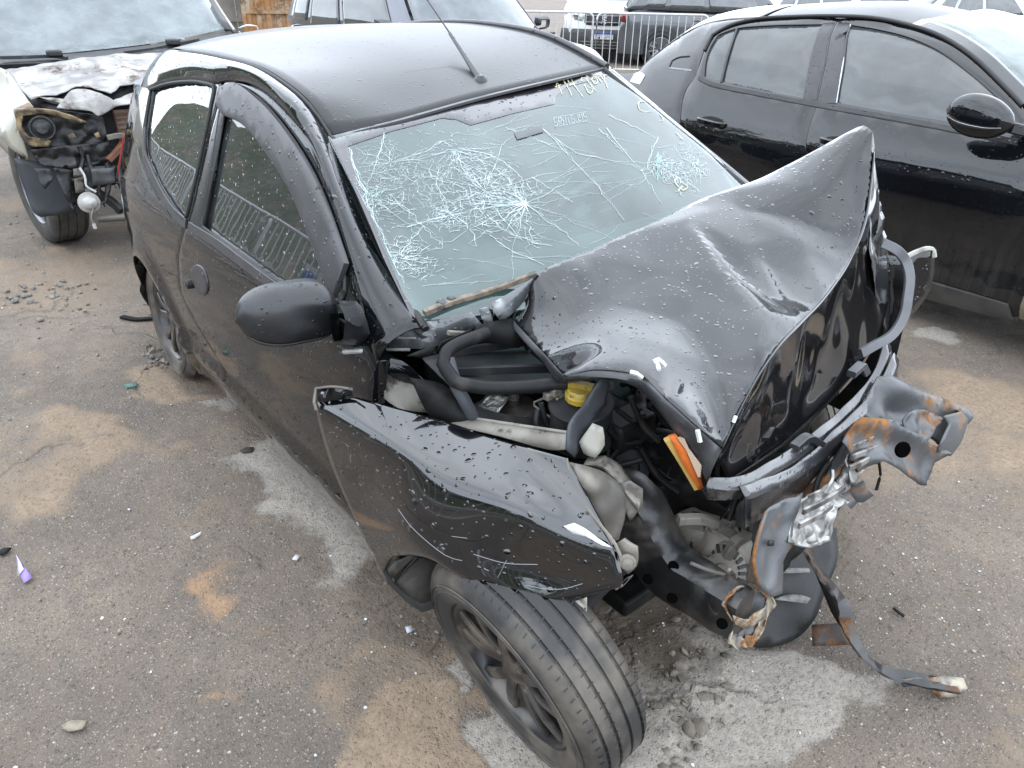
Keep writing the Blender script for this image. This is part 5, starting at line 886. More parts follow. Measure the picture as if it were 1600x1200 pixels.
# bent upright of the radiator support
patch('bent_upright', [(0.3600,-0.3553,0.7357), (0.3550,-0.2837,0.7263), (0.3500,-0.2073,0.7062), (0.3550,-0.1964,0.6518), (0.3700,-0.2279,0.5978), (0.3800,-0.2832,0.5798), (0.4000,-0.2994,0.5125), (0.4050,-0.3447,0.5336), (0.4050,-0.4295,0.6298), (0.3950,-0.4368,0.6852), (0.3800,-0.4049,0.7095)], M_STEEL, car, step=.012, relief=crumple(.012, 10, 3.), ridges=[([(0.3600,-0.2489,0.6986), (0.3700,-0.3028,0.6301), (0.4000,-0.3656,0.5734)], .022, .035), ([(0.3600,-0.3431,0.7131), (0.3900,-0.3947,0.6611)], -.012, .025)], solid=.004)
tube('upright_edge', [(0.3620,-0.3589,0.7387), (0.3840,-0.4121,0.7160), (0.4000,-0.4433,0.6924), (0.4100,-0.4343,0.6381), (0.4100,-0.3611,0.5513)], .004, M_RUST, car, n=16)
patch('upright_hole', [(0.3850,-0.3701,0.6856), (0.3850,-0.3503,0.6765), (0.3870,-0.3521,0.6637), (0.3870,-0.3724,0.6749)], M_RUB, car, step=.05, solid=.004, smooth=False)
# crushed condenser
alu = patch('crushed_condenser', [(0.3200,0.0401,0.7181), (0.3300,0.1032,0.7435), (0.3300,0.2389,0.6966), (0.3400,0.2394,0.6673), (0.3600,0.1157,0.6662), (0.3700,-0.0096,0.6768), (0.3800,-0.0550,0.6356), (0.3900,-0.1314,0.6402), (0.4000,-0.1506,0.5882), (0.4000,-0.2327,0.6115), (0.3900,-0.2791,0.6443), (0.3700,-0.2251,0.6618), (0.3600,-0.1404,0.6621), (0.3500,-0.0484,0.6549)], M_ALU, car, step=.010, relief=crumple(.040, 17, 3.), edge=.5, solid=.006)
for k, (a, b) in enumerate((((0.3450,-0.0161,0.7370), (0.3500,0.1755,0.7168)), ((0.3600,-0.0327,0.7259), (0.3600,0.1343,0.6986)), ((0.3700,-0.0554,0.7118), (0.3700,0.0434,0.6977)), ((0.3850,-0.2525,0.6987), (0.3850,-0.0861,0.6821)), ((0.4000,-0.2895,0.6904), (0.4000,-0.1616,0.6791)), ((0.3800,-0.1610,0.7013), (0.3700,-0.1335,0.7421)))): bar('condenser_fin', [a, V3(a)*.5+V3(b)*.5+np.array((.006, 0, .004)), b], .006, .014, M_ALU, alu)
patch('crushed_condenser', [(0.3600,-0.2379,0.6931), (0.3600,-0.1621,0.6901), (0.3600,-0.0615,0.6739), (0.3900,-0.0542,0.6447), (0.4000,-0.1248,0.6324), (0.4100,-0.1327,0.5777), (0.4100,-0.2270,0.6044), (0.4000,-0.3068,0.6558)], M_ALU, car, step=.009, relief=crumple(.035, 24, 8.), edge=.8, solid=.004)
patch('crushed_condenser', [(0.3500,-0.0377,0.7141), (0.3400,0.0552,0.7466), (0.3400,0.1783,0.7327), (0.3500,0.2207,0.7060), (0.3650,0.1512,0.6867), (0.3750,0.0306,0.6792), (0.3800,-0.0435,0.6625)], M_ALU, car, step=.009, relief=crumple(.030, 22, 2.), edge=.8, solid=.004)
lathe('drier_fitting', [(.0, .03), (.02, .028), (.022, .0), (.016, -.01), (.022, -.03), (.0, -.034)], (0.4000,-0.0488,0.6551), (.3, .3, .4), M_RUST, car, 14)
# far rail and cross-member, rusted
plate = patch('bumper_beam', [(0.3400,-0.0441,0.7635), (0.3300,0.0131,0.8001), (0.3400,0.0976,0.7681), (0.3600,0.1828,0.7187), (0.3800,0.2984,0.6359), (0.4000,0.3880,0.5883), (0.4100,0.3434,0.5731), (0.4200,0.2738,0.5426), (0.4200,0.2458,0.5518), (0.4000,0.1191,0.6491), (0.3850,0.0590,0.6898), (0.3700,-0.0046,0.6781)], M_RUST, car, step=.014, relief=crumple(.012, 12, 4.), ridges=[([(0.3300,0.0219,0.7915), (0.3600,0.1719,0.7159), (0.4000,0.3736,0.5825)], .03, .03), ([(0.3900,0.0455,0.7126), (0.4200,0.2552,0.5592)], .022, .025)], solid=.004)
lathe('beam_hole', [(.0, .003), (.016, .003), (.02, -.002)], V3((0.4050,0.1233,0.7027)), (.7, -.5, .3), M_HOLE, plate, 14)
patch('far_chassis_rail', [(0.2600,0.1848,0.7225), (0.2400,0.2869,0.7734), (0.2500,0.3522,0.7511), (0.2800,0.4416,0.6893), (0.3100,0.5111,0.6569), (0.3300,0.5462,0.6365), (0.3600,0.6137,0.5913), (0.3700,0.6068,0.5650), (0.3800,0.4828,0.5289), (0.3700,0.4146,0.5859), (0.3500,0.3612,0.6340), (0.3100,0.2961,0.6566), (0.2800,0.2100,0.6920)], M_STEEL, car, step=.014, relief=crumple(.020, 9, 7.), ridges=[([(0.2400,0.3134,0.7415), (0.2900,0.4774,0.6485), (0.3600,0.6082,0.5808)], .035, .04), ([(0.2700,0.2947,0.6850), (0.3400,0.4256,0.6170)], -.03, .04)], solid=.004)
patch('rust_bracket', [(0.3700,0.1861,0.7222), (0.3600,0.2128,0.7467), (0.3600,0.2768,0.7329), (0.3700,0.3550,0.6962), (0.3800,0.4058,0.6656), (0.3900,0.3317,0.6730), (0.4000,0.2784,0.6582), (0.3900,0.2263,0.6862)], M_RUST, car, step=.010, relief=crumple(.030, 24, 5.), solid=.006, edge=.6)
loft('folded_end', [[(0.3500,0.5465,0.6250), (0.3600,0.5826,0.5909), (0.3800,0.5075,0.5643), (0.3900,0.4435,0.5469)], [(0.3750,0.5170,0.6437), (0.3850,0.5643,0.6036), (0.4000,0.5100,0.5608), (0.4050,0.4489,0.5442)], [(0.3900,0.3601,0.6959), (0.4000,0.3838,0.6646), (0.4100,0.3344,0.6397), (0.4100,0.3298,0.6106)]], M_STEEL, car, nu=14, nv=10, solid=.004)
patch('beam_cover_inner', [(0.3000,-0.1123,0.6312), (0.2900,0.0277,0.6625), (0.2800,0.1417,0.7116), (0.3400,-0.0060,0.7475), (0.3400,-0.0317,0.6704), (0.3400,-0.1386,0.6132)], M_RUST, car, step=.02, relief=crumple(.02, 12, 2.))
# far wing remains and its curved strip
patch('far_wing', [(0.0652,0.5600,0.9906), (0.1026,0.6000,0.9838), (0.1424,0.6600,1.0065), (0.1504,0.6700,0.9841), (0.1600,0.6800,0.8855), (0.1417,0.6600,0.8140), (0.1245,0.6000,0.7771), (0.1119,0.5600,0.7582)], M_PAINT2, car, step=.025, relief=crumple(.015, 10, 5.))
mk('torn_wing_edge', *(lambda b: (b.v, b.f))(MB().tube(crv([(0.0984,0.6000,0.9790), (0.1125,0.6300,0.9926), (0.1299,0.6550,1.0026), (0.1410,0.6700,1.0002), (0.1480,0.6700,0.9797)], 14), .008, 6).tube(crv([(0.0791,0.6000,0.9053), (0.0858,0.6100,0.9336), (0.0992,0.6100,0.9240), (0.0882,0.6000,0.8983)], 8), .006, 5)), mat('torn_pale_plastic', (.48, .46, .40), .6, c2=(.22, .2, .18), sc=30.), car)
bar('wing_support_strip', [(0.1200,0.4085,1.0700), (0.1500,0.4212,1.0578), (0.1700,0.4459,1.0265), (0.1900,0.4432,0.9910), (0.2100,0.4150,0.9463), (0.2200,0.3970,0.9011), (0.2200,0.3559,0.8627), (0.2100,0.2918,0.8481), (0.2000,0.2499,0.8360)], .024, .012, mat('grey_plastic_strip', (.14, .145, .155), .32, c2=(.10, .10, .11), sc=8.), car, n=34, up=(.7, -.6, .2))
# undertray and hanging cross-member on the ground
tray = patch('undertray', [(0.2085,-0.1142,0.0700), (0.1818,0.0485,0.1500), (0.1433,0.1616,0.2000), (0.1673,0.2666,0.2200), (0.1892,0.3630,0.2200), (0.2482,0.2902,0.1800), (0.2724,0.2089,0.1200), (0.2909,0.1421,0.0600), (0.2840,0.0621,0.0250), (0.2468,-0.0388,0.0300)], mat('black_undertray', (.010, .010, .010), .5, c2=(.02, .019, .018), sc=18., bumps=.0008, bsc=90.), None, step=.03, solid=.004)
tray.data.transform(Matrix(TI.tolist()).to_4x4()); tray.parent = car
for q in ([(0.1771,0.1129,0.1850), (0.2174,0.1834,0.1750), (0.2267,0.1739,0.1700), (0.1868,0.1000,0.1800)], [(0.2030,0.0440,0.1250), (0.2164,0.0817,0.1300), (0.2422,0.1236,0.1250), (0.2606,0.1436,0.1150), (0.2630,0.1222,0.1100), (0.2248,0.0724,0.1200)]):
    o = patch('tray_slot', [tuple(V3(p)+np.array((.006, -.004, .010))) for p in q], mat('pale_slot', (.36, .345, .32), .7, c2=(.22, .21, .2), sc=40.), None, step=.05, solid=.002); o.data.transform(Matrix(TI.tolist()).to_4x4()); o.parent = tray
hb = [toL(q) for q in ((0.2244,0.1107,0.3000), (0.2794,0.1137,0.2500), (0.3575,0.1270,0.1800), (0.4118,0.0998,0.1300), (0.4613,0.1016,0.0900), (0.5136,0.1288,0.0600), (0.5749,0.1880,0.0450), (0.6476,0.2553,0.0350))]
M_HB = mat('blackened_rusty_beam', (.016, .015, .015), .35, c2=(.05, .045, .04), sc=8., c3=(.26, .11, .03), sc3=9., lo3=.52, hi3=.66, bumps=.001)
hv, hf_ = sweep_vf(hb, rect(.046, .011, .3), [1, 1.15, .8, .72, .8, .95], n=60, twist=[35, 20, -5, 15, -20, 5]); hc_ = crumple(.016, 16, 3.)
hbo = mk('hanging_cross_member', [q+np.array((.5, -.4, .6))*hc_(q) for q in map(V3, hv)], hf_, M_HB, car, 40)
patch('cross_member_flange', [toL(q) for q in ((0.2358,0.1157,0.2800), (0.2931,0.1350,0.2200), (0.3581,0.1409,0.1600), (0.3938,0.1140,0.1100), (0.3405,0.1354,0.1200), (0.2940,0.1403,0.1700))], M_HB, hbo, step=.02)
patch('rusty_plate', [toL(q) for q in ((0.3094,0.0881,0.0900), (0.3690,0.1614,0.1000), (0.4048,0.1366,0.0600), (0.3402,0.0603,0.0500))], mat('rusty_dark_plate', (.03, .025, .022), .5, c3=(.24, .10, .03), sc3=8., lo3=.46, hi3=.6, bumps=.001), hbo, step=.02, relief=crumple(.006, 20, 1.))
patch('end_bracket', [toL(q) for q in ((0.5813,0.1895,0.0500), (0.6155,0.2539,0.0500), (0.6489,0.2836,0.0500), (0.6682,0.2686,0.0400), (0.6546,0.2382,0.0200), (0.6304,0.2069,0.0150))], M_CREAM, hbo, step=.02, relief=crumple(.015, 24, 2.), solid=.005)
patch('end_bracket', [toL(q) for q in ((0.5446,0.1420,0.0500), (0.5785,0.1925,0.0550), (0.5913,0.1959,0.0400), (0.5592,0.1478,0.0300))], M_RUST, hbo, step=.02, relief=crumple(.01, 24, 2.), solid=.005)
# ---------------------------------------------------------------- wheels
def wheel(name, c, ax, r=.292, w=.172, rr=.19, mt=M_TYRE, mr=M_RIM, parent=None, spokes=5, label=None, flat=0, local=True, grooves=4):
    """tyre with grooved tread, sidewall and a spoked rim; ax points outward"""
    B = basis(ax, (1, 0, 0)); h = w/2; prof = [(rr-.004, h-.028), (rr+.006, h-.006), (rr+.02, h+.001), (r-.045, h+.004), (r-.02, h-.006), (r-.007, h-.018)]
    g = np.linspace(h-.022, -h+.022, grooves*4+2)
    for i in range(grooves):
        a = h-.036-(w-.072)*i/max(grooves-1, 1); prof += [(r, a+.0042), (r-.007, a+.0030), (r-.007, a-.0030), (r, a-.0042)]
    prof += [(r-.007, -h+.018), (r-.02, -h+.006), (r-.045, -h-.004), (rr, -h+.01)]
    v, f = lathe_vf(prof, 96); v = V3(v)
    # sipes: notch the shoulder ribs
    n = 96
    wh = bpy.data.objects.new(name, None); wh.empty_display_size = .1; COL.objects.link(wh); wh.parent = parent
    P = place(v, c, B)
    if flat: 
        zmin = P[:, 2].min(); k = np.clip((zmin+flat-P[:, 2])/flat, 0, 1); P[:, 2] = np.maximum(P[:, 2], zmin+flat*.92); P += np.outer(k*.02*np.sign((P-V3(c))@B[:, 2]), B[:, 2])
    ty = mk('tyre', P, f, mt, wh, 30)
    b = MB()
    for k in range(0, 72):
        for a0, a1 in ((h-.016, h-.040), (-h+.040, -h+.016), (h-.058, h-.076)):
            t = 2*math.pi*(k+(.5 if a0 < 0 else 0))/72; q = lambda tt, aa, rr_: (rr_*math.cos(tt), rr_*math.sin(tt), aa)
            R1 = r+.0008 if abs(a0) < h-.017 else r-.0045
            b.add(([*place([q(t, a0, R1-.001), q(t+.009, a0, R1-.001), q(t+.019, a1, r+.0012), q(t+.010, a1, r+.0012)], c, B)], [(0, 1, 2, 3)]))
    if not flat: kind(b.build('tread_sipes', M_RUB, ty), 'stuff')
    rb = lathe('rim', [(rr+.002, h-.012), (rr-.006, h-.008), (rr-.014, h-.016), (rr-.020, h-.05), (rr-.03, -h+.02)], c, ax, mr, wh, 48, cap=False); 
    rb.data.materials[0] = mr
    # close the back with a dark drum
    bk = lathe('brake_drum', [(.0, .0), (.09, .0), (.10, -.01), (.10, -.05)], V3(c)+V3(ax)/np.linalg.norm(ax)*.0, ax, M_DARK, wh, 24)
    for k in range(spokes):
        a = 2*math.pi*k/spokes+.45
        for da in ((-.14, .14) if spokes < 7 else (0,)):
            ri, ro = .035, rr-.012; i0 = np.array((ri*math.cos(a+da*.6), ri*math.sin(a+da*.6), h-.038)); o0 = np.array((ro*math.cos(a+da*1.9), ro*math.sin(a+da*1.9), h-.024))
            bar('spoke', place([i0, (i0+o0)/2+np.array((0, 0, .008)), o0], c, B), .032 if spokes < 7 else .02, .014, mr, wh, n=6, up=tuple(V3(ax)), b=.6)
    lathe('hub_cap', [(.0, h-.016), (.022, h-.018), (.034, h-.026), (.05, h-.034), (.05, h-.05)], c, ax, mr, wh, 24)
    if grooves == 4 and r < .3:
        for k in range(4):
            a = 2*math.pi*k/4+.8; lathe('wheel_nut', [(.0, .012), (.008, .010), (.009, .0)], place([(.052*math.cos(a), .052*math.sin(a), h-.036)], c, B)[0], ax, M_DUSTY, wh, 6)
        for k in range(2): lathe('sidewall_ring', [(r-.040-.018*k, h+.0035-.001*k), (r-.038-.018*k, h+.0062-.001*k), (r-.036-.018*k, h+.0035-.001*k)], c, ax, mt, ty, 64, cap=False)
    return wh
wheel('front_wheel', toL((.0473, -.723, .2977)), TI@V3((.0210, -.9706, -.2397)), .2953, .172, .193, parent=car, grooves=4)
wheel('rear_wheel', toL((-2.45, -.715, .262)), TI@V3((0, -1, .03)), .285, .165, .188, parent=car, flat=.05, mt=M_TYRE)
wheel('rear_wheel', toL((-2.45, .73, .285)), TI@V3((0, 1, 0)), .285, .165, .188, parent=car)
wheel('front_wheel', toL((-.26, .66, .285)), TI@V3((.1, 1, 0)), .285, .165, .188, parent=car)
tube('drive_shaft', [toL((.04, -.66, .30)), toL((-.05, -.2, .32))], .02, M_DARK, car, n=3)
lathe('strut', [(.03, 0), (.03, -.3), (.05, -.3), (.05, -.36), (.02, -.36), (.02, -.5)], V3(stc), (.02, .03, 1), M_GUTS, car, 14)

# ---------------------------------------------------------------- black saloon parked beyond the wreck
M_SPAINT = mat('saloon_black_paint', (.0055, .006, .0075), .06, coat=1., spec=.12, drops=.12, dsc=40., dust=((.20, .185, .16), .14, .74, .20), streak=1, c2=(.007, .008, .010), sc=2.)
M_SGLASS = glass('saloon_tinted_glass', (.045, .05, .055), haze=.07, drops=.12, boost=1.3)
M_CHROME = mat('chrome_strip', (.62, .62, .62), .15, metal=1.)
M_LENS = mat('clear_lens', (.55, .57, .58), .12, coat=1., c2=(.75, .76, .77), sc=40.)
sal = thing('parked_saloon', 'intact black saloon with tinted windows beyond the wreck, chrome strip along its folded mirror', 'car', (-1.2, 3.45, 0))
SOFF = V3((-1.2, 3.45, 0))
def DS(x, z):
    e = 1e-3; y = Dy(x, z); n = np.array([-(Dy(x+e, z)-y)/e, 1., -(Dy(x, z+e)-y)/e]); n = -n/np.linalg.norm(n); return V3((x, y, z))-SOFF, n
def sub(P): return [tuple(V3(q)-SOFF) for q in P]
s_top = [(-2.3967,2.5882,0.8412), (-2.4375,2.6359,0.9450), (-2.4520,2.6823,1.0279), (-2.4234,2.7118,1.0962)]
trim_o = [(-2.3956,2.7145,1.1066), (-2.4294,2.7546,1.1754), (-2.4439,2.8023,1.2495), (-2.4479,2.8663,1.3391), (-2.3511,2.9052,1.4005), (-2.2035,2.9603,1.4440), (-1.9568,2.9976,1.4696), (-1.6801,2.9996,1.4858), (-1.4517,3.0000,1.4866), (-1.2501,2.9923,1.4648), (-1.0267,2.9320,1.4232), (-0.8018,2.8543,1.3425), (-0.6313,2.7934,1.2521), (-0.4729,2.7411,1.1600)]
roofseal = crv(trim_o[2:], 40)
# doors, quarter and front wing
seamF = [(-1.6744,2.9996,1.4794), (-1.5736,2.8026,1.2648), (-1.5107,2.6861,1.0441), (-1.4930,2.6246,0.9214), (-1.4608,2.5834,0.8054), (-1.3965,2.5923,0.5766)]
xb = seamF[-1][0]
rd_out = xz([(-1.6687,2.9996,1.4729), (-1.5736,2.8026,1.2648), (-1.5107,2.6861,1.0441), (-1.4930,2.6246,0.9214), (-1.4608,2.5834,0.8054)])+[(xb-.005, .60), (xb, .27), (-2.05, .265), (-2.2, .42), (-2.36, .60)]+xz(s_top)+xz([(-2.4294,2.7546,1.1754), (-2.4439,2.8023,1.2495), (-2.4479,2.8663,1.3391), (-2.3474,2.9012,1.3970), (-2.1993,2.9554,1.4407), (-1.9531,2.9931,1.4663)])
rwin = xz([(-2.3519,2.7123,1.1072), (-2.3961,2.7616,1.1934), (-2.4163,2.8195,1.2816), (-2.4034,2.8665,1.3495), (-2.2919,2.8949,1.3928), (-2.0824,2.9291,1.4218), (-1.7329,2.9659,1.4465), (-1.6438,2.7987,1.2591), (-1.5997,2.6947,1.0642), (-1.8934,2.6972,1.0733), (-2.1883,2.7032,1.0897)])
panel('rear_door', rd_out, DS, M_SPAINT, sal, holes=[rwin], step=.09, thick=.03, r=.004)
panel('rear_door_window', rwin, DS, M_SGLASS, sal, off=-.008, step=.1, thick=.004)
bar('window_divider', sub([(-2.2026,2.7025,1.0883), (-2.2433,2.7885,1.2466), (-2.2825,2.8954,1.3933)]), .016, .010, M_BLK, sal, up=(0, -1, .3))
panel('door_pillar_cover', xz([(-1.5981,2.6933,1.0610), (-1.7329,2.9659,1.4465), (-1.6662,2.9759,1.4531), (-1.5715,2.7923,1.2484), (-1.5195,2.6900,1.0532)]), DS, M_TRIM, sal, off=.003, thick=.006, step=.1, smooth=False)
fd_out = xz([(-1.6607,2.9997,1.4733), (-1.5659,2.8030,1.2655), (-1.5030,2.6865,1.0450), (-1.4853,2.6251,0.9225), (-1.4528,2.5835,0.8067)])+[(xb+.012, .60), (xb+.016, .27)]+xz([(-0.5650,2.6002,0.2474), (-0.3136,2.6016,0.2531), (-0.2917,2.6066,0.4906)])+[(-.245, .72), (-.235, .86), (-.26, .98)]+xz([(-0.4701,2.7354,1.1491), (-0.6283,2.7900,1.2467), (-0.7984,2.8503,1.3370), (-1.0217,2.9245,1.4176), (-1.2443,2.9840,1.4590), (-1.4500,3.0000,1.4802)])
fwin = xz([(-1.5605,2.9745,1.4520), (-1.3850,2.9555,1.4390), (-1.1857,2.9199,1.4135), (-0.9878,2.8703,1.3636), (-0.7909,2.8125,1.2828), (-0.6145,2.7588,1.1943), (-0.5086,2.7251,1.1304), (-0.4539,2.6904,1.0528), (-0.5774,2.6799,1.0323), (-0.7841,2.6872,1.0508), (-1.0769,2.6897,1.0554), (-1.3889,2.6951,1.0653), (-1.4578,2.7984,1.2581)])
panel('front_door', fd_out, DS, M_SPAINT, sal, holes=[fwin], step=.09, thick=.03, r=.004)
panel('front_door_window', fwin, DS, M_SGLASS, sal, off=-.008, step=.1, thick=.004)
panel('door_pillar_cover', xz([(-1.4931,2.6885,1.0496), (-1.5485,2.7935,1.2504), (-1.6460,2.9868,1.4607), (-1.5713,2.9784,1.4547), (-1.4652,2.7980,1.2575), (-1.3963,2.6948,1.0645)]), DS, M_TRIM, sal, off=.003, thick=.006, step=.1, smooth=False)
tube('window_channel', sub([(-1.5643,2.9742,1.4518), (-1.4615,2.7982,1.2578), (-1.3926,2.6950,1.0649)]), .004, M_LENS, sal, n=8)
tube('roof_seal', [V3(q)-SOFF+np.array((0, -.004, .004)) for q in roofseal], .011, M_RUB, sal, n=0)
bar('belt_strip', sub([(-2.3913,2.7108,1.0995), (-2.2827,2.6974,1.0764), (-1.8848,2.6900,1.0565), (-1.5107,2.6861,1.0441), (-1.0666,2.6805,1.0347), (-0.7716,2.6758,1.0255), (-0.4214,2.6706,1.0095)]), .026, .012, M_TRIM, sal, n=40, up=(0, -1, .3))
tube('belt_shadow_gap', sub([(-2.3831,2.7037,1.0851), (-2.2752,2.6912,1.0621), (-1.8779,2.6842,1.0430), (-1.5042,2.6803,1.0314), (-1.0590,2.6736,1.0199), (-0.7644,2.6690,1.0115), (-0.4147,2.6637,0.9965)]), .004, M_RUB, sal, n=40)
rq = [(-2.05, .262), (-2.13, .20)]+arc(-2.72, .31, .37, -15, 195, 18)+[(-3.2, .22), (-3.75, .28), (-4.0, .55), (-3.98, .80), (-3.85, .98)]+xz([(-3.0152,2.7743,1.0553), (-2.9412,2.8631,1.1761), (-2.8243,2.9278,1.2814), (-2.6672,2.9642,1.3782), (-2.4405,2.9496,1.4251), (-2.2210,2.9695,1.4503), (-2.3549,2.9093,1.4039), (-2.4596,2.8681,1.3384), (-2.4553,2.8035,1.2486), (-2.4405,2.7554,1.1744), (-2.4191,2.7171,1.1081), (-2.4628,2.6825,1.0267), (-2.4480,2.6357,0.9437), (-2.4070,2.5878,0.8398)])+[(-2.37, .60), (-2.21, .42)]
panel('rear_quarter', rq, DS, M_SPAINT, sal, step=.09, thick=.03, r=.004)
fl_ = [(-2.7045,2.7758,1.1342), (-2.7095,2.8017,1.1690), (-2.6618,2.8077,1.1928), (-2.5604,2.7959,1.2095)]
bar('quarter_crease', sub(fl_), .010, .006, M_RUB, sal, up=(0, -1, 0)); bar('quarter_crease', sub([(-2.6980,2.7695,1.1269), (-2.5920,2.7507,1.1295), (-2.4807,2.7348,1.1327)]), .010, .006, M_LENS, sal, up=(0, -1, 0))
fw = xz([(-0.3099,2.5982,0.2762), (-0.2876,2.6041,0.5087)])+[(-.235, .72), (-.225, .86), (-.24, .96), (.0, .94), (.5, .88), (.95, .76), (1.1, .55), (1.05, .25), (.62, .22)]+arc(.24, .31, .365, -12, 192, 20)+[(-.17, .20), (-.20, .27)]
panel('front_wing', fw, DS, M_SPAINT, sal, step=.08, thick=.04, r=.004)
panel('sill', [(-2.12, .262), (-1.2, .264), (-.205, .262), (-.17, .185), (-.5, .165), (-2.0, .165), (-2.14, .19)], DS, mat('dusty_black_sill', (.012, .012, .013), .35, dust=((.22, .21, .19), .1, .4, .6), coat=.4), sal, off=.012, step=.1, thick=.04, r=.006)
bar('arch_lip', [DS(a_x, a_z)[0]+np.array((0, -.004, 0)) for a_x, a_z in arc(.24, .31, .372, 195, 60, 24)], .034, .02, mat('muddy_arch_lip', (.24, .19, .13), .85, c2=(.08, .07, .06), sc=12.), sal, n=0, up=(0, 1, 0))
# handles
for hx_, hz_ in ((-2.155, .865), (-1.28, .875)):
    p, n = DS(hx_, hz_); d = panel('handle_recess', [(hx_+.095*math.cos(a), hz_+.030*math.sin(a)) for a in np.linspace(0, 6.283, 17)[:-1]], DS, M_GUTS, sal, off=.001, thick=.002, step=.05, r=.001)
    bar('door_handle', [p+np.array((-.105, -.008, .004)), p+np.array((-.08, -.034, .004)), p+np.array((0, -.042, .0)), p+np.array((.08, -.036, -.004)), p+np.array((.105, -.01, -.006))], .036, .018, M_SPAINT, sal, n=20, up=(0, -1, 0), b=.9)
# roof, windscreen, bonnet
rear_rail = [(-3.0201,2.7331,1.0057), (-3.0168,2.7644,1.0429), (-2.9877,2.8053,1.0989), (-2.9319,2.8654,1.1809), (-2.8243,2.9278,1.2814), (-2.6622,2.9587,1.3746), (-2.4457,2.9556,1.4285), (-2.2119,2.9701,1.4508), (-1.9579,2.9981,1.4730), (-1.6809,2.9996,1.4892), (-1.4525,3.0000,1.4898), (-1.2529,2.9963,1.4677), (-1.0293,2.9358,1.4260), (-0.8931,2.8857,1.3821)]
RFA = [V3(q)-SOFF for q in crv(rear_rail, 70)]
def across(q, k, h): return np.array((q[0]+.06*(1-k*k)*max(0, (q[0]+SOFF[0]+1.3)/.6 if q[0]+SOFF[0] > -1.3 else 0)-.10*(1-k*k)*min(1, max(0, (-2.2-q[0]-SOFF[0])/.5)), q[1]*k, q[2]+h*(1-k*k)))
KS = (1, .97, .85, .6, .3, 0, -.3, -.6, -.85, -.97, -1)
M_SROOF = mat('saloon_roof_paint', (.012, .0125, .014), .34, coat=.22, spec=.25, drops=.2, dsc=46., c2=(.03, .031, .033), sc=4.)
for nm_, lo_, hi_, m_ in (('boot_lid', -9, -2.78, M_SPAINT), ('rear_window', -2.80, -2.16, M_SGLASS), ('roof', -2.18, -.98, M_SROOF)):
    st_q = [q for q in RFA if lo_ <= q[0]+SOFF[0] <= hi_]
    if len(st_q) > 2: loft(nm_, [[across(q, k, .075) for q in st_q] for k in KS], m_, sal, nu=26, nv=30, solid=.004)
e_ = RFA[0]; loft('tail_panel', [[np.array((e_[0]-.10*(1-k*k), e_[1]*k, e_[2]+.075*(1-k*k))), np.array((e_[0]-.16-.14*(1-k*k), e_[1]*1.06*k, .86)), np.array((e_[0]-.20-.16*(1-k*k), e_[1]*1.08*k, .55)), np.array((e_[0]-.10-.14*(1-k*k), e_[1]*1.02*k, .25))] for k in KS], M_SPAINT, sal, nu=14, nv=24, solid=.004)
loft('windscreen_pillar', [[V3(q)-SOFF for q in roofseal[24:]]+[V3((.0, 2.62, .98))-SOFF], [V3(q)-SOFF+np.array((.03, .075, .03)) for q in roofseal[24:]]+[V3((.05, 2.72, .99))-SOFF]], M_SPAINT, sal, nu=24, nv=6, solid=.01)
wsS = [V3(q)-SOFF+np.array((.03, .075, .028)) for q in roofseal[24:]]+[V3((.05, 2.74, .99))-SOFF]
loft('windscreen', [[np.array((q[0]+.16*(1-k*k), q[1]*k, q[2]+.055*(1-k*k))) for q in wsS] for k in (1, .6, .2, -.2, -.6, -1)], glass('saloon_windscreen_glass', (.35, .40, .40), film=(.40, .46, .45), haze=.35, boost=1.2), sal, nu=20, nv=20, solid=.004)
loft('bonnet', [[(a+1.2, k*w_, z_) for a, w_, z_ in ((-.1, .86, .97), (.4, .83, .93), (.8, .76, .84), (1.05, .66, .70))] for k in (1, .6, 0, -.6, -1)], M_SPAINT, sal, nu=14, nv=12)
panel('tail_light', xz([(-3.0137,2.7330,1.0064), (-3.0152,2.7743,1.0553), (-2.9743,2.7815,1.0716), (-2.9043,2.7607,1.0583), (-2.9044,2.7163,1.0018)]), DS, M_LENS, sal, off=.006, step=.05, thick=.01)
for o in [k for k in sal.children if k.name.split('.')[0] in ('rear_door', 'front_door', 'rear_quarter', 'front_wing', 'rear_door_window', 'front_door_window')]: mirror_y(o)
box('cabin_floor', (-.6, 0, .30), (2.9, 1.5, .04), M_DARK, sal); box('seat_row', (-.35, 0, .72), (.25, 1.2, .7), M_SEAT, sal, bev=.06); box('seat_row', (-1.25, 0, .72), (.25, 1.2, .7), M_SEAT, sal, bev=.06); box('dashboard', (.62, 0, .84), (.4, 1.4, .22), M_DARK, sal, bev=.05)
# mirror
sm_c = V3((-0.5569,2.5000,1.1225))-SOFF; MG2 = []
for t in np.linspace(-1, 1, 17):
    w = max(0., 1-abs(t)**2.4)**.55; MG2.append([(sm_c[0]+t*.158, sm_c[1]-.055*w*math.cos(a), sm_c[2]-.012*t+.083*w*(1+.18*(1-t*t)-.10*t)*math.copysign(abs(math.sin(a))**.85, math.sin(a))) for a in np.linspace(0, 2*math.pi, 25)[:-1]])
MG2 = np.array(MG2); sm = mk('mirror', MG2.reshape(-1, 3), gridfaces(17, 24, False, True), M_SPAINT, sal, 60)
st_ = [MG2[i, 23]*.6+MG2[i, 22]*.4+np.array((0, -.004, 0)) for i in range(1, 15)]
bar('chrome_strip', st_, .012, .008, M_CHROME, sm, n=0, up=(0, 0, 1), scale=[.5, 1, 1.3, 1.2, .9, .6])
bar('mirror_stalk', [sm_c+np.array((.12, .02, -.03)), sm_c+np.array((.17, .16, -.06))], .07, .05, M_BLK, sal, n=4)
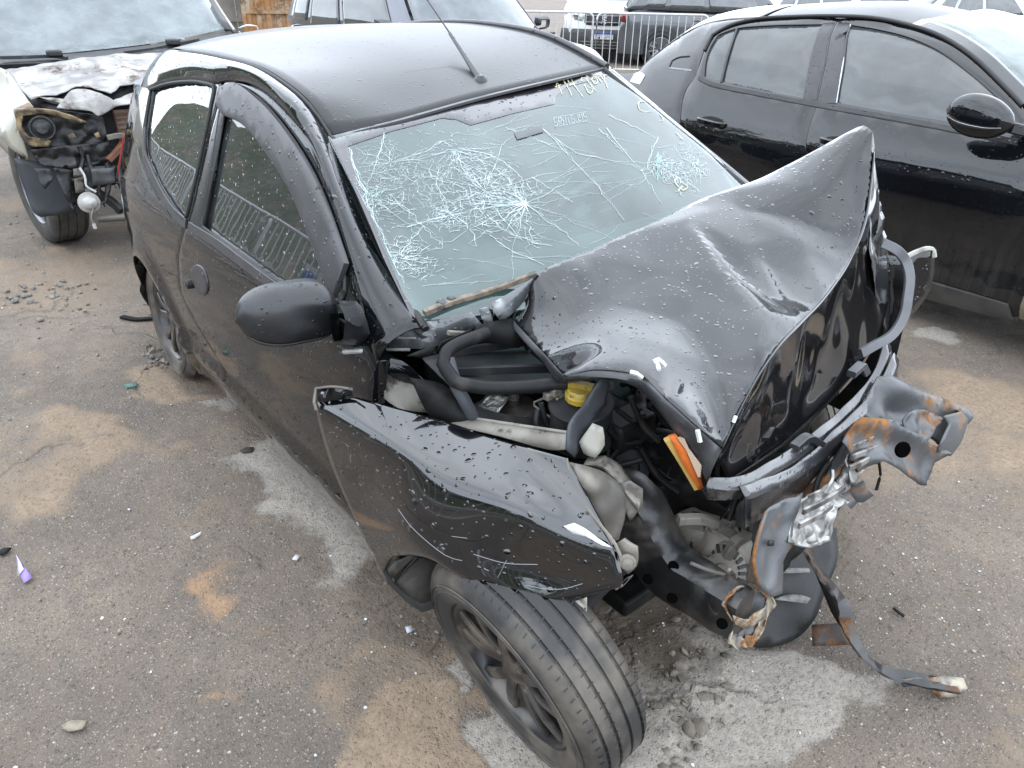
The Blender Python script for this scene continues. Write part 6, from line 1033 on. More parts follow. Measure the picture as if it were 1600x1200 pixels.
wheel('front_wheel', (1.44, -.80, .31), (0, -1, 0), .315, .2, .215, mr=mat('grey_alloy', (.30, .30, .31), .35, metal=.6), parent=sal, spokes=8)
wheel('rear_wheel', (-1.52, -.78, .31), (0, -1, 0), .315, .2, .215, mr=MATS['grey_alloy'], parent=sal, spokes=8)
wheel('front_wheel', (1.44, .80, .31), (0, 1, 0), .315, .2, .215, mr=MATS['grey_alloy'], parent=sal, spokes=8); wheel('rear_wheel', (-1.52, .78, .31), (0, 1, 0), .315, .2, .215, mr=MATS['grey_alloy'], parent=sal, spokes=8)

# ---------------------------------------------------------------- burnt pickup behind the hatchback
M_ASH = mat('ash_bleached_metal', (.46, .44, .42), .55, metal=.25, c2=(.24, .225, .215), sc=7., lo=.42, hi=.66, c3=(.13, .085, .055), sc3=5., lo3=.54, hi3=.68, bumps=.002, bsc=22.)
M_BEIGE = mat('beige_pickup_paint', (.36, .335, .26), .4, coat=.2, c2=(.44, .42, .36), sc=5., c3=(.20, .13, .08), sc3=6., lo3=.60, hi3=.72)
M_CHAR = mat('charred_plastic', (.010, .010, .011), .5, c2=(.05, .048, .048), sc=16., lo=.48, hi=.70, bumps=.004, bsc=30.)
M_CHARB = mat('burnt_tan_foam', (.34, .25, .13), .8, c2=(.10, .07, .05), sc=22., bumps=.003, bsc=50.)
pk_ = thing('burnt_pickup', 'cream pickup with its nose burnt out, ash-white bonnet and charred headlamp cavity', 'pickup', (-5.6, -.05, 0))
PO = V3((-5.6, -.05, 0)); ps = lambda P: [tuple(V3(q)-PO) for q in P]
patch('windscreen', ps([(-5.3000,-0.8797,1.1267), (-5.2400,-0.3387,1.1566), (-5.2400,0.2283,1.2030), (-5.3000,0.6806,1.2691), (-5.6600,0.6965,1.4784), (-6.0000,0.6931,1.7123), (-5.9800,-0.0884,1.7363), (-6.0000,-0.8127,1.6797), (-5.6600,-0.8602,1.3804)]), glass('ash_hazed_glass', (.5, .55, .55), film=(.26, .29, .30), haze=.42, boost=.9), pk_, step=.12, relief=lambda p: .002*noise.noise(Vector(p)*3))
loft('windscreen_pillar', [ps([(-5.2800,0.7390,1.2512), (-5.6000,0.7530,1.4090), (-6.0500,0.7595,1.7137)]), ps([(-5.3000,0.6798,1.2647), (-5.6600,0.6934,1.4606), (-6.0000,0.6931,1.7123)])], mat('grey_pillar', (.05, .05, .055), .4), pk_, nu=8, nv=4, solid=.03)
tube('pillar_edge', ps([(-5.2700,0.7360,1.2563), (-5.5900,0.7503,1.4138), (-6.0400,0.7563,1.7136)]), .012, M_BEIGE, pk_, n=8)
loft('scuttle', [ps([(-5.2800,-0.8818,1.1285), (-5.2200,-0.3445,1.1503), (-5.2200,0.2210,1.1962), (-5.2800,0.7103,1.2563)]), ps([(-5.1400,-0.9065,1.1036), (-5.0800,-0.3833,1.1115), (-5.0800,0.1372,1.1382), (-5.1000,0.7263,1.1708)])], M_CHAR, pk_, nu=16, nv=4)
for a in ([(-5.1800,-0.8414,1.1426), (-5.1600,-0.7006,1.1420), (-5.1400,-0.5371,1.1407), (-5.1000,-0.4715,1.1294)], [(-5.1400,-0.0996,1.1470), (-5.1600,0.1001,1.1627), (-5.1800,0.2417,1.1814), (-5.2000,0.4351,1.2079)]):
    w_ = bar('wiper', ps(a), .03, .02, M_CHAR, pk_, n=10); box('wiper_pivot', V3(ps([a[2]])[0])+np.array((.02, 0, .02)), (.07, .09, .04), M_CHAR, w_, bev=.01)
ca = crumple(.03, 5, 3.)
patch('bonnet', ps([(-5.0600,-0.8550,1.0743), (-5.0300,-0.6212,1.1073), (-5.0000,-0.3425,1.1438), (-5.0000,0.0811,1.1467), (-5.0000,0.3115,1.1418), (-4.4200,0.1053,1.0495), (-4.4000,-0.1877,1.0530), (-4.3800,-0.2753,1.0380), (-4.4000,-0.3433,1.0253), (-4.3400,-0.4169,0.9890), (-4.3700,-0.4695,1.0110), (-4.4200,-0.4968,1.0291), (-4.4200,-0.5585,1.0366), (-4.4000,-0.6166,1.0281), (-4.3700,-0.7019,1.0087), (-4.3600,-0.7748,1.0043), (-4.3400,-0.8383,0.9867), (-4.6800,-0.8470,1.0269)]), M_ASH, pk_, step=.035, relief=ca, edge=.5, solid=.006, ridges=[(ps([(-4.9500,-0.7917,1.0551), (-4.9000,-0.5739,1.0975), (-4.8500,-0.2415,1.1051)]), .02, .15)])
patch('bonnet_lip', ps([(-4.3000,-0.8075,1.0066), (-4.2800,-0.7308,1.0000), (-4.2700,-0.6851,0.9910), (-4.3300,-0.6244,1.0257), (-4.3400,-0.5498,1.0268), (-4.3000,-0.4612,0.9930), (-4.2700,-0.4255,0.9613), (-4.3000,-0.3370,0.9844), (-4.3300,-0.2352,1.0074), (-4.3300,-0.1294,1.0043), (-4.2500,-0.1766,0.9229), (-4.2400,-0.2937,0.9331), (-4.2200,-0.4335,0.9317), (-4.2100,-0.4907,0.9086), (-4.2000,-0.5422,0.8925), (-4.2200,-0.5769,0.9179), (-4.2300,-0.6564,0.9338), (-4.2400,-0.7407,0.9498), (-4.2600,-0.7113,0.9730)]), M_ASH, pk_, step=.02, relief=crumple(.03, 9, 8.), edge=.5, solid=.006)
patch('bonnet_gap', ps([(-4.4200,-0.8243,0.9902), (-4.4800,-0.5667,1.0235), (-4.4800,-0.1546,1.0506), (-4.4000,-0.0811,0.9474), (-4.3600,-0.3295,0.9134), (-4.3600,-0.6799,0.9405)]), M_CHAR, pk_, step=.06)
patch('front_wing', ps([(-5.2000,-0.9536,1.1081), (-5.0500,-0.8532,1.0865), (-4.6200,-0.8514,1.0193), (-4.2600,-0.8529,0.9560), (-4.2800,-0.9031,0.9471), (-4.3200,-0.9429,0.9417), (-4.3400,-0.9408,0.8405), (-4.3400,-0.9382,0.7504), (-4.3400,-0.9337,0.6656), (-4.4000,-0.9712,0.6891), (-4.4600,-1.0014,0.7156), (-4.5600,-1.0160,0.7565), (-4.7500,-1.0320,0.7512), (-5.2000,-1.0753,0.6664)]), M_BEIGE, pk_, step=.05, relief=crumple(.012, 7, 4.), solid=.012)
patch('burnt_wing_edge', ps([(-4.2800,-0.8685,0.9824), (-4.2500,-0.8510,0.9572), (-4.2700,-0.8998,0.9412), (-4.3000,-0.9408,0.9372), (-4.3300,-0.9298,0.9497)]), mat('scorched_brown', (.24, .12, .07), .6, c2=(.3, .22, .15), sc=20.), pk_, step=.03)
# headlamp cavity and charred front
box('engine_bay', V3((-4.74, -.05, .72))-PO, (.70, 1.5, .5), M_CHAR, pk_, bev=.05)
patch('headlamp_cavity', ps([(-4.3400,-0.9345,0.9384), (-4.3000,-0.7448,0.9283), (-4.2800,-0.5033,0.8747), (-4.2600,-0.5133,0.7558), (-4.2800,-0.5447,0.6915), (-4.3000,-0.7806,0.7142), (-4.3200,-0.9241,0.7158), (-4.3300,-0.9339,0.8235)]), M_CHAR, pk_, step=.02, relief=crumple(.09, 10, 3.), edge=.3, solid=.01)
lp = V3((-4.2400,-0.8389,0.8455))-PO; l0 = lathe('headlamp_projector', [(.0, .012), (.03, .008), (.045, -.01), (.052, -.012), (.058, .0), (.066, .0), (.07, -.02), (.06, -.10)], lp, (1, -.12, .15), M_CHAR, pk_, 26)
patch('burnt_rim', ps([(-4.2600,-0.9497,0.9500), (-4.2400,-0.8320,0.9500), (-4.2300,-0.7561,0.9348), (-4.2200,-0.6821,0.9052), (-4.2200,-0.6103,0.8632), (-4.2300,-0.6304,0.8563), (-4.2400,-0.7151,0.8911), (-4.2500,-0.7993,0.9182), (-4.2600,-0.9143,0.9160), (-4.2600,-0.9373,0.8519), (-4.2500,-0.9197,0.8022), (-4.2400,-0.8529,0.7899), (-4.2400,-0.8113,0.7712), (-4.2400,-0.8322,0.7408), (-4.2600,-0.9120,0.7498), (-4.2800,-0.9449,0.7859), (-4.2800,-0.9533,0.8645)]), M_CHARB, pk_, step=.014, relief=crumple(.03, 24, 5.), solid=.01)
for q in ((112,213), (150,210)): patch('burnt_scrap', ps([(-4.2200,-0.7223,0.7942), (-4.2200,-0.6915,0.8092), (-4.2200,-0.6775,0.7824), (-4.2200,-0.7150,0.7680)] if q[0] == 112 else [(-4.2200,-0.5819,0.7911), (-4.2200,-0.5553,0.7996), (-4.2200,-0.5516,0.7696), (-4.2200,-0.5774,0.7648)]), M_CHARB, pk_, step=.02, relief=crumple(.02, 30, 5.))
patch('melted_grille', ps([(-4.3000,-0.9191,0.7222), (-4.2600,-0.7498,0.7322), (-4.2400,-0.5089,0.7321), (-4.2400,-0.5075,0.6406), (-4.2400,-0.6091,0.6067), (-4.2500,-0.7139,0.6027), (-4.2700,-0.8445,0.6154), (-4.3000,-0.9005,0.6392)]), M_CHAR, pk_, step=.018, relief=crumple(.08, 12, 6.), edge=.6, solid=.01)
random.seed(21)
for k in range(22):
    y0 = random.uniform(-.78, .05); z0 = random.uniform(.52, .74); pts = [np.array((-4.24, y0, z0))-PO]
    for j in range(4): pts.append(pts[-1]+np.array((random.uniform(-.03, .05), random.uniform(-.07, .07), random.uniform(-.10, .02))))
    tube('melted_strand', pts, random.uniform(.006, .016), M_CHAR, pk_, n=14, sides=6, scale=[1, .8, 1.1, .6, .3])
patch('hanging_plastic', ps([(-4.2600,-0.9364,0.6288), (-4.2400,-0.8568,0.6151), (-4.2300,-0.8528,0.5566), (-4.2200,-0.9142,0.5068), (-4.2300,-0.9251,0.5364)]), M_CHAR, pk_, step=.02, relief=crumple(.03, 14, 1.))
patch('hanging_plastic', ps([(-4.2400,-0.8354,0.6198), (-4.2300,-0.7475,0.5955), (-4.2200,-0.7791,0.4720), (-4.2000,-0.7941,0.3382), (-4.2100,-0.8102,0.4091), (-4.2200,-0.8308,0.4872)]), M_CHAR, pk_, step=.02, relief=crumple(.03, 12, 2.))
patch('bumper_bracket', ps([(-4.2500,-0.7275,0.6044), (-4.2200,-0.5072,0.5978), (-4.2200,-0.5252,0.4828), (-4.2200,-0.6800,0.4732), (-4.2400,-0.7214,0.4906)]), M_CHAR, pk_, step=.03, relief=crumple(.03, 8, 2.))
patch('bare_crash_bar', ps([(-4.2000,-0.7436,0.6082), (-4.1900,-0.6964,0.6116), (-4.1900,-0.7159,0.4692), (-4.2000,-0.7636,0.4663)]), M_DUSTY, pk_, step=.03, relief=crumple(.01, 10, 2.))
patch('dusty_bracket', ps([(-4.1600,-0.6557,0.6046), (-4.1500,-0.5314,0.5984), (-4.1500,-0.5442,0.5074), (-4.1600,-0.6642,0.5066)]), mat('grey_burnt_panel', (.075, .075, .078), .5, c2=(.12, .12, .12), sc=12.), pk_, step=.03, relief=crumple(.012, 9, 5.))
tube('hanging_cable', ps([(-4.1200,-0.7211,0.6278), (-4.1100,-0.7071,0.5794), (-4.1000,-0.7132,0.5182), (-4.1000,-0.6693,0.4814)]), .007, M_LENS, pk_, n=12)
tube('crash_tube', ps([(-4.1800,-0.6854,0.3009), (-4.1500,-0.5171,0.2920), (-4.1200,-0.2922,0.2992)]), .022, M_DUSTY, pk_, n=6)
fc = V3((-4.1200,-0.7112,0.4177))-PO; lathe('hanging_fog_lamp', [(.0, .03), (.028, .022), (.042, .006), (.045, -.01), (.06, -.014), (.062, -.03), (.04, -.06)], fc, (1, .1, .1), mat('white_lamp', (.55, .53, .5), .35, coat=.5), pk_, 22)
tube('lamp_wire', ps([(-4.1000,-0.7053,0.3862), (-4.0900,-0.7293,0.3377), (-4.0800,-0.7277,0.2925)]), .007, M_DUSTY, pk_, n=10); tube('wire_plug', ps([(-4.0800,-0.7285,0.3045), (-4.0800,-0.7253,0.2722)]), .011, M_LENS, pk_, n=3)
rad = box('radiator', V3((-4.3600,-0.3432,0.7618))-PO, (.05, .16, .26), mat('browned_radiator', (.16, .09, .06), .7, c2=(.25, .16, .12), sc=12.), pk_)
for k in range(9): box('radiator_fin', V3((-4.3600,-0.3432,0.7618))-PO+np.array((.03, 0, -.12+.03*k)), (.012, .15, .008), mat('browned_fin', (.30, .19, .14), .6), rad)
bar('rusty_strut', ps([(-4.2200,-0.3821,0.7676), (-4.2000,-0.4694,0.6927), (-4.2000,-0.5399,0.6361)]), .05, .03, mat('rust_red', (.24, .09, .05), .7, c2=(.12, .06, .04), sc=14.), pk_)
bar('grey_arm', ps([(-4.2200,-0.5141,0.7621), (-4.2000,-0.4382,0.7687), (-4.2000,-0.3743,0.7244)]), .03, .03, M_DUSTY, pk_); bar('lower_arm', ps([(-4.3000,-0.6351,0.4342), (-4.2500,-0.5687,0.3708), (-4.2000,-0.5359,0.3201)]), .04, .05, M_CHAR, pk_)
patch('mud_flap', ps([(-4.4400,-0.9993,0.6595), (-4.4200,-0.9022,0.6327), (-4.4000,-0.7631,0.5655), (-4.4000,-0.7395,0.3027), (-4.4200,-0.8535,0.2962), (-4.4200,-0.9552,0.3009), (-4.4200,-0.9828,0.3296), (-4.4400,-0.9952,0.4959)]), mat('blue_grey_flap', (.045, .052, .062), .6, c2=(.07, .075, .085), sc=6.), pk_, step=.05, relief=crumple(.01, 4, 2.), solid=.008)
wheel('front_wheel', V3((-4.93, -.80, .37))-PO, (.12, -.99, .0), .37, .23, .24, mt=mat('grey_mud_tyre', (.06, .057, .053), .8, c2=(.13, .12, .105), sc=6., bumps=.001, bsc=80.), mr=MATS['grey_alloy'], parent=pk_, spokes=7, grooves=4)
wheel('front_wheel', V3((-4.93, .72, .37))-PO, (0, 1, .0), .37, .23, .24, mt=MATS['grey_mud_tyre'], mr=MATS['grey_alloy'], parent=pk_, spokes=7)
# rest of the body, running back from the windscreen
loft('body_side', [[(-5.2, -.86, 1.06), (-6.2, -.88, 1.10), (-7.6, -.88, 1.10)], [(-5.2, -.93, .8), (-6.2, -.94, .8), (-7.6, -.93, .8)], [(-5.2, -.88, .42), (-6.2, -.88, .42), (-7.6, -.88, .42)]], M_BEIGE, None, nu=8, nv=8, solid=.02)
bs = bpy.data.objects['body_side']; bs.data.transform(Matrix.Translation(-Vector(PO))); bs.parent = pk_
b2_ = bs.copy(); b2_.data = bs.data.copy(); b2_.data.transform(Matrix.Scale(-1, 4, (0, 1, 0))); COL.objects.link(b2_)
loft('cab_roof', [[(-.45, k*.62, 1.70+.04*(1-k*k)), (-1.2, k*.64, 1.74+.04*(1-k*k)), (-2.0, k*.62, 1.70+.04*(1-k*k))] for k in (1, .5, 0, -.5, -1)], M_BEIGE, pk_, nu=8, nv=8, solid=.03)
loft('cab_rear', [[(-1.95, k*.64, 1.70), (-2.05, k*.78, 1.1), (-2.05, k*.80, .5)] for k in (1, 0, -1)], M_DARK, pk_, nu=8, nv=6, solid=.03)
patch('front_wing', [(.50, .90, .98), (-.1, .92, 1.10), (.3, .9, 1.06), (1.2, .84, .92), (1.25, .86, .62), (.6, .93, .60), (.3, .93, .45), (.2, .93, .7)], M_BEIGE, pk_, step=.1) if False else None
mo = loft('door_mirror', [crv([V3(q)-PO for q in c], 18, closed=True) for c in ([(-5.4200,0.8239,1.2636), (-5.4200,0.8979,1.2801), (-5.4200,0.9798,1.2739), (-5.4200,0.9840,1.2325), (-5.4200,0.8983,1.2163), (-5.4200,0.8282,1.2272)], [(-5.5000,0.8586,1.2583), (-5.5000,0.9292,1.2798), (-5.5000,1.0061,1.2690), (-5.5000,1.0103,1.2271), (-5.5000,0.9281,1.2059), (-5.5000,0.8630,1.2215)])], mat('white_mirror', (.72, .72, .68), .35, coat=.5), pk_, byindex=True, nv=3, solid=.01)

# ---------------------------------------------------------------- far cars
M_FGLASS = glass('far_window_glass', (.10, .115, .12), haze=.12, boost=1.6)
M_FWS = glass('far_windscreen_glass', (.30, .34, .36), film=(.42, .47, .50), haze=.2, boost=1.3)
M_WHITE = mat('white_car_paint', (.74, .75, .75), .22, coat=.8, c2=(.68, .69, .69), sc=4.)
M_HEAD = mat('headlamp_glass', (.40, .43, .45), .1, coat=1., c2=(.75, .78, .80), sc=30., lo=.45, hi=.55)
M_ARCH = mat('grey_plastic_cladding', (.025, .025, .027), .55, c2=(.05, .05, .05), sc=8.)
M_ALLOY = mat('two_tone_alloy', (.42, .42, .43), .3, metal=.8, c2=(.06, .06, .065), sc=9.)
def far_car(t, L, Wd, H, paint, hood=(.9, .98), wsb=.24, roof0=.36, roof1=.86, belt=1.0, wheels=(.19, .81), wr=.33, wing=None, boxy=False, sill=.24, rear=1.0, clad=None):
    """car along local +x, centred; hood=(front,rear) heights, stations as fractions of length from the nose"""
    X = lambda k: L/2-k*L; hw = Wd/2; st = []
    tops = [(0, hood[0]*.72), (.012, hood[0]*.92), (.05, hood[0]), (wsb, hood[1]), (roof0, belt), (.7, belt+.02), (.93, belt+.03), (.985, belt-.05), (1.0, belt-.22)]
    def sec(k, zt):
        e = .80+.20*min(1, (k/.10))**.5; e *= 1-.18*max(0, (k-.86)/.14)**2; w = hw*e; zb = sill+(.05 if k < .02 else 0)
        return [(X(k), 0, zt+.03), (X(k), w*.5, zt+.022), (X(k), w*.86, zt-.005), (X(k), w*.955, zt-.06), (X(k), w*.99, zt-.20), (X(k), w, (zt+zb)*.5), (X(k), w*.985, zb+.14), (X(k), w*.95, zb)]
    S = [sec(k, z) for k, z in tops]; G = loftgrid([[S[i][j] for i in range(len(S))] for j in range(8)], 40, 22); G2 = G*np.array((1, -1, 1))
    Gf = np.concatenate([G2[:, ::-1], G[:, 1:]], 1); n = Gf.shape
    body = mk('body', Gf.reshape(-1, 3), gridfaces(n[0], n[1])+[tuple(range(n[1])), tuple(range(n[0]*n[1]-n[1], n[0]*n[1]))], paint, t, 40)
    gb = [(X(wsb), .90), (X(roof0-.02), .945), (X(.5), .95), (X(.7), .95), (X(roof1), .93), (X(rear-.03), .86)]
    gt = [(X(roof0-.015), .74), (X(roof0+.03), .77), (X(.5), .79), (X(.7), .79), (X(roof1-.02), .76), (X(roof1+(0.01 if boxy else 0)), .72)]
    zr = [H-.07, H-.02, H, H-.005, H-.05, H-.09]; zb_ = [hood[1]+.01, belt, belt+.01, belt+.02, belt+.03, belt+.03]
    cols = []
    for s in (1, -1):
        cols.append(([(x, s*hw*w, z) for (x, w), z in zip(gb, zb_)], [(x, s*hw*w, z) for (x, w), z in zip(gt, zr)]))
    loft('roof', [[(x, hw*w*k, z+.05*(1-k*k)) for (x, w), z in zip(gt, zr)] for k in (1, .6, 0, -.6, -1)], paint, t, nu=20, nv=14, solid=.02)
    nm = lambda a, b, k: tuple(V3(a)*(1-k)+V3(b)*k)
    for s, (B_, T_) in zip((1, -1), cols):
        Bc, Tc = crv(B_, 60), crv(T_, 60)
        def strip(nm_, i0, i1, k0, k1, m, off): 
            a = [V3(nm(Bc[i], Tc[i], k0))+np.array((0, s*off, 0)) for i in range(i0, i1+1)]; b = [V3(nm(Bc[i], Tc[i], k1))+np.array((0, s*off, 0)) for i in range(i0, i1+1)]
            md = [(p+q)/2+np.array((0, s*.012, 0)) for p, q in zip(a, b)]; return loft(nm_, [a, md, b], m, t, byindex=True, nv=6, solid=.008)
        strip('window_frame', 0, 59, 0, 1, paint, 0)
        strip('side_window', 7, 27, .06, .90, M_FGLASS, .012); strip('side_window', 29, 43, .06, .90, M_FGLASS, .012); strip('quarter_window', 45, 53, .10, .86, M_FGLASS, .012)
    wsl = [(V3(cols[0][0][0]), V3(cols[0][1][0])), (V3(cols[1][0][0]), V3(cols[1][1][0]))]
    def cross(nm_, A, B_, bow, m, off):
        return loft(nm_, [[tuple((A[0]*(1+k)/2+A[1]*(1-k)/2)*(1-v)+(B_[0]*(1+k)/2+B_[1]*(1-k)/2)*v+np.array((bow*(1-k*k)+off[0], 0, off[1]+.03*(1-k*k)))) for v in (0, .33, .66, 1)] for k in (.97, .6, .2, -.2, -.6, -.97)], m, t, nu=10, nv=14, solid=.008)
    cross('windscreen', [c[0][0] and V3(c[0][0]) for c in cols], [V3(c[1][0]) for c in cols], .14, M_FWS, (.0, .0))
    cross('rear_window', [V3(c[0][-1]) for c in cols], [V3(c[1][-1]) for c in cols], -.06, M_FGLASS, (-.004, 0))
    for k in wheels:
        for s in (1, -1):
            wheel('front_wheel' if k < .5 else 'rear_wheel', (X(k), s*(hw-.10), wr), (0, s, 0), wr, .21, wr*.68, mt=M_RUB, mr=M_ALLOY, parent=t, spokes=6 if s else 5)
            a = np.linspace(-.25, math.pi+.25, 20); ring = [(X(k)+(wr+.05)*math.cos(q), s*(hw*.99), wr+(wr+.05)*math.sin(q)) for q in a]
            bar('wheel_arch', ring, .10, .05, clad or M_ARCH, t, n=0, up=(0, 1, 0)); lathe('arch_void', [(.0, 0), (wr+.05, 0), (wr+.05, -.04)], (X(k), s*(hw*.965), wr), (0, s, 0), M_GUTS, t, 24)
    for s in (1, -1):
        loft('door_mirror', [crv(c, 14, closed=True) for c in ([(X(wsb+.07), s*(hw+.02), belt+.05), (X(wsb+.07), s*(hw+.20), belt+.07), (X(wsb+.07), s*(hw+.21), belt+.19), (X(wsb+.07), s*(hw+.04), belt+.18)], [(X(wsb+.05), s*(hw+.05), belt+.08), (X(wsb+.05), s*(hw+.17), belt+.09), (X(wsb+.05), s*(hw+.18), belt+.16), (X(wsb+.05), s*(hw+.06), belt+.16)])], M_ARCH, t, byindex=True, nv=4, solid=.01)
    if clad:
        for s in (1, -1): bar('side_cladding', [(X(wheels[0]+.09), s*hw*.99, sill+.08), (X(wheels[1]-.09), s*hw*.99, sill+.08)], .16, .05, clad, t, n=3, up=(0, 0, 1)) if False else box('side_cladding', (X(.5), s*hw*.985, sill+.08), (L*(wheels[1]-wheels[0]-.18), .05, .18), clad, t)
    return X, hw
def at_ground(d, px): 
    """ground point at horizontal distance d from the photographer along bearing px radians right of the view"""
    a = .888139-px; return (.952-d*math.sin(a), -1.532+d*math.cos(a), 0)
# slate-blue estate close behind the wreck
suv = thing('slate_estate', 'slate-grey estate parked behind the roof of the wreck, dark windscreen, facing the black saloon', 'car', (-6.75, 3.43, 0))
M_SLATE = mat('slate_blue_paint', (.075, .085, .125), .25, coat=.9, c2=(.09, .10, .14), sc=3.)
M_HOODG = mat('dark_wet_bonnet', (.03, .034, .042), .2, coat=1., drops=.3)
X, hw = far_car(suv, 4.3, 1.74, 1.68, M_SLATE, hood=(.98, 1.08), wsb=.255, roof0=.40, roof1=.90, belt=1.08, wheels=(.17, .80), wr=.34, boxy=True)
loft('bonnet_panel', [[(X(k), y*hw, z+.006-.02*abs(y)) for k, z in ((.02, .955), (.05, 1.03), (.13, 1.085), (.24, 1.118))] for y in (.80, .4, 0, -.4, -.80)], M_HOODG, suv, nu=14, nv=12, solid=.01)
for s in (1, -1): box('headlamp', (X(.022), s*.62, .80), (.10, .36, .15), M_HEAD, suv, bev=.03)
box('grille', (X(.0)-.01, 0, .62), (.06, 1.2, .22), M_ARCH, suv, bev=.02)
for s in (-.3, .35): bar('wiper', [(X(.245), s, 1.115), (X(.24), s+.25, 1.125), (X(.245), s+.55, 1.125)], .02, .02, M_RUB, suv)
# white van facing the camera beyond the barriers
M_LOGO = mat('silver_badge', (.6, .6, .62), .3, metal=.8); M_PLBL = mat('plate_blue', (.02, .08, .40), .4); M_PLW = mat('plate_white', (.78, .78, .78), .5)
vp = at_ground(20.3, .1125); van = thing('white_van', 'white panel van with a black grille and lion badge behind the first barrier', 'van', (vp[0], vp[1], 0), Matrix.Rotation(R(-50), 3, 'Z'))
X, hw = far_car(van, 4.9, 1.9, 2.0, M_WHITE, hood=(1.02, 1.22), wsb=.17, roof0=.30, roof1=.97, belt=1.25, wheels=(.17, .80), wr=.33, boxy=True, sill=.25)
g_ = loft('grille', [[(X(.0)+.03-.05*abs(k)**2, k*.42, z) for z in (.98, .86, .74)] for k in (1, .9, .5, 0, -.5, -.9, -1)], M_ARCH, van, nu=5, nv=16, solid=.03)
lb = MB(); L0 = np.array((X(0)+.055, 0, .86))
for pts in (((-.05, -.09), (-.03, -.02), (-.035, .05), (.0, .085), (.04, .08)), ((-.03, .02), (.02, .035), (.05, .02)), ((-.03, -.01), (.02, -.015), (.045, -.035)), ((-.02, -.05), (.02, -.06), (.04, -.09)), ((.04, .08), (.06, .06), (.03, .05))): lb.tube([L0+np.array((0, a, b)) for a, b in pts], .012, 6)
kind(lb.build('lion_badge', M_LOGO, van), 'stuff')
for z in (.93, .80): bar('grille_bar', [(X(0)+.05-.05*k*k, k*.40, z) for k in np.linspace(-1, 1, 7)], .015, .015, M_LOGO, g_)
for s in (1, -1):
    h_ = loft('headlamp', [[(X(.0)-.02, s*.46, .98), (X(.02)-.02, s*.62, 1.03), (X(.06), s*.84, 1.07)], [(X(.0)+.02, s*.45, .90), (X(.01), s*.66, .92), (X(.05), s*.87, .97)], [(X(.0), s*.47, .83), (X(.012), s*.66, .84), (X(.05), s*.86, .88)]], M_HEAD, van, nu=10, nv=8, solid=.04); lathe('headlamp_lens', [(.0, .02), (.05, .01), (.065, -.02)], (X(.0)+.02, s*.62, .93), (1, s*.2, .1), M_CHROME, h_, 16)
lo = loft('lower_bumper', [[(X(.0)+.05-.12*k*k, k*.92, .66), (X(.0)+.075-.12*k*k, k*.94, .45), (X(.0)+.04-.12*k*k, k*.92, .26)] for k in (1, .8, .4, 0, -.4, -.8, -1)], M_ARCH, van, nu=6, nv=16, solid=.03)
for z in (.36, .42, .30): box('intake_slat', (X(0)+.085, 0, z), (.03, 1.0, .02), M_DUSTY, lo)
pl_ = box('number_plate', (X(0)+.105, .02, .54), (.02, .40, .13), M_PLW, van); box('plate_band', (X(0)+.117, .02, .588), (.006, .40, .035), M_PLBL, pl_)
pb = MB()
for k, (x0, y0, x1, y1) in glyphs('5R16H45'): pb.box((X(0)+.117, .02-.17+.05*k+.03*(x0+x1)/2+.01, .485+.035*(y0+y1)/2), (.004, .006+.03*abs(x1-x0), .008+.035*abs(y1-y0)))
kind(pb.build('plate_number', M_GUTS, pl_), 'stuff')
# grey crossover behind the second barrier, heading away to the right
M_GREY = mat('metallic_grey_paint', (.075, .08, .088), .22, coat=.9, c2=(.095, .10, .108), sc=3.)
gp = at_ground(18.3, .238); gs = thing('grey_crossover', 'dark grey crossover with alloy wheels standing behind the barrier beside the white van', 'car', (gp[0], gp[1], 0), Matrix.Rotation(R(45), 3, 'Z'))
X, hw = far_car(gs, 4.3, 1.8, 1.62, M_GREY, hood=(.98, 1.06), wsb=.26, roof0=.40, roof1=.88, belt=1.05, wheels=(.19, .80), wr=.345, clad=M_ARCH)
for s in (1, -1): box('tail_light', (X(.985), s*.70, .92), (.14, .30, .16), mat('dark_red_lens', (.20, .012, .014), .15, coat=1.), gs, bev=.04); bar('door_handle', [(X(.66), s*hw*1.0, .90), (X(.66)+.09, s*(hw*1.0+.025), .90), (X(.66)+.18, s*hw*1.0, .90)], .025, .02, M_GREY, gs)
# white hatchback between van and crossover
cp = at_ground(25.5, .132); wc = thing('white_hatchback', 'white hatchback with dark windows seen between the van and the grey crossover', 'car', (cp[0], cp[1], 0), Matrix.Rotation(R(48), 3, 'Z'))
far_car(wc, 4.0, 1.72, 1.47, M_WHITE, hood=(.86, .95), wsb=.27, roof0=.42, roof1=.86, belt=.95, wr=.31)
for i, (d_, b_, rz, pnt, nm_, lb_, H_) in enumerate(((24., .345, 60, M_WHITE, 'white_estate', 'white estate car far off above the black saloon roof', 1.50), (26., .425, 48, mat('teal_grey_paint', (.10, .15, .155), .25, coat=.9), 'teal_hatchback', 'teal-grey hatchback in the far row above the black saloon', 1.45), (24.5, .505, 52, mat('silver_paint', (.48, .49, .50), .25, coat=.9, metal=.3), 'silver_saloon', 'silver car at the far end of the row above the saloon roof', 1.46))):
    q = at_ground(d_, b_); far_car(thing(nm_, lb_, 'car', (q[0], q[1], 0), Matrix.Rotation(R(rz), 3, 'Z')), 4.2, 1.75, H_, pnt, hood=(.86, .95), wsb=.27, roof0=.42, roof1=.86, belt=.95, wr=.31)
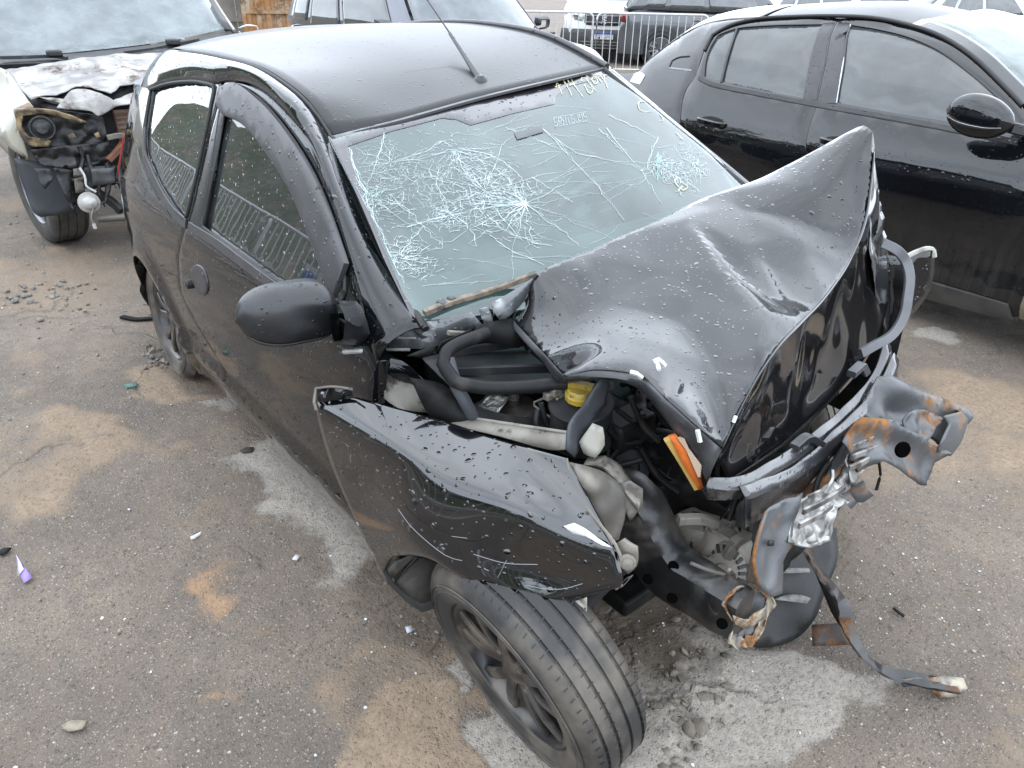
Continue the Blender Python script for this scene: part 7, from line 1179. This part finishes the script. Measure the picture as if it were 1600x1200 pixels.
# ---------------------------------------------------------------- crowd barriers
M_GALV = mat('galvanised_tube', (.75, .76, .77), .4, metal=.3, c2=(.6, .61, .62), sc=9.)
BW, BH, NB = 2.02, 1.08, 14
def bar_mesh():
    v, f = sweep_vf([(0, 0, .14), (0, 0, BH-.015)], circ(.008, 6), n=2); me = bpy.data.meshes.new('bar'); me.from_pydata([tuple(map(float, q)) for q in v], [], f); me.materials.append(M_GALV); return me
BM = bar_mesh()
def frame_path():
    r = .11; P = []
    for cx, cz, a0 in ((-BW/2+r, BH-r, 180), (BW/2-r, BH-r, 90)):
        P += [(cx+r*math.cos(R(a)), 0, cz+r*math.sin(R(a))) for a in np.linspace(a0, a0-90, 8)]
    return [(-BW/2, 0, .03)]+P+[(BW/2, 0, .03)]
def barrier(label, c, ang, sign=False):
    t = thing('crowd_barrier', label, 'barrier', c, Matrix.Rotation(ang, 3, 'Z'), 'galvanised crowd barriers')
    tube('frame', frame_path(), .019, M_GALV, t, n=0, sides=8); tube('bottom_rail', [(-BW/2, 0, .14), (BW/2, 0, .14)], .014, M_GALV, t, n=2, sides=8)
    for i in range(NB):
        o = bpy.data.objects.new('bar', BM); COL.objects.link(o); o.parent = t; o.location = (-BW/2+BW*(i+1)/(NB+1), 0, 0)
    for s in (-.7, .7): bar('foot', [(s, -.28, .012), (s, 0, .05), (s, .28, .012)], .05, .02, M_GALV, t)
    if sign:
        sg = box('sign_plate', (sign, -.02, .72), (.34, .006, .24), M_WHITE, t)
        o = lathe('sign_oval', [(.0, .003), (.075, .003), (.085, .0)], (sign, .0, .72), (0, 1, 0), M_PLBL, sg, 24); o.scale = (1.6, 1, .8); o.location = (sign*(1-1.6), .0, .72*.2)
    return t
cpx = (-9.2555,9.8932,0.1000); fx, rx = np.array((-.776, .631)), np.array((.631, .776))
for k, lb_ in ((-1.03, 'galvanised barrier in front of the white van, nearest the slate estate'), (0, 'galvanised barrier in front of the grey crossover wheel'), (1.05, 'galvanised barrier half hidden by the rear of the black saloon'), (2.1, 'galvanised barrier wholly behind the black saloon roof')):
    q = V3((cpx[0], cpx[1]))+rx*2.02*k*(1 if k < 2 else 1)+fx*(.10 if k else 0); barrier(lb_, (q[0], q[1], 0), math.atan2(.776, .631)+R(random.uniform(-1.5, 1.5)))
for i, d_ in enumerate((20.5, 21.2, 22.)):
    q = at_ground(d_, .535+.095*i); barrier(('pale barrier far beyond the saloon windscreen, first of three', 'pale barrier far beyond the saloon windscreen, middle of three', 'pale barrier far beyond the saloon windscreen, last of three')[i], (q[0], q[1], 0), math.atan2(.776, .631))
# barriers and planted bank on the near side, which the flank and windows of the wreck mirror
for i in range(7):
    x = -11.2+2.12*i; barrier(('first', 'second', 'third', 'fourth', 'fifth', 'sixth', 'seventh')[i]+' barrier along the grass bank, counted from the pickup', (x, -3.0+.05*math.sin(i*2.3), 0), R(1.5*math.sin(i*1.7)), sign=.25 if i in (3,) else False)
def BKH(x): return 1+2.2*min(max((-6.5-x)/5., 0), 1)
bk = loft('grass_bank', [[(x, -5.3+.2*math.sin(x*.7), .0-.02) for x in np.arange(-26, 13, 2.)], [(x, -6.3, (.35+.08*math.sin(x*1.3))*BKH(x)) for x in np.arange(-26, 13, 2.)], [(x, -7.6, (.95+.1*math.sin(x*.9))*BKH(x)) for x in np.arange(-26, 13, 2.)], [(x, -9.3, (1.2+.1*math.sin(x*1.1))*BKH(x)) for x in np.arange(-26, 13, 2.)]], mat('rough_grass', (.04, .075, .024), .9, c2=(.12, .115, .055), sc=4., lo=.4, hi=.62, c3=(.26, .19, .12), sc3=1.4, lo3=.50, hi3=.62, bumps=.03, bsc=20.), None, nu=60, nv=20, solid=0); kind(bk, 'structure')
kb_ = box('kerb', (-7., -4.7, .07), (40., .22, .16), mat('pale_kerb', (.60, .59, .56), .8, c2=(.45, .44, .41), sc=3.), None, bev=.02); kind(kb_, 'structure')
def leafmass(name, c, s, n, m, par=None, sz=.11):
    b = MB()
    for k in range(n):
        d = V3([random.gauss(0, 1) for _ in range(3)]); d /= np.linalg.norm(d); p = V3(c)+d*V3(s)*random.uniform(.55, 1.02)*(1+.25*noise.noise(Vector(d)*2.5)); u = basis([random.gauss(0, 1) for _ in range(3)]); a = sz*random.uniform(.6, 1.3)
        b.add(([p+u[:, 0]*a, p+u[:, 1]*a*.5, p-u[:, 0]*a, p-u[:, 1]*a*.5], [(0, 1, 2, 3)]))
    return b.build(name, m, par, None)
M_LEAF = mat('dark_foliage', (.030, .055, .018), .6, c2=(.055, .085, .028), sc=3.)
random.seed(4)
for i, (x, y, h) in enumerate(((-15., -9.3, 2.8), (-11.6, -9.5, 3.0), (-8.6, -9.2, 2.0), (-5.4, -9.6, 1.3), (-1.3, -9.3, .9), (2.9, -9.6, 1.1))):
    t = thing('bank_shrub', ('broad', 'tall', 'small', 'ragged', 'low', 'leaning')[i]+' dark green shrub growing along the top of the grass bank', 'shrub', (x, y, BKH(x)), None, 'shrubs along the bank')
    leafmass('foliage', (0, 0, h*.5), (1.7, .9, h*.55), 900, M_LEAF, t, .14); tube('stem', [(0, 0, -.1), (.05, 0, h*.5)], .07, M_DARK, t, n=3)
# ---------------------------------------------------------------- yard wall and rusty container beyond the pickup
wa, wb = at_ground(26., -.56), at_ground(26.5, -.215); 
def conc_mat(): return mat('stained_concrete_wall', (.30, .28, .25), .85, c2=(.42, .40, .36), sc=.9, lo=.35, hi=.65, c3=(.14, .13, .115), sc3=.6, lo3=.5, hi3=.7, bumps=.01, bsc=6.)
d = V3(wb)-V3(wa); wlen = np.linalg.norm(d); wth = math.atan2(d[1], d[0]); wall = thing('concrete_yard_wall', 'stained grey concrete wall along the yard behind the burnt pickup', 'wall', tuple((V3(wa)+V3(wb))/2), Matrix.Rotation(wth, 3, 'Z'))
nP = 9
for k in range(nP): box('panel', (-wlen/2+wlen*(k+.5)/nP, 0, 1.5), (wlen/nP-.03, .18, 3.0), conc_mat(), wall)
box('coping', (0, 0, .35), (wlen, .26, .12), conc_mat(), wall); box('coping', (0, 0, 3.06), (wlen, .30, .12), conc_mat(), wall)
M_RC = mat('rust_orange_container', (.42, .19, .055), .65, c2=(.50, .40, .28), sc=1.6, c3=(.20, .085, .03), sc3=1.3, lo3=.48, hi3=.62, bumps=.004, bsc=20.)
cq = at_ground(24.5, -.293); ct = thing('rusty_container', 'rust-streaked orange steel container standing at the end of the concrete wall', 'container', cq, Matrix.Rotation(.888139+.29, 3, 'Z'))
box('shell', (0, 1.2, 1.3), (1.35, 2.4, 2.6), M_RC, ct)
for k in range(5): box('corrugation', (-.54+.27*k, -.02, 1.3), (.13, .05, 2.35), M_RC, ct)
for z in (.10, .62, 2.5): box('frame_rail', (0, -.04, z), (1.35, .08, .10), M_RC, ct)
for x in (-.66, .66): box('corner_post', (x, -.04, 1.3), (.10, .1, 2.6), M_RC, ct)

# ---------------------------------------------------------------- litter and loose stones
M_PUR = mat('purple_card', (.36, .26, .62), .6); M_PUR2 = mat('pale_lilac', (.72, .66, .80), .6); M_WSH = mat('white_shard', (.74, .74, .72), .4); M_STONE = mat('pale_stone', (.36, .33, .29), .8, c2=(.24, .22, .19), sc=30.)
def gp_(q, z=0.): return V3(q)+np.array((0, 0, z))
pur = patch('purple_scrap', [gp_((-1.3640,-1.6136,0.0100), .012), gp_((-1.3850,-1.6034,0.0100), .045), gp_((-1.3082,-1.5825,0.0100), .004), gp_((-1.2999,-1.6080,0.0100), .002)], M_PUR, None, step=.02, solid=.002, smooth=False); tag(pur, 'small folded purple and lilac scrap of card on the asphalt', 'litter')
patch('lilac_face', [gp_((-1.3736,-1.6121,0.0100), .016), gp_((-1.3883,-1.6029,0.0100), .05), gp_((-1.3401,-1.5964,0.0100), .024), gp_((-1.3374,-1.6159,0.0100), .008)], M_PUR2, pur, step=.02, solid=.001, smooth=False)
sh = patch('white_shard', [(-1.2113,-1.1390,0.0120), (-1.2148,-1.1169,0.0120), (-1.2098,-1.1006,0.0180), (-1.2084,-1.1075,0.0060), (-1.2030,-1.1286,0.0040), (-1.2036,-1.1385,0.0060)], M_WSH, None, step=.02, solid=.003, smooth=False); tag(sh, 'thin white plastic sliver on open asphalt left of the car', 'litter')
sh = patch('white_shard', [(-0.9053,-0.9179,0.0120), (-0.9177,-0.8992,0.0120), (-0.9038,-0.8899,0.0140), (-0.8965,-0.9052,0.0060)], M_WSH, None, step=.02, solid=.003, smooth=False); tag(sh, 'small white shard lying by the pale concrete strip under the sill', 'litter')
sh = patch('white_shard', [(-0.4400,-0.7798,0.0120), (-0.4333,-0.7623,0.0140), (-0.4192,-0.7672,0.0060), (-0.4211,-0.7854,0.0060)], mat('bluish_shard', (.55, .60, .66), .3), None, step=.02, solid=.003, smooth=False); tag(sh, 'bluish white shard on dark soil behind the front wheel', 'litter')
te = patch('teal_scrap', [(-2.4405,-1.0384,0.0120), (-2.4354,-1.0035,0.0160), (-2.4122,-0.9804,0.0120), (-2.4067,-1.0050,0.0060), (-2.4249,-1.0333,0.0040)], mat('teal_wrapper', (.07, .17, .15), .5), None, step=.02, solid=.002); tag(te, 'crumpled teal wrapper on sand by the flat rear tyre', 'litter')
lf = patch('dead_leaf', [(-0.3282,-0.7841,0.0100), (-0.3387,-0.7516,0.0140), (-0.3445,-0.7195,0.0180), (-0.3366,-0.7316,0.0100), (-0.3279,-0.7633,0.0060)], mat('brown_leaf', (.16, .11, .065), .8), None, step=.02, solid=.001); tag(lf, 'curled brown leaf lying behind the front tyre', 'leaf')
lf = patch('flat_stone_chip', [(-0.6895,-1.6235,0.0080), (-0.6861,-1.6001,0.0120), (-0.6598,-1.5692,0.0120), (-0.6468,-1.5856,0.0100), (-0.6640,-1.6146,0.0060)], mat('sandy_chip', (.36, .31, .23), .8, c2=(.25, .21, .16), sc=60.), None, step=.03, solid=.006); tag(lf, 'flat sandy flake of concrete near the bottom left corner', 'stone')
bw = patch('black_scrap', [(-1.5126,-1.6544,0.0080), (-1.5198,-1.6310,0.0120), (-1.5049,-1.6116,0.0120), (-1.4939,-1.6250,0.0080), (-1.4920,-1.6436,0.0060)], M_GUTS, None, step=.03, solid=.004); tag(bw, 'black plastic strip at the left edge above the purple scrap', 'litter')
bw = patch('oil_rag', [(-1.6214,-0.8144,0.0060), (-1.6268,-0.7888,0.0080), (-1.6071,-0.7627,0.0080), (-1.5856,-0.7819,0.0060), (-1.5980,-0.8107,0.0050)], mat('dark_brown_rag', (.05, .04, .035), .9), None, step=.03, solid=.004); tag(bw, 'small dark brown scrap on the pale concrete beside the door', 'litter')
st = bar('thin_stick', [(0.3910,0.4327,0.0060), (0.4140,0.4254,0.0080), (0.4281,0.4259,0.0060)], .008, .006, M_GUTS, None); tag(st, 'thin dark stick on the asphalt right of the hanging cross-member', 'stick')
st = bar('thin_stick', [(-3.2545,-0.8403,0.0100), (-3.1640,-0.7824,0.0120), (-3.1366,-0.7086,0.0100)], .03, .012, M_GUTS, None); tag(st, 'dark stick lying on dirt left of the rear wheel', 'stick')
# gravel crumbs and broken asphalt as one mass each
ICO = None
def pebble(c, s, fl=.7):
    global ICO
    if ICO is None:
        bm = bmesh.new(); bmesh.ops.create_icosphere(bm, subdivisions=1, radius=1.); ICO = (V3([tuple(v.co) for v in bm.verts]), [tuple(v.index for v in f.verts) for f in bm.faces]); bm.free()
    v = ICO[0]*(1+np.random.RandomState(random.randrange(1 << 30)).uniform(-.28, .28, (len(ICO[0]), 1))); B = basis([random.gauss(0, .4), random.gauss(0, .4), 1], [random.gauss(0, 1), random.gauss(0, 1), .1])
    return (v*np.array((.62, .5, .5*fl))*s)@B.T+V3(c), ICO[1]
random.seed(9); b = MB()
for k in range(2600):
    x = random.uniform(-6., 1.3); y = random.uniform(-2.6, 2.4); s = .0025+.009*random.random()**4*(1+.25*abs(x))
    b.add(pebble((x, y, s*.2+.002), s))
o = kind(b.build('gravel_crumbs', M_STONE, None, None), 'stuff')
b = MB()
for a, c, n, s0 in (((-3.9481,-1.2038,0.0000), .16, 26, .04), ((-3.8430,-0.9748,0.0000), .12, 16, .03), ((-3.7162,-1.0493,0.0000), .22, 24, .025), ((-3.4120,-0.6324,0.0000), .12, 16, .025), ((-2.6530,-0.8331,0.0000), .08, 40, .025), ((-0.3264,-0.7301,-0.0000), .12, 60, .012)):
    for k in range(n):
        s = s0*random.uniform(.25, 1); b.add(pebble((a[0]+random.gauss(0, c), a[1]+random.gauss(0, c*.6), s*.2), s))
kind(b.build('loose_rubble', mat('grey_rubble', (.20, .18, .155), .9, c2=(.30, .28, .25), sc=20.), None, None), 'stuff')
b = MB()
for k in range(150):
    t = random.random(); px_ = V3((0.0975,-0.0836,0.0000))*(1-t)+V3((0.3336,-0.5237,0.0000))*t; s = random.choice((.006, .008, .010, .014, .02, .036))*random.uniform(.7, 1.2); b.add(pebble((px_[0]+random.gauss(0, .045), px_[1]+random.gauss(0, .05), .012-s*.06), s, .5))
kind(b.build('broken_asphalt', mat('broken_asphalt_clods', (.20, .172, .14), .9, c2=(.30, .26, .21), sc=25., bumps=.004, bsc=90.), None, 60), 'stuff')

b = MB(); random.seed(77)
for k in range(260):     # glass crumbs and paint flakes shed under the nose and along the sill
    t = random.random(); a = V3((-0.3346,-0.7027,0.0000))*(1-t)+V3((0.2683,0.6069,0.0000))*t; b.add(pebble((a[0]+random.gauss(0, .22), a[1]+random.gauss(0, .22), .004), random.uniform(.003, .008), .4))
for k in range(160): b.add(pebble((random.uniform(-4, .9), random.uniform(-2.2, 1.8), .004), random.uniform(.004, .010), .35))
kind(b.build('glass_crumbs', mat('glass_crumb', (.75, .80, .80), .3), None, 60), 'stuff')
